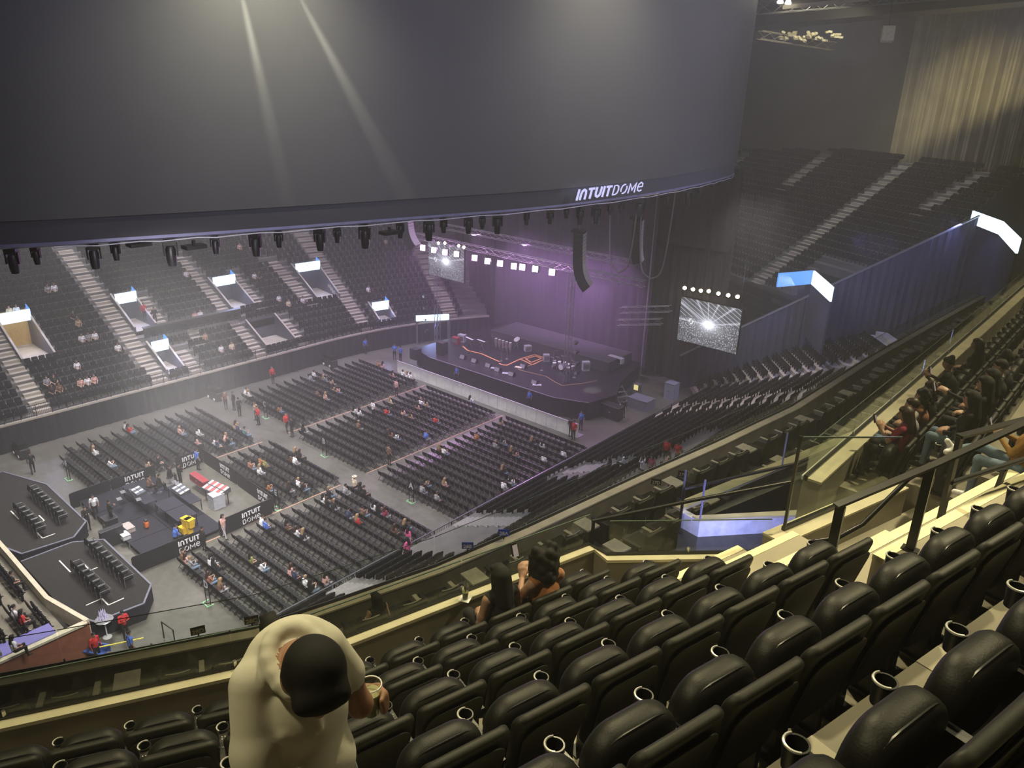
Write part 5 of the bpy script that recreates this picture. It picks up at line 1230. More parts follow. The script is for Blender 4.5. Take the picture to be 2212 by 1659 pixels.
# two added narrow lamps that draw flare streaks on the video board, and two wide ones at its top
FN_ = Vector((.964, -.267, 0))
for (sx_, sy_, ex_, ey_, pw_, an_) in ((600, -90, 880, 430, 20000, 7.0), (505, -80, 592, 310, 13000, 7.0)):
    a_ = at_plane(sx_, sy_, FN_, -32.0)+FN_*.28; b_ = at_plane(ex_, ey_, FN_, -32.0)-FN_*.05
    spot('streak_lamp', tuple(a_), tuple(b_), pw_, (1, .97, .70), an_, 1.0, .1)
for (sx_, pl, pw_) in ((560, 0, 2600), (1300, 1, 2200)):
    if pl == 0: a_ = at_plane(sx_, -170, FN_, -32.0)+FN_*3.2; b_ = at_plane(sx_, 120, FN_, -32.0)
    else: a_ = at_plane(sx_, -170, (1, 0, 0), -24.4)+Vector((3.2, 0, 0)); b_ = at_plane(sx_, 120, (1, 0, 0), -24.4)
    spot('board_lamp', tuple(a_+(FN_ if pl == 0 else Vector((1, 0, 0)))*2.0), tuple(b_), pw_*1.1, (1, .95, .66), 105, 1.0, .2)
area('board_fill', (-6, 14, 30), (-27, 22, 25), 1150, (.78, .76, 1.0), 5, 5, 140)  # added fills that brighten the dark face of the board
area('board_fill', (-6, 44, 30), (-25, 44, 25), 1000, (.80, .76, .98), 5, 5, 140)
# ================================================================== PEOPLE
def sdf_mesh(name, prims, res, k=.035):
    """one continuous surface around tapered limbs; prims carry a material label each"""
    lo = np.array([1e9]*3); hi = -lo
    for p in prims:
        if p[0] == 'c': pts = np.array([p[1], p[2]], float); r_ = max(p[3], p[4])
        else: pts = np.array([p[1]], float); r_ = max(p[2])
        lo = np.minimum(lo, pts.min(0)-r_); hi = np.maximum(hi, pts.max(0)+r_)
    lo -= 3*res; hi += 3*res; n = np.ceil((hi-lo)/res).astype(int)+1
    ax = [lo[i]+res*np.arange(n[i]) for i in range(3)]
    D = np.full(n, 1.0, np.float32); L = np.zeros(n, np.int8); best = np.full(n, 9.0, np.float32)
    for p in prims:
        if p[0] == 'c': pts = np.array([p[1], p[2]], float); r_ = max(p[3], p[4])
        else: pts = np.array([p[1]], float); r_ = max(p[2])
        m = r_+k+2*res+.03; a_ = np.maximum(0, np.floor((pts.min(0)-m-lo)/res).astype(int)); b_ = np.minimum(n, np.ceil((pts.max(0)+m-lo)/res).astype(int)+1)
        sl = tuple(slice(a_[i], b_[i]) for i in range(3))
        X, Y, Z = np.meshgrid(*[ax[i][sl[i]] for i in range(3)], indexing='ij')
        if p[0] == 'c':
            A_, B_ = np.array(p[1], float), np.array(p[2], float); d = B_-A_; dd = max(d@d, 1e-9)
            t = np.clip(((X-A_[0])*d[0]+(Y-A_[1])*d[1]+(Z-A_[2])*d[2])/dd, 0, 1)
            dist = np.sqrt((X-A_[0]-t*d[0])**2+(Y-A_[1]-t*d[1])**2+(Z-A_[2]-t*d[2])**2)-(p[3]+(p[4]-p[3])*t)
            lab = p[5]
        else:
            c, r3 = p[1], p[2]; rot = p[4] if len(p) > 4 else 0.0
            x, y, z = X-c[0], Y-c[1], Z-c[2]
            if rot: y, z = y*math.cos(rot)+z*math.sin(rot), -y*math.sin(rot)+z*math.cos(rot)
            q = np.sqrt((x/r3[0])**2+(y/r3[1])**2+(z/r3[2])**2); dist = (q-1)*min(r3)
            q2 = np.sqrt((x/r3[0]**2)**2+(y/r3[1]**2)**2+(z/r3[2]**2)**2)+1e-6; dist = q*(q-1)/q2
            lab = p[3]
        d0 = D[sl]; h = np.maximum(k-np.abs(d0-dist), 0)/k; D[sl] = np.minimum(d0, dist)-h*h*k*.25
        up = dist < best[sl]; best[sl] = np.where(up, dist, best[sl]); L[sl] = np.where(up, lab, L[sl])
    S = D < 0
    c000 = S[:-1, :-1, :-1]; cnt = np.zeros(c000.shape, np.int8); 
    for dx in (0, 1):
        for dy in (0, 1):
            for dz in (0, 1): cnt += S[dx:S.shape[0]-1+dx, dy:S.shape[1]-1+dy, dz:S.shape[2]-1+dz]
    cells = np.argwhere((cnt > 0) & (cnt < 8)); idx = np.full(c000.shape, -1, np.int64); idx[tuple(cells.T)] = np.arange(len(cells))
    acc = np.zeros((len(cells), 3)); num = np.zeros(len(cells))
    cor = [(0, 0, 0), (1, 0, 0), (0, 1, 0), (1, 1, 0), (0, 0, 1), (1, 0, 1), (0, 1, 1), (1, 1, 1)]
    val = [D[cells[:, 0]+c[0], cells[:, 1]+c[1], cells[:, 2]+c[2]] for c in cor]
    for i, j in ((0, 1), (2, 3), (4, 5), (6, 7), (0, 2), (1, 3), (4, 6), (5, 7), (0, 4), (1, 5), (2, 6), (3, 7)):
        m = (val[i] < 0) != (val[j] < 0); t = np.where(m, val[i]/(val[i]-val[j]+1e-12), 0)[:, None]
        acc += np.where(m[:, None], np.array(cor[i])+t*(np.array(cor[j])-np.array(cor[i])), 0); num += m
    V = (cells+acc/np.maximum(num, 1)[:, None])*res+lo
    F = []; FL = []
    for a_ in range(3):
        b_, c_ = (a_+1) % 3, (a_+2) % 3
        s1 = [slice(None)]*3; s2 = [slice(None)]*3; s1[a_] = slice(0, -1); s2[a_] = slice(1, None)
        E_ = np.argwhere(S[tuple(s1)] != S[tuple(s2)])
        E_ = E_[(E_[:, b_] > 0) & (E_[:, c_] > 0) & (E_[:, b_] < n[b_]-1) & (E_[:, c_] < n[c_]-1)]
        def cell(db, dc):
            q = E_.copy(); q[:, b_] -= db; q[:, c_] -= dc; return idx[q[:, 0], q[:, 1], q[:, 2]]
        Q = np.stack([cell(1, 1), cell(0, 1), cell(0, 0), cell(1, 0)], 1)
        inside = S[E_[:, 0], E_[:, 1], E_[:, 2]]; Q[~inside] = Q[~inside][:, ::-1]
        F.append(Q); FL.append(L[E_[:, 0], E_[:, 1], E_[:, 2]])
    F = np.concatenate(F); FL = np.concatenate(FL); ok = (F >= 0).all(1); F = F[ok]; FL = FL[ok]
    me = bpy.data.meshes.new(name); me.vertices.add(len(V)); me.vertices.foreach_set('co', V.astype(np.float32).ravel())
    me.loops.add(F.size); me.loops.foreach_set('vertex_index', F.ravel()); me.polygons.add(len(F)); me.polygons.foreach_set('loop_start', np.arange(len(F))*4)
    me.polygons.foreach_set('material_index', FL.astype(np.int32)); me.polygons.foreach_set('use_smooth', np.ones(len(F), bool)); me.update(calc_edges=True)
    return me
SK, TOP, BOT, HAIR, SHOE = range(5)
def hand(p, d, palm, curl=.5, r_=.0105, s_=1.0, thumb=1):
    """palm and five fingers; d = direction of fingers, palm = palm normal"""
    p, d, nn = Vector(p), Vector(d).normalized(), Vector(palm).normalized(); nn = (nn-d*nn.dot(d)).normalized(); sd = d.cross(nn)
    out = [('c', tuple(p), tuple(p+d*.055*s_), .028*s_, .030*s_, SK), ('c', tuple(p+sd*.02*s_), tuple(p+d*.06*s_+sd*.025*s_), .02*s_, .02*s_, SK), ('c', tuple(p-sd*.02*s_), tuple(p+d*.06*s_-sd*.025*s_), .02*s_, .02*s_, SK)]
    for i, ln in enumerate((.062, .075, .070, .055)):
        b = p+d*.075*s_+sd*(.033-.022*i)*s_; a1 = curl; v1 = d*math.cos(a1)+nn*math.sin(a1); m = b+v1*ln*.55*s_; a2 = curl*2.1; v2 = d*math.cos(a2)+nn*math.sin(a2); e = m+v2*ln*.5*s_
        out += [('c', tuple(b), tuple(m), r_*s_, r_*.95*s_, SK), ('c', tuple(m), tuple(e), r_*.95*s_, r_*.8*s_, SK)]
    b = p+sd*.03*thumb*s_+d*.01*s_; m = b+(sd*thumb*.6+d*.6+nn*.5).normalized()*.045*s_; e = m+(d*.8+nn*.5).normalized()*.03*s_
    out += [('c', tuple(b), tuple(m), .013*s_, .011*s_, SK), ('c', tuple(m), tuple(e), .011*s_, .009*s_, SK)]
    return out
def head_prims(c, fwd_tilt=0.0, hair='short', turn=0.0, s_=1.0):
    """c = centre of head, tilt>0 looks down"""
    c = Vector(c); Rm = Matrix.Rotation(turn, 3, 'Z') @ Matrix.Rotation(-fwd_tilt, 3, 'X')
    f = lambda x, y, z: tuple(c+Rm @ Vector((x, y, z))*s_)
    o = [('e', f(0, .0, .01), (.074*s_, .092*s_, .108*s_), SK), ('c', f(0, .035, -.03), f(0, .05, -.085), .055*s_, .038*s_, SK),
         ('c', f(0, .088, .015), f(0, .108, -.025), .010*s_, .015*s_, SK), ('c', f(-.02, .088, -.062), f(.02, .088, -.062), .010*s_, .010*s_, SK),
         ('e', f(-.076, 0, -.005), (.012*s_, .02*s_, .03*s_), SK), ('e', f(.076, 0, -.005), (.012*s_, .02*s_, .03*s_), SK),
         ('e', f(-.03, .082, .022), (.013*s_, .010*s_, .008*s_), HAIR), ('e', f(.03, .082, .022), (.013*s_, .010*s_, .008*s_), HAIR),
         ('e', f(0, -.022, .045), (.085*s_, .092*s_, .088*s_), HAIR), ('c', f(-.05, .055, .085), f(.05, .055, .085), .028*s_, .028*s_, HAIR)]
    if hair == 'long': o += [('c', f(-.045, -.055, .02), f(-.06, -.09, -.28), .055*s_, .045*s_, HAIR), ('c', f(.045, -.055, .02), f(.06, -.09, -.28), .055*s_, .045*s_, HAIR), ('c', f(0, -.07, .02), f(0, -.11, -.30), .06*s_, .045*s_, HAIR), ('c', f(-.07, .0, .03), f(-.085, .0, -.16), .025*s_, .02*s_, HAIR), ('c', f(.07, .0, .03), f(.085, .0, -.16), .025*s_, .02*s_, HAIR)]
    if hair == 'curly':
        for i in range(26): a_ = i*2.4; z = -.22+.34*(i/25); rr = .095*math.sqrt(max(.1, 1-((z+.02)/.26)**2)); o.append(('e', f(rr*math.cos(a_), -.045+rr*.8*math.sin(a_)*(.6 if math.sin(a_) > 0 else 1), z), (.042*s_,)*3, HAIR))
    if hair == 'bun': o += [('e', f(0, -.07, .12), (.05*s_, .05*s_, .045*s_), HAIR)]
    if hair == 'hat': o += [('c', f(0, 0, .075), f(0, 0, .12), .085*s_, .07*s_, HAIR), ('e', f(0, .09, .06), (.07*s_, .07*s_, .014*s_), HAIR)]
    if hair == 'straw': o += [('e', f(0, 0, .07), (.19*s_, .19*s_, .015*s_), TOP), ('e', f(0, 0, .10), (.09*s_, .09*s_, .06*s_), TOP)]
    return o
def arm(sh, el, wr, sleeve, r0=.05):
    lab = TOP if sleeve == 'long' else SK
    mid = tuple(Vector(sh).lerp(Vector(el), .72))
    o = [('c', sh, mid, r0+.008, r0-.002, TOP if sleeve != 'none' else SK), ('c', mid, el, r0-.006, r0-.010, lab), ('c', el, wr, r0-.010, .027, lab)]
    return o
def body(pose, hair='short', sleeve='short', fem=False, fingers=False, bulk_=1.0):
    P = []; w = (.175 if fem else .195)*bulk_; cw = .13*bulk_
    sit = pose.startswith('sit')
    if sit:
        lean = .10 if 'fwd' in pose else (-.05 if 'phone' in pose else -.02)
        hz, ch, shz = .56, .86, 1.05
        hip, chest, sh = (0, -.06, hz), (0, -.06+lean*.6, ch), (0, -.05+lean, shz)
        for sx_ in (-1, 1):
            kn = (sx_*.13, .36, .56); an = (sx_*.12, .38, .10)
            if 'cross' in pose and sx_ > 0: kn = (.02, .40, .68); an = (-.18, .66, .62)
            P += [('c', (sx_*.09, -.04, hz-.03), kn, .088*bulk_, .062, BOT), ('c', kn, an, .058, .042, BOT)]
            if 'cross' in pose and sx_ > 0: P += [('c', an, (an[0]-.03, an[1]+.08, an[2]+.10), .042, .034, SHOE), ('c', (an[0], an[1], an[2]), (an[0]-.10, an[1]+.05, an[2]-.02), .04, .035, SHOE)]
            else: P += [('c', (an[0], an[1]-.02, .045), (an[0], an[1]+.15, .035), .042, .036, SHOE)]
    else:
        hz, ch, shz = .92, 1.24, 1.42; hip, chest, sh = (0, 0, hz), (0, .01, ch), (0, -.01, shz)
        st = .16 if 'walk' in pose else .02
        for sx_ in (-1, 1):
            an = (sx_*.10, sx_*st*1.2, .09); kn = (sx_*.10, sx_*st*.6+.03, .50)
            P += [('c', (sx_*.085, 0, hz-.02), kn, .088*bulk_, .060, BOT), ('c', kn, an, .056, .040, BOT), ('c', (an[0], an[1]-.03, .045), (an[0], an[1]+.14, .038), .040, .036, SHOE)]
    P += [('e', (hip[0], hip[1], hip[2]), (.155*bulk_, .115, .12), BOT), ('c', (0, hip[1], hip[2]+.06), chest, .125*bulk_, .145*bulk_, TOP), ('e', chest, (.165*bulk_, .115*bulk_, .17), TOP), ('c', (-w+.04, sh[1], sh[2]-.01), (w-.04, sh[1], sh[2]-.01), .065, .065, TOP), ('c', (0, sh[1], sh[2]+.02), (0, sh[1]+.015, sh[2]+.10), .05, .046, SK)]
    if fem: P += [('e', (-.07, chest[1]+.10, chest[2]+.03), (.06, .05, .055), TOP), ('e', (.07, chest[1]+.10, chest[2]+.03), (.06, .05, .055), TOP)]
    hd = (0, sh[1]+.035, sh[2]+.20); tilt = .12
    for sx_ in (-1, 1):
        S_ = (sx_*w, sh[1], sh[2]-.03)
        if sit and 'phone' in pose: el = (sx_*.24, sh[1]+.14, sh[2]-.26); wr = (sx_*.07, sh[1]+.33, sh[2]-.14); dd = (-sx_*.2, .5, .7); tilt = .25
        elif sit and 'reach' in pose and sx_ < 0: el = (-.20, sh[1]+.26, sh[2]-.08); wr = (-.16, sh[1]+.50, sh[2]-.02); dd = (0, 1, .4)
        elif sit: el = (sx_*.25, sh[1]+.02, sh[2]-.30); wr = (sx_*.10, .20, .66); dd = (-sx_*.6, .8, -.1)
        elif 'up' in pose: el = (sx_*.30, .06, sh[2]+.10); wr = (sx_*.18, .05, sh[2]+.34); dd = (0, 0, 1)
        elif 'phone' in pose: el = (sx_*.24, .10, sh[2]-.27); wr = (sx_*.07, .30, sh[2]-.16); dd = (-sx_*.2, .5, .7); tilt = .3
        else: el = (sx_*.25, -.03+(.12*sx_ if 'walk' in pose else 0), sh[2]-.29); wr = (sx_*.25, .08+(.15*sx_ if 'walk' in pose else 0), sh[2]-.52); dd = (0, .15, -1)
        P += arm(S_, el, wr, sleeve, .047*bulk_)
        if fingers: P += hand(wr, dd, (-sx_, 0, 0) if not sit else (-sx_*.5, 0, -.8), .5, .011, 1.0, sx_)
        else: P += [('c', wr, tuple(Vector(wr)+Vector(dd).normalized()*.09), .028, .022, SK)]
    P += head_prims(hd, tilt, hair)
    return P
PMESH = {}
def pmesh(key, res):
    k = (key, res)
    if k not in PMESH:
        pose, hair, sleeve, fem = key; m = sdf_mesh('person', body(pose, hair, sleeve, fem, res < .014), res)
        for i in range(5): m.materials.append(M_BLACK)
        PMESH[k] = m
    return PMESH[k]
COLS = dict(white=(.78, .78, .80), black=(.012, .012, .014), navy=(.03, .04, .09), red=(.55, .03, .03), pink=(.85, .12, .35), blush=(.62, .36, .32), tan=(.45, .30, .20), orange=(.36, .15, .06), grey=(.28, .28, .30), blue=(.07, .16, .55), olive=(.26, .26, .08), brown=(.16, .09, .06), teal=(.10, .22, .22), maroon=(.30, .03, .07), rust=(.32, .14, .09), mustard=(.28, .15, .035), denim=(.14, .20, .27), skirt=(.55, .52, .55), cream=(.72, .62, .45), yellow=(.5, .45, .1))
def cm(c): return mat('cloth_'+c, COLS[c], .85, 0, .12, 25)
SKINS = [mat('skin_a', (.42, .25, .175), .55, 0, .08, 12), mat('skin_b', (.36, .19, .12), .55, 0, .08, 12), mat('skin_c', (.60, .38, .28), .55, 0, .08, 12)]
HAIRS = [mat('hair_black', (.006, .0055, .0055), .8, 0, .3, 60), mat('hair_brown', (.035, .018, .010), .5, 0, .3, 60), mat('hair_fair', (.30, .20, .10), .5, 0, .3, 60)]
def person(M, key, label, top, bot='black', hair=0, skin=0, shoe='black', group=None, res=.034):
    o = obj('person', pmesh(key, res), None, None, None, M)
    for i, m in enumerate((SKINS[skin], cm(top), cm(bot), HAIRS[hair], cm(shoe))):
        o.material_slots[i].link = 'OBJECT'; o.material_slots[i].material = m
    tag(o, label, 'person', group); return o
occupied = set()
def sit_floor(px_, py_, top, hairn='short', bot='black', hair=0, pose='sit', sleeve='short'):
    q = at(px_, py_, .95); c = min((c for c in CH if (c[0], c[1]) not in occupied), key=lambda c: (c[0]-q.x)**2+(c[1]+.0-q.y)**2); occupied.add((c[0], c[1]))
    fem = hairn in ('long', 'curly')
    person(frameM((c[0], c[1]-.02, -.02), (0, 1)), (pose, hairn, sleeve, fem), 'seated spectator in %s top, %s chair from left, row %s, block %s' % (top, ordn(c[4]), ORD[c[3]], c[2]), top, bot, hair, rnd.randrange(3), group='seated spectators on the floor chairs')
def stand(px_, py_, top, label, hairn='short', bot='black', hair=0, face=(0, 1), pose='stand', sleeve='short', z=0.0, hz=1.0, skin=0, group=None):
    q = at(px_, py_, z+hz); person(frameM((q.x, q.y, z), face), (pose, hairn, sleeve, hairn in ('long', 'curly')), label, top, bot, hair, skin, group=group)
S_ = [(268, 915, 'white'), (280, 922, 'red', 'long'), (205, 968, 'black'), (211, 972, 'white', 'long'), (245, 997, 'white', 'long'), (325, 1004, 'tan', 'long'), (349, 1004, 'black'), (395, 925, 'blush'), (428, 930, 'white', 'long'), (428, 948, 'blush', 'long'), (461, 953, 'white', 'long'), (486, 943, 'blush'), (476, 961, 'navy'), (490, 963, 'black'), (509, 915, 'tan', 'long'), (537, 918, 'navy'), (554, 925, 'teal'), (395, 1186, 'brown'), (400, 1196, 'blush', 'long'), (415, 1206, 'grey'), (453, 1206, 'white', 'long'), (468, 1210, 'black', 'long'), (458, 1249, 'rust', 'long'), (476, 1267, 'brown', 'long'), (548, 1201, 'olive', 'long'), (554, 996, 'orange'),
 (524, 840, 'white'), (534, 848, 'white', 'long'), (582, 886, 'orange', 'long'), (673, 815, 'grey'), (681, 808, 'white'), (701, 815, 'grey', 'long'), (713, 823, 'tan', 'long'), (727, 835, 'tan', 'long'), (735, 838, 'blush', 'long'), (704, 856, 'blush', 'long'), (686, 846, 'brown'), (767, 884, 'white', 'long'), (777, 889, 'white', 'long'), (838, 866, 'cream', 'long'), (838, 884, 'red'), (873, 886, 'blush', 'long'), (884, 901, 'tan', 'long'), (906, 866, 'white'), (919, 868, 'tan', 'long'), (901, 878, 'blush', 'long'), (942, 904, 'red'), (771, 922, 'brown'), (848, 932, 'rust', 'long'), (858, 938, 'white', 'long'), (934, 949, 'blue'), (942, 972, 'brown', 'long'), (951, 976, 'white'), (653, 919, 'black', 'long'), (656, 975, 'black', 'long'), (643, 972, 'black', 'long'), (646, 992, 'white'), (635, 985, 'brown', 'long'), (552, 997, 'rust'), (565, 1010, 'white', 'long'), (582, 1000, 'olive'), (587, 1048, 'orange', 'long'), (610, 1052, 'black', 'long'), (646, 1040, 'white'), (668, 1056, 'black'), (782, 1050, 'black', 'long'), (797, 1053, 'black'), (716, 1053, 'black'), (732, 1060, 'grey'), (709, 1071, 'white', 'long'), (721, 1080, 'black', 'long'), (735, 1086, 'black'), (820, 1091, 'white', 'long'), (829, 1093, 'black', 'long'), (840, 1099, 'maroon', 'long'), (767, 1127, 'red', 'long'), (780, 1109, 'brown'), (762, 1104, 'navy'), (840, 1144, 'brown', 'long'), (876, 1137, 'black', 'long'), (562, 1119, 'white'), (577, 1127, 'blue'), (646, 1142, 'white', 'long'), (656, 1152, 'black', 'long'), (635, 1129, 'brown', 'long'), (580, 1215, 'white', 'long'), (640, 1228, 'blush', 'long'), (657, 1250, 'white'), (668, 1256, 'black', 'long'), (680, 1262, 'blush', 'long'), (625, 1232, 'navy'),
 (820, 788, 'orange'), (838, 785, 'blush', 'long'), (846, 808, 'blush', 'long'), (873, 806, 'white'), (880, 808, 'white', 'long'), (888, 810, 'white'), (1013, 861, 'white', 'long'), (1033, 942, 'orange'), (1073, 955, 'grey'), (1083, 958, 'grey', 'long'), (1071, 912, 'tan', 'long'), (1165, 960, 'white', 'long'), (1155, 952, 'black', 'long'), (1230, 965, 'black', 'long'), (1228, 983, 'white'), (1121, 980, 'blush', 'long'), (1112, 976, 'black', 'long'), (1168, 993, 'white'), (1101, 1041, 'white', 'long'), (1116, 1045, 'white'), (959, 1038, 'blush', 'long'), (909, 1041, 'tan', 'long'), (915, 1048, 'grey'), (952, 1074, 'grey'), (1093, 1015, 'black', 'long'), (848, 930, 'black')]
for i, t in enumerate(S_): sit_floor(t[0], t[1], t[2], t[3] if len(t) > 3 else 'short', ('black', 'denim', 'grey')[i % 3], (0, 0, 1, 2)[i % 4], ('sit', 'sitphone', 'sitfwd')[i % 3], ('short', 'long')[i % 2])
stand(767, 1040, 'cream', 'seated spectator in a wide straw hat beside the cross aisle', 'straw', 'black', 1, (0, 1), 'sit', z=.0, hz=.9)
for t in ((67, 996, 'black', 'guard in black walking alone near the left drape', (-1, .2)), (486, 861, 'brown', 'person in a brown hooded top standing by the far aisle', (1, 0)), (504, 863, 'black', 'person in black standing second at the far aisle', (0, -1)), (516, 876, 'black', 'person in black standing third at the far aisle', (-1, 0)), (552, 884, 'tan', 'person in a tan top standing behind the red-shirted usher', (0, -1)), (557, 894, 'red', 'usher in a red shirt standing near sign C', (0, -1)), (618, 909, 'red', 'usher in a red shirt bending by block B', (1, 0)), (630, 919, 'black', 'guard in black standing beside the usher by block B', (0, -1)), (588, 807, 'red', 'usher in red standing against the far drape', (1, 0)), (806, 882, 'white', 'person in a white shirt standing at the taped aisle', (0, 1)), (856, 835, 'blush', 'person in a coral top standing at the upper taped aisle', (0, 1)), (840, 979, 'brown', 'person in a brown jacket standing behind block A', (0, 1)), (425, 989, 'blue', 'operator in blue standing at the barrier corner', (0, 1)), (186, 1115, 'black', 'crew member in black standing at the left of the mixing desks', (1, 0)), (203, 1090, 'white', 'person in white leaning over the plain barrier', (1, -.3)), (438, 1160, 'black', 'person in black standing outside the name banner', (0, 1)), (482, 1133, 'blush', 'woman in a pale pink top walking past the barrier', (1, .4)), (882, 1160, 'pink', 'woman in a bright pink top at the lower bowl railing', (0, 1)), (789, 745, 'blue', 'guard in blue standing by the far drape near the stage', (1, 0)), (852, 757, 'blue', 'guard in blue standing at the barricade end', (1, -1)), (865, 762, 'blue', 'second guard in blue at the barricade end', (-1, 0)), (987, 805, 'blue', 'guard in blue behind the barricade, left of three', (0, -1)), (1144, 858, 'blue', 'guard in blue behind the barricade, middle of three', (0, -1)), (1256, 905, 'blue', 'guard in blue behind the barricade, right of three', (0, -1)), (1240, 926, 'red', 'usher in red standing before the barricade end', (0, -1)), (1233, 920, 'black', 'person in black standing behind the red usher', (0, 1)), (1347, 880, 'black', 'stagehand in black beside the framed flight case', (0, 1)), (267, 1345, 'red', 'usher in a red jacket standing by the cocktail table', (1, 0)), (281, 1390, 'blue', 'guard in blue standing below the red usher', (0, 1))):
    hr = 'long' if t[0] in (482, 882, 552) else ('bun' if t[0] == 267 else 'short')
    stand(t[0], t[1], t[2], t[3], hr, 'skirt' if t[0] in (482, 882) else 'black', 0, t[4], 'walk' if t[0] in (67, 482, 618) else ('standphone' if t[0] in (267, 186) else 'stand'), 'long' if t[2] in ('black', 'red') else 'short', skin=rnd.randrange(3), group='people standing on the arena floor')
for t in ((237, 1102, 'black', 'sound engineer in black standing on the deck'), (387, 1022, 'black', 'engineer in black standing beside the red flight case')): stand(t[0], t[1], t[2], t[3], 'short', 'black', 0, (0, 1), 'standphone', 'long', z=.4)
for t in ((321, 1040, 'brown', 'crew member in brown seated behind the console table'), (342, 1038, 'black', 'crew member in black seated at the laptops'), (365, 1018, 'black', 'crew member in black seated by the left barrier'), (378, 1148, 'blue', 'crew member in a blue jacket seated beside the yellow bins')):
    stand(t[0], t[1], t[2], t[3], 'short', 'black', 0, (0, 1), 'sitfwd', 'long', z=.4, hz=.9); q = at(t[0], t[1], 1.3)
    st_ = thing('stool', 'black stool under the %s' % t[3].replace('seated ', ''), 'stool', T(q.x, q.y-.05, .4)); mb = MB(); mb.lathe([(0, .40), (.2, .40), (.21, .43), (.2, .45), (0, .45)], 12); obj('seat', mb, M_PLAST, st_)
    mb = MB(); mb.tube([(0, 0, .02), (0, 0, .4)], .03, 6); mb.lathe([(0, 0), (.2, 0), (.2, .02), (0, .02)], 12); obj('base', mb, M_STEEL, st_)
# far stand
def far_seat_person(px_, py_, top, hn='short', pose='sit'):
    t = .532; q = at_plane(px_, py_, (t, 0, 1), FZ-62.3*t+.75); i = max(0, min(FN-1, int(round((-62.3-q.x-.45)/FT))))
    p = far_pt(q.y, i*FT+.48); key = (i, round(q.y/.53)); 
    while key in occupied: key = (i, key[1]+1)
    occupied.add(key); p = far_pt(key[1]*.53, i*FT+.48)
    person(frameM((p[0], p[1], FZ+FR*i-.02), (1, 0)), (pose, hn, 'short', hn == 'long'), 'spectator in %s, %s place in row %s of far stand, %s' % (top, ordn(key[1] % 20), ordn(i), 'near the left edge' if key[1] < 38 else ('by the long stair' if key[1] < 53 else ('near the counter' if key[1] < 72 else 'towards the stage'))), top, 'black', rnd.randrange(2), rnd.randrange(3), group='spectators in the far stand')
for t in ((162, 677, 'black'), (164, 688, 'tan', 'long'), (180, 733, 'white'), (190, 735, 'grey'), (208, 728, 'white', 'long'), (261, 753, 'white'), (162, 789, 'white', 'long'), (172, 819, 'blush'), (187, 814, 'white', 'long'), (203, 809, 'blush', 'long'), (101, 829, 'grey'), (115, 825, 'black', 'long'), (116, 845, 'black'), (137, 839, 'brown', 'long'), (403, 589, 'white'), (428, 685, 'blush', 'long'), (441, 682, 'white'), (448, 725, 'tan', 'long'), (478, 746, 'white', 'long'), (491, 741, 'cream'), (15, 667, 'cream', 'long'), (30, 662, 'white'), (101, 619, 'grey', 'long'), (116, 624, 'white'), (548, 594, 'white', 'long'), (553, 593, 'black'), (611, 647, 'white', 'long'), (624, 647, 'cream', 'long'), (644, 642, 'white'), (771, 622, 'white'), (753, 523, 'cream'), (525, 533, 'blush', 'long')): far_seat_person(t[0], t[1], t[2], t[3] if len(t) > 3 else 'short')
t_ = .532
for (x, y, c, lb) in ((314, 672, 'red', 'usher in red standing beside the upper doorway of the far stand'), (336, 676, 'black', 'person in black standing beside the red usher in the far stand')):
    q = at_plane(x, y+20, (t_, 0, 1), FZ-62.3*t_); i = int((-62.3-q.x)/FT); person(frameM((q.x, q.y, FZ+FR*i), (1, 0)), ('stand', 'short', 'long', False), lb, c)
# lower bowl below us
for (x, y, c, lb, hn, ps) in ((1385, 1010, 'white', 'man in a white shirt stretching both arms up on the lower walkway', 'short', 'standup'), (1437, 972, 'red', 'usher in red standing on the lower walkway, taller of two', 'short', 'stand'), (1461, 976, 'red', 'usher in red standing beside the taller usher', 'bun', 'stand'), (1405, 1002, 'maroon', 'person in dark red behind the stretching man', 'long', 'stand'), (1440, 1000, 'blush', 'person in a pale pink top seated below the ushers', 'long', 'sit'), (1468, 990, 'skirt', 'person in a pale blue-grey top seated below the ushers', 'short', 'sit')):
    tn = .4306; q = at_plane(x, y+(26 if 'stand' in ps else 14), (-tn, 0, 1), NBZ+29.9*tn); i = int((q.x+29.9)/NBT); person(frameM((q.x, q.y, NBZ+NBR*i), (-1, 0) if ps != 'stand' else (0, -1)), (ps, hn, 'long', hn == 'long'), lb, c, 'black', 0, rnd.randrange(3))
for (x, y, c, lb) in ((1313, 1008, 'black', 'seated spectator in black by the lower stairs'), (1345, 1000, 'white', 'seated spectator with white sleeves near the lower stairs'), (880, 1187, 'pink', 'woman in a pink skirt on the lower bowl steps')):
    tn = .4306; q = at_plane(x, y+14, (-tn, 0, 1), NBZ+29.9*tn); i = int((q.x+29.9)/NBT); person(frameM((q.x, q.y, NBZ+NBR*max(0, i)), (-1, 0)), ('sit', 'long', 'long', True), lb, c)
for (x, y, c, lb, hn) in ((22, 1225, 'black', 'two-tone dressed spectator in black at the top left of the low stand', 'short'), (30, 1308, 'white', 'spectator with a white shirt in the low left stand', 'short'), (46, 1318, 'red', 'spectator in a red shirt in the low left stand', 'long'), (30, 1385, 'white', 'spectator holding white papers at the bottom left', 'long')):
    q = at(x, y, 3.0); i = max(0, min(5, int((9.0-q.y)/.95))); person(frameM((q.x, q.y, 1.4+.3*i), (0, 1)), ('sit', hn, 'short', hn == 'long'), lb, c)
q = at(205, 1390, 1.1); person(frameM((q.x, q.y, 0), (1, .3)), ('stand', 'short', 'long', False), 'usher in a red jacket at the yellow-taped rail', 'red')
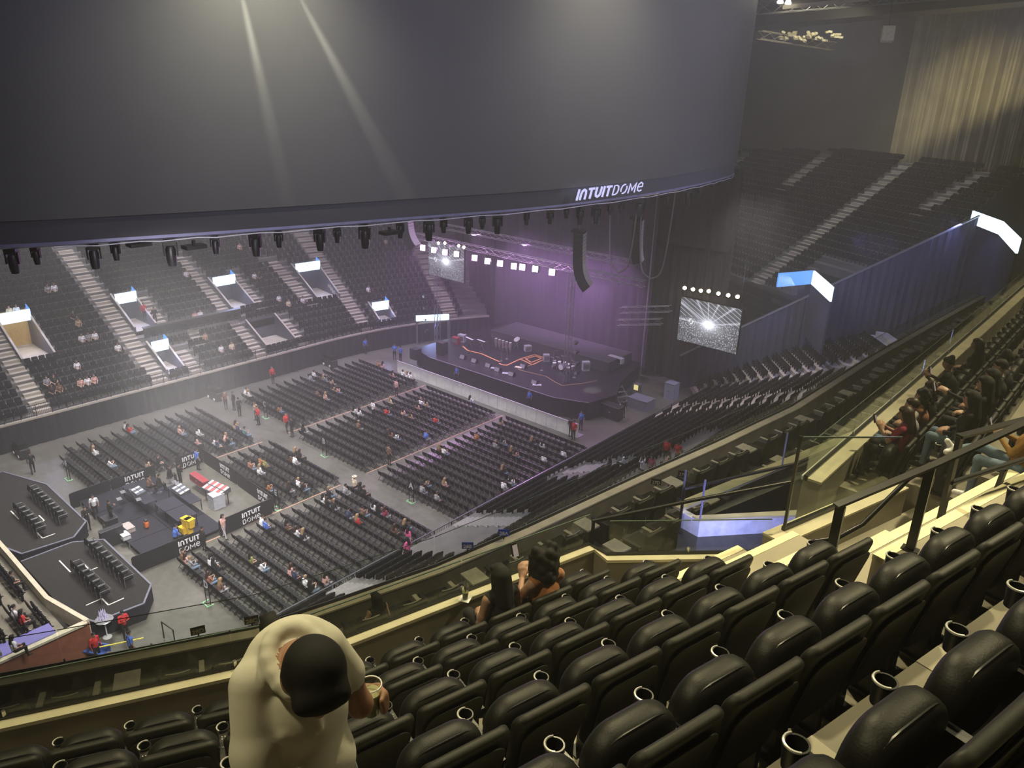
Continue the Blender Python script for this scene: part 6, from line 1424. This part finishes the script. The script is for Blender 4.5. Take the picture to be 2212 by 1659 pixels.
# ================================================================== PEOPLE near the camera
FG = .0125
def next_person(px_, py_, j, top, label, hn='short', bot='black', pose='sit', sleeve='long', hair=0, skin=0, fem=None, dx=0.0, shoe='black', face=(-1, 0)):
    tz = 20.89+.665*j; q = at(px_, py_, tz+1.27); x = -3.26+.50+.95*j+dx
    y = q.y
    return person(frameM((x, y, tz), face), (pose, hn, sleeve, hn in ('long', 'curly') if fem is None else fem), label, top, bot, hair, skin, shoe, 'spectators in the next upper block', FG)
def phone(p, fwd, label, glow=True):
    g = thing('phone', label, 'phone', frameM(p, fwd)); mb = MB(); s_ = slab(.075, .155, .009, .012, .003, 3); obj('body', xform(s_, T(0, 0, -.07, rx=R(-20))), M_BLACK, g)
    mb = MB(); mb.box((0, -.006, 0), (.066, .001, .14)); obj('screen', xform(mb, T(0, 0, 0, rx=R(-20))), emit('phone_glow', (.8, .65, .55), .3 if glow else .05), g)
ppl = [(1979, 897, 0, 'maroon', 'woman in a maroon top holding a phone at the glass end', 'long', 'black', 'sitphone', 'short', 1, 0), (1998, 880, 0, 'grey', 'brown-haired person in jeans beside the woman in maroon', 'short', 'denim', 'sit', 'long', 1, 2),
 (2023, 860, 0, 'rust', 'curly-haired person in a rust shirt holding food', 'curly', 'black', 'sit', 'short', 0, 0), (2045, 845, 0, 'black', 'person in black next to the rust shirt', 'curly', 'black', 'sit', 'long', 1, 1),
 (2085, 790, 0, 'black', 'person with a hair bun leaning forward in black', 'bun', 'black', 'sitfwdphone', 'long', 0, 0), (2112, 862, 1, 'black', 'person with long black hair in the second row', 'long', 'denim', 'sit', 'long', 0, 0),
 (2136, 828, 1, 'black', 'woman in black reaching out with a phone', 'long', 'black', 'sitreach', 'long', 0, 2), (2168, 815, 1, 'brown', 'long-haired person behind the reaching woman', 'long', 'black', 'sit', 'long', 0, 0), (2178, 880, 2, 'mustard', 'person in a mustard jacket with crossed leg and phone', 'bun', 'denim', 'sitphonecross', 'long', 1, 2),
 (2193, 778, 1, 'black', 'man in a dark cap looking to the stage', 'hat', 'black', 'sit', 'long', 0, 0), (2172, 792, 1, 'black', 'person with pale face next to the man in the cap', 'short', 'black', 'sit', 'long', 0, 2), (2130, 745, 0, 'black', 'person with dark hair further along the front row', 'long', 'black', 'sit', 'long', 1, 0), (2205, 570, 0, 'rust', 'distant person in an orange shirt at the far end of the ledge', 'short', 'black', 'sit', 'long', 1, 2)]
for t in ppl:
    o = next_person(*t[:5], hn=t[5], bot=t[6], pose=t[7], sleeve=t[8], hair=t[9], skin=t[10], shoe='white' if 'mustard' in t[4] else 'black')
    if 'phone' in t[7] or 'reach' in t[7]:
        M = o.matrix_basis; p = M @ Vector((0, .36, 1.02) if 'phone' in t[7] else (-.16, .62, 1.06)); phone(p, (-1, 0), 'lit phone held by the %s' % t[4].split(' holding')[0].split(' with ')[0].split(' leaning')[0].split(' reaching')[0])
q = bpy.data.objects['person'] if False else None
# paper food tray
p = at(2062, 885, 21.75); g = thing('food_tray', 'white paper food tray held by the person in the rust shirt', 'tray', T(p.x, p.y, 21.62)); mb = MB(); mb.add([(-.10, -.07, 0), (.10, -.07, 0), (.10, .07, 0), (-.10, .07, 0), (-.13, -.10, .05), (.13, -.10, .05), (.13, .10, .05), (-.13, .10, .05)], [(3, 2, 1, 0), (0, 1, 5, 4), (1, 2, 6, 5), (2, 3, 7, 6), (3, 0, 4, 7)]); obj('paper', mb, M_WHITE, g); mb = MB(); mb.lathe([(0, .06), (.05, .045), (.08, .02), (0, .01)], 9); obj('food', mb, cm('cream'), g, 60)

# ---- two women in the front row of our block
def front_woman(u, label, prims, mats_, dn=0):
    M = frameM(N(u, RIM_N[5]-.20+dn, TREAD[5]), DN); me = sdf_mesh('person', prims, .0105)
    for m in mats_: me.materials.append(m)
    return tag(obj('person', me, None, None, None, M), label, 'person')
P1 = body('sit', 'long', 'none', True, True); P1 = [p for p in P1 if not (p[0] == 'c' and p[-1] == BOT and p[1][2] < .2)]
hd = Vector((0, .015, 1.25))
P1 += [('c', (0, -.06, 1.22), (0, -.13, .80), .085, .07, HAIR), ('c', (-.05, -.07, 1.2), (-.06, -.13, .85), .05, .05, HAIR), ('c', (.05, -.07, 1.2), (.06, -.13, .85), .05, .05, HAIR)]
front_woman(3.90, 'woman with long straight black hair and sleeveless black top at the ledge', P1, [SKINS[0], cm('black'), cm('black'), HAIRS[0], cm('black')])
P2 = body('sitphone', 'curly', 'none', True, True, 1.12); 
for i in range(40):
    a_ = i*2.399; z = -.27+.42*(i/39); rr = .15*math.sqrt(max(.08, 1-((z+.05)/.30)**2)); c = Vector((0, -.03, 1.27))
    P2.append(('e', (c.x+rr*math.cos(a_), c.y-.02+rr*.75*math.sin(a_)*(.45 if math.sin(a_) > 0 else 1), c.z+z), (.05, .05, .05), HAIR))
w2 = front_woman(4.47, 'woman with dark curly hair and rust top filming with her phone', P2, [SKINS[0], cm('orange'), cm('black'), HAIRS[0], cm('black')])
pp = w2.matrix_basis @ Vector((-.06, .40, 1.13)); phone(pp, tuple(DN)[:2], 'phone held up by the curly-haired woman in rust')
# woman in black further left at the bend, and a guest in the loge
P3 = body('sitfwd', 'long', 'none', True, True); front_woman(1.62, 'woman with black hair and bare shoulder half hidden behind the man', P3, [SKINS[2], cm('black'), cm('black'), HAIRS[0], cm('black')], .38)
p = at(810, 1295, 17.5); person(frameM((p.x, p.y, 16.3), (-1, .1)), ('sit', 'long', 'none', True), 'dark-haired guest seated in a loge armchair below the ledge', 'black', 'black', 0, 2, res=.016)
# iced drink on the ledge
p = at(1005, 1292, 21.36); g = thing('drink_cup', 'iced drink in a clear cup standing on a napkin on the ledge', 'cup', T(p.x, p.y, 21.35)); mb = MB(); mb.box((0, 0, .003), (.13, .13, .004), .4); obj('napkin', mb, M_WHITE, g)
mb = MB(); mb.lathe([(0, .006), (.032, .006), (.043, .14), (.041, .14), (.031, .012), (0, .012)], 16); obj('cup', mb, M_CLEAR, g, 40); mb = MB(); mb.lathe([(0, .014), (.031, .014), (.038, .10), (0, .10)], 16); obj('drink', mb, mat('drink_green', (.20, .19, .10), .2), g, 40)
mb = MB(); mb.lathe([(.045, .14), (.044, .15), (.028, .185), (0, .19)], 16); obj('lid', mb, M_CLEAR, g, 40); mb = MB(); mb.tube([(0, 0, .10), (.01, .005, .25)], .004, 6); obj('straw', mb, M_BLACK, g)

# ---- the man in white standing in our block
MO = (0.635, 2.10, TREAD[1])
Mman = frameM(N(*MO), -DN+DU*.10); hl = Mman.inverted() @ at(795, 1505, 24.70)
Pm = []
for sx_ in (-1, 1):
    Pm += [('c', (sx_*.10, -.02, .98), (sx_*.11, .02, .53), .10, .075, BOT), ('c', (sx_*.11, .02, .53), (sx_*.11, -.02, .10), .07, .05, BOT), ('c', (sx_*.11, -.04, .05), (sx_*.12, .15, .04), .045, .04, SHOE)]
Pm += [('e', (0, -.02, 1.02), (.175, .15, .15), BOT), ('c', (0, -.02, 1.08), (0, -.03, 1.36), .155, .155, TOP), ('e', (0, -.03, 1.36), (.178, .15, .21), TOP), ('e', (0, .03, 1.17), (.165, .15, .16), TOP),
       ('c', (-.11, -.085, 1.545), (.11, -.075, 1.535), .080, .078, TOP), ('e', (-.02, -.115, 1.55), (.16, .10, .125), TOP), ('c', (0, -.05, 1.57), (0, .08, 1.63), .066, .060, SK)]
for i in range(16):
    a0, a1 = 2*math.pi*i/16, 2*math.pi*(i+1)/16; f = lambda a_: (.094*math.cos(a_), .002+.100*math.sin(a_), 1.598-.068*math.sin(a_)); Pm.append(('c', f(a0), f(a1), .020, .020, TOP))
Pm += [('c', (.0, .095, 1.52), (.0, .135, 1.40), .012, .008, TOP), ('c', (.10, .075, 1.40), (-.06, .115, 1.26), .012, .006, TOP), ('c', (.12, .06, 1.33), (.0, .13, 1.16), .012, .006, TOP)]
# his right arm hangs (towards the left of the picture), short sleeve
Pm += [('c', (.14, -.065, 1.52), (.185, .02, 1.33), .076, .074, TOP), ('c', (.185, .02, 1.33), (.195, .07, 1.22), .078, .082, TOP), ('c', (.195, .05, 1.24), (.20, .12, 1.14), .050, .046, SK), ('c', (.20, .12, 1.14), (.15, .31, 1.08), .046, .032, SK)]
Pm += hand((.15, .31, 1.08), (-.5, .8, -.2), (-.6, 0, -.6), .5, .0105, 1.05, 1)
# left arm holds the cup
elb = Vector((-.235, -.02, 1.25)); CUPC = Vector((hl.x, hl.y+.02, hl.z)); cr = .043
wr = CUPC+Vector((.045, -.085, .02))
Pm += [('c', (-.14, -.075, 1.53), (-.20, -.05, 1.40), .074, .070, TOP), ('c', (-.20, -.05, 1.40), tuple(elb), .048, .044, SK), ('c', tuple(elb), tuple(wr), .046, .032, SK)]
Pm += [('c', tuple(wr), tuple(CUPC+Vector((.0, -.062, -.02))), .033, .033, SK), ('c', tuple(CUPC+Vector((.03, -.060, .0))), tuple(CUPC+Vector((-.02, -.064, -.045))), .024, .024, SK)]
for i in range(4):
    zz = CUPC.z+.020-.024*i; pts = [(CUPC.x+(cr+.010)*math.cos(a_), CUPC.y+(cr+.010)*math.sin(a_), zz) for a_ in [R(-110), R(-155), R(-205), R(-250+6*i)]]
    for k in range(3): Pm.append(('c', pts[k], pts[k+1], .0115-.001*k, .0105-.001*k, SK))
pts = [(CUPC.x+(cr+.012)*math.cos(a_), CUPC.y+(cr+.012)*math.sin(a_), CUPC.z+.025) for a_ in [R(-70), R(-25), R(20)]]
Pm += [('c', pts[0], pts[1], .014, .0125, SK), ('c', pts[1], pts[2], .0125, .010, SK)]
hp = head_prims((0.02, .165, 1.665), .98, 'short', R(-14), 1.14)
Pm += hp+[('e', tuple(Vector((0.02, .165, 1.665))+(Matrix.Rotation(R(-14), 3, 'Z') @ Matrix.Rotation(-.98, 3, 'X')) @ Vector((0, .045, .075))), (.082, .070, .060), HAIR, .0)]
me = sdf_mesh('person', Pm, .0075, .028)
for m in (SKINS[1], mat('cloth_ivory', (.74, .71, .60), .9, 0, .05, 14, .15), cm('grey'), HAIRS[0], cm('white')): me.materials.append(m)
man = tag(obj('person', me, None, None, None, Mman), 'man in an ivory shirt with head bowed, holding a clear cup', 'person')
ear = Mman @ (Vector((0.02, .165, 1.665))+(Matrix.Rotation(R(-14), 3, 'Z') @ Matrix.Rotation(-.98, 3, 'X')) @ Vector((.094, .0, -.01)))
mb = MB(); mb.lathe([(0, -.010), (.007, -.008), (.008, .004), (0, .009)], 8, ear); tag(obj('earbud', mb, M_WHITE, None, 50), 'white earbud in the ear of the man in ivory', 'earbud')
mb = MB(); c = Mman @ CUPC; g = thing('plastic_cup', 'clear plastic cup of pale drink held by the man in ivory', 'cup', T(c.x, c.y, c.z-.075))
mb.lathe([(0, 0), (.031, 0), (.045, .15), (.047, .152), (.0435, .15), (.029, .006), (0, .006)], 20); obj('cup', mb, M_CLEAR, g, 40)
mb = MB(); mb.lathe([(0, .008), (.029, .008), (.040, .115), (0, .115)], 20); obj('drink', mb, mat('drink_pale', (.42, .40, .24), .15), g, 40)
mb = MB(); mb.tube([(.046*math.cos(a_), .046*math.sin(a_), .152) for a_ in np.linspace(0, 2*math.pi, 21)], .003, 5, False); obj('rim', mb, M_WHITE, g, 60)

# ================================================================== FAR STAND FITTINGS
def railing_far():
    g = thing('stand_railing', 'black railing with posts along the front of the far stand', 'railing', T(0, 0, 0))
    n = 46
    for i in range(n):
        a_ = far_pt(8+1.1*i, .05); b_ = far_pt(8+1.1*(i+1), .05)
        mb = MB(); mb.bar((*a_, FZ), (*a_, FZ+.95), .05); obj('post', mb, M_BLKM, g)
        mb = MB(); mb.bar((*a_, FZ+.95), (*b_, FZ+.95), .05); mb.bar((*a_, FZ+.12), (*b_, FZ+.12), .04); r_ = obj('rail', mb, M_BLKM, g)
        mb = MB(); 
        for k in range(1, 9): p_ = Vector(a_).lerp(Vector(b_), k/9); mb.bar((*p_, FZ+.12), (*p_, FZ+.95), .015)
        o = obj('balusters', mb, M_BLKM, r_); o['kind'] = 'stuff'
railing_far()
M_VOM = emit('portal_led', (.62, .82, 1.0), 2.4); M_VOMS = emit('portal_led_side', (.10, .35, 1.0), 1.2)
def portal(s0, s1, r0, r1, label, lit=True, warm=False):
    t0, t1 = r0*FT, r1*FT; zb = FZ+FR*(r0-.2); zt = FZ+FR*r1
    g = thing('doorway_portal', label, 'doorway', T(0, 0, 0))
    A, B, C_, D = [Vector(far_pt(s, t)) for s, t in ((s0, t0), (s1, t0), (s1, t1), (s0, t1))]
    mb = MB(); mb.quad((*A, zb), (*B, zb), (*C_, zb), (*D, zb)); obj('passage_floor', mb, M_FARSTEP, g)
    for nm_, p, q in (('side_wall', A, D), ('side_wall', B, C_)):
        mb = MB(); d = (q-p); n_ = Vector((-d.y, d.x)).normalized()*.14; z0a, z1a = FZ+FR*r0+.35, zt+.35
        mb.add([(*(p-n_/2), zb), (*(q-n_/2), zb), (*(q+n_/2), zb), (*(p+n_/2), zb), (*(p-n_/2), z0a), (*(q-n_/2), z1a), (*(q+n_/2), z1a), (*(p+n_/2), z0a)], [(3, 2, 1, 0), (4, 5, 6, 7), (0, 1, 5, 4), (1, 2, 6, 5), (2, 3, 7, 6), (3, 0, 4, 7)]); w_ = obj(nm_, mb, mat('portal_wall', (.10, .10, .13), .6), g)
        mb = MB(); mb.bar((*p, z0a), (*q, z1a), .16, .04); obj('wall_cap', mb, M_FARSTEP, w_)
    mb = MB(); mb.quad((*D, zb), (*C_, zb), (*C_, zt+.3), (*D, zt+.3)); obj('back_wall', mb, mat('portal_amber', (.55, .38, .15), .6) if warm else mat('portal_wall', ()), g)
    if warm:
        m_ = (A+C_)/2; point('portal_lamp', (m_.x, m_.y, zb+1.8), 60, (1, .75, .35), .2)
    if lit:
        h = .95; e = (C_-D).normalized(); n_ = Vector((e.y, -e.x)); D2, C2 = D+(A-D).normalized()*.9, C_+(B-C_).normalized()*.9; zt2 = zt-.15
        mb = MB(); mb.obox((*D2, zt2-h*.35), (*(C2-D2), 0), (*((A-D).normalized()*.1), 0), (0, 0, h)); obj('led_header', mb, M_VOM, g)
        mb = MB(); mb.obox((*C2, zt2-h*.35), (*((C_-C2)*.9), .3), (*(e*.06), 0), (0, 0, h*.95)); obj('led_side', mb, M_VOMS, g)
        area('portal_glow', (*((A+B+C2+D2)/4), zt2-.2), (*((A+B)/2), zb), 45, (.45, .5, 1.0), 1.6, .6, 150)
    return g
for a_ in ((18.0, 20.4, 6, 12, 'glowing doorway at the left edge of the far stand with amber hall', True, True), (27.4, 29.3, 7, 12, 'glowing doorway beside the long stair in the far stand', True), (36.9, 39.3, 7, 12, 'glowing doorway right of the counter in the far stand', True), (45.7, 48.0, 6, 12, 'glowing doorway high in the far stand, third from the right', True), (27.5, 29.0, 1, 5, 'low glowing doorway at the front of the far stand', True), (50.2, 52.0, 1, 4, 'small glowing doorway near the stage end of the far stand', True), (37.2, 40.4, 1, 5, 'unlit dark doorway with chairs at the front of the far stand', False)): portal(*a_)
# standing counter with stools
g = thing('standing_counter', 'long dark counter on the middle level of the far stand', 'counter', T(0, 0, 0)); zc = FZ+FR*6
mb = MB(); a_, b_ = far_pt(27.6, 5.6*FT), far_pt(37.0, 5.6*FT); mb.bar((*a_, zc+.95), (*b_, zc+.95), .5, .08); obj('counter_top', mb, mat('counter_dark', (.05, .05, .06), .4), g); mb = MB(); mb.bar((*a_, zc+.45), (*b_, zc+.45), .12, .9); obj('front_panel', mb, M_DRAPE, g)
for i in range(12):
    p = far_pt(28.2+.74*i, 5.0*FT); s_ = thing('bar_stool', 'dark bar stool, %s along the far stand counter' % ordn(i), 'stool', T(p[0], p[1], FZ+FR*5), 'bar stools at the far stand counter'); mb = MB(); mb.box((0, 0, .72), (.4, .4, .06)); mb.box((-.18, 0, .9), (.04, .4, .3)); obj('seat', mb, M_FAB, s_); mb = MB()
    for sx_ in (-.16, .16):
        for sy_ in (-.16, .16): mb.bar((sx_, sy_, 0), (sx_, sy_, .7), .03)
    obj('legs', mb, M_STEEL, s_)
# exit by the stage with header sign
g = thing('floor_exit', 'floor exit with bright blue header sign beside the stage', 'doorway', T(0, 0, 0)); q0, q1 = at(905, 757, 0), at(945, 752, 0)
q0, q1 = Vector((-60.2, 53.6, 0)), Vector((-58.2, 56.6, 0))
d = (q1-q0); n_ = Vector((-d.y, d.x, 0)).normalized()
mb = MB(); mb.obox(q0+Vector((0, 0, 2.6)), d, n_*.3, (0, 0, .6)); obj('led_header', mb, M_VOM, g); mb = MB(); mb.obox(q0+n_*1.5, d, n_*.1, (0, 0, 2.6)); obj('back_wall', mb, mat('portal_wall', ()), g); mb = MB(); mb.obox(q0, d*.04, n_*1.5, (0, 0, 2.6)); mb.obox(q1, d*.04, n_*1.5, (0, 0, 2.6)); obj('jambs', mb, M_FARC, g)
area('portal_glow', tuple(q0+d/2-n_*.5+Vector((0, 0, 2.4))), tuple(q0+d/2-n_*4), 120, (.35, .42, 1.0), 2, .6, 150)
# near side LED portal signs above the drape
for (a_, b_, c_, z0, z1, lb) in ((Vector((-23.6, 67.0, 0)), Vector((-20.2, 62.2, 0)), Vector((-25.2, 63.6, 0)), 11.3, 12.5, 'bright LED portal sign jutting from the navy drape'), (Vector((-14.5, 77.0, 0)), Vector((-11.4, 72.3, 0)), Vector((-8.8, 64.2, 0)), 16.75, 17.8, 'bright angular LED ribbon at the far upper corner')):
    g = thing('led_portal_sign', lb, 'sign', T(0, 0, 0)); mb = MB(); d = b_-a_; n_ = Vector((-d.y, d.x, 0)).normalized()*.15
    mb.obox(a_+Vector((0, 0, z0)), d, n_, (0, 0, z1-z0)); obj('front_face', mb, M_VOM, g)
    p, q = (c_, a_) if z0 < 14 else (b_, c_)
    d2 = q-p; n2 = Vector((-d2.y, d2.x, 0)).normalized()*.15; mb = MB(); mb.obox(p+Vector((0, 0, z0)), d2, n2, (0, 0, z1-z0)); obj('side_face', mb, M_VOMS if z0 < 14 else M_VOM, g)
    mb = MB(); hh = 4.5 if z0 < 14 else 9.5; mb.obox(a_+Vector((0, 0, z0-hh)), d, n_, (0, 0, hh)); mb.obox(p+Vector((0, 0, z0-hh)), d2, n2, (0, 0, hh)) if z0 > 14 else None; obj('lower_panel', mb, M_DRAPEB, g)
    m_ = (a_+b_)/2; area('led_glow', (m_.x-1.0, m_.y-.6, z0+.4), (m_.x-6, m_.y-8, z0-7), 260, (.36, .38, 1.0), 4, 1, 160)
# hanging block labels over the lower bowl
for (x, y, tx, z, dark) in ((1010, 1197, '28B', 17.0, 0), (1088, 1168, '28A', 17.0, 0), (431, 1386, '28D', 16.95, 1), (546, 1363, '28C', 16.95, 1), (1416, 1054, '27D', 17.0, 1), (1474, 1036, '27C', 17.0, 1)):
    p = at(x, y, z); tow = Vector((0, 0, 0))-Vector((p.x, p.y, 0)); p2 = p-tow.normalized()*.35
    g = thing('section_sign', 'small %s section sign reading %s on the lower ledge glass' % ('dark' if dark else 'blue', tx), 'sign', frameM((p2.x, p2.y, z), (-tow.x, -tow.y)), 'section signs on the lower ledge')
    mb = MB(); mb.box((0, 0, 0), (.27, .02, .17)); obj('plate', mb, mat('sign_blue', (.03, .09, .55), .4) if not dark else M_BLACK, g); t = text_mb(tx, .125, .004, 0, .002); obj('lettering', xform(t, T(0, -.014, -.02)), M_WHITE if not dark else cm('cream'), g)
    mb = MB(); mb.box((0, .02, -.2), (.03, .02, .3)); obj('bracket', mb, M_BLKM, g)
# lower bowl front fence
g = thing('floor_fence', 'black metal fence between the floor chairs and the lower bowl', 'fence', T(0, 0, 0))
for i in range(28):
    y0 = 16+1.5*i; mb = MB(); mb.bar((-30.15, y0, 0), (-30.15, y0, 1.1), .06); p_ = obj('post', mb, M_BLKM, g)
    mb = MB(); mb.bar((-30.15, y0, 1.08), (-30.15, y0+1.5, 1.08), .06); obj('top_rail', mb, mat('rail_glint', (.22, .22, .24), .3, .5), g)
    mb = MB()
    for k in range(1, 10): mb.bar((-30.15, y0+.15*k, .1), (-30.15, y0+.15*k, 1.05), .014)
    o = obj('balusters', mb, M_BLKM, p_); o['kind'] = 'stuff'
# black case pairs along the far drape
for k, (x, y) in enumerate(((712, 778), (464, 848), (45, 968))):
    q = at(x, y, .6); stand_ = thing('drape_case', ('black trolley with white wheels by the far drape near the stage', 'black trolley with white wheels by the far drape in the middle', 'black trolley by the drape at the left edge')[k], 'trolley', T(q.x, q.y, 0)); obj('body', slab(1.7, .75, .7, .05, .03, 2), M_PLAST, stand_); mb = MB(); mb.box((0, 0, .95), (1.3, .6, .35)); obj('load', mb, M_BLACK, stand_)
    for sx_ in (-.5, .5): mb = MB(); mb.lathe([(0, 0), (.12, 0), (.12, .05), (0, .05)], 10); obj('wheel', xform(mb, T(sx_, -.38, .2, rx=R(90))), M_WHITE, stand_)
# exit stairs and rail frames by the usher, blue bench, yellow tape
g = thing('exit_railing', 'black looped stair railings below the cocktail table', 'railing', T(0, 0, 0))
for (xa, ya_, xb, yb_) in ((-32.6, 11.5, -31.5, 11.6), (-33.8, 12.6, -32.8, 12.7), (-32.3, 10.2, -31.2, 10.2), (-31.0, 11.0, -30.4, 11.8)):
    mb = MB(); mb.tube([(xa, ya_, .1), (xa, ya_, 1.1), (xb, yb_, 1.1), (xb, yb_, .1)], .035, 6); obj('loop', mb, M_BLACK, g, 50)
q0, q1 = at(215, 1398, 1.0), at(310, 1378, 1.0); mb = MB(); mb.tube([q0, q1], .035, 6); o = obj('barrier_tape', mb, mat('tape_yellow', (.80, .68, .08), .5)); tag(o, 'yellow tape stretched across the exit stairs', 'tape')
q = at(192, 1385, .6); g = thing('blue_bench', 'blue folding bench beside the rust panel', 'bench', T(q.x+.7, q.y, 0)); mb = MB(); mb.box((0, 0, .45), (1.2, .5, .06), .5); obj('seat', mb, cm('blue'), g); mb = MB(); mb.box((.2, .2, .7), (1.1, .06, .4), .5); obj('backrest', mb, cm('blue'), g); mb = MB(); mb.box((-.4, 0, .22), (.05, .4, .44), .5); mb.box((.4, 0, .22), (.05, .4, .44), .5); obj('legs', mb, M_BLKM, g)
# ================================================================== HAZE of the show
def haze():
    mb = MB(); mb.obox((-95, -7, -0.2), (128.5, 0, 0), (0, 146, 0), (0, 0, 43.5))
    m = bpy.data.materials.new('haze'); m.use_nodes = True; nt = m.node_tree
    for n in list(nt.nodes): nt.nodes.remove(n)
    o = nt.nodes.new('ShaderNodeOutputMaterial'); v = nt.nodes.new('ShaderNodeVolumeScatter')
    v.inputs['Color'].default_value = (1, 1, 1, 1); v.inputs['Density'].default_value = HAZE; v.inputs['Anisotropy'].default_value = 0.2
    nt.links.new(v.outputs[0], o.inputs['Volume'])
    ob = obj('haze', mb, m); ob['kind'] = 'stuff'; ob['label'] = 'thin theatrical haze filling the arena'; ob['category'] = 'haze'
HAZE = 0.0032
haze()
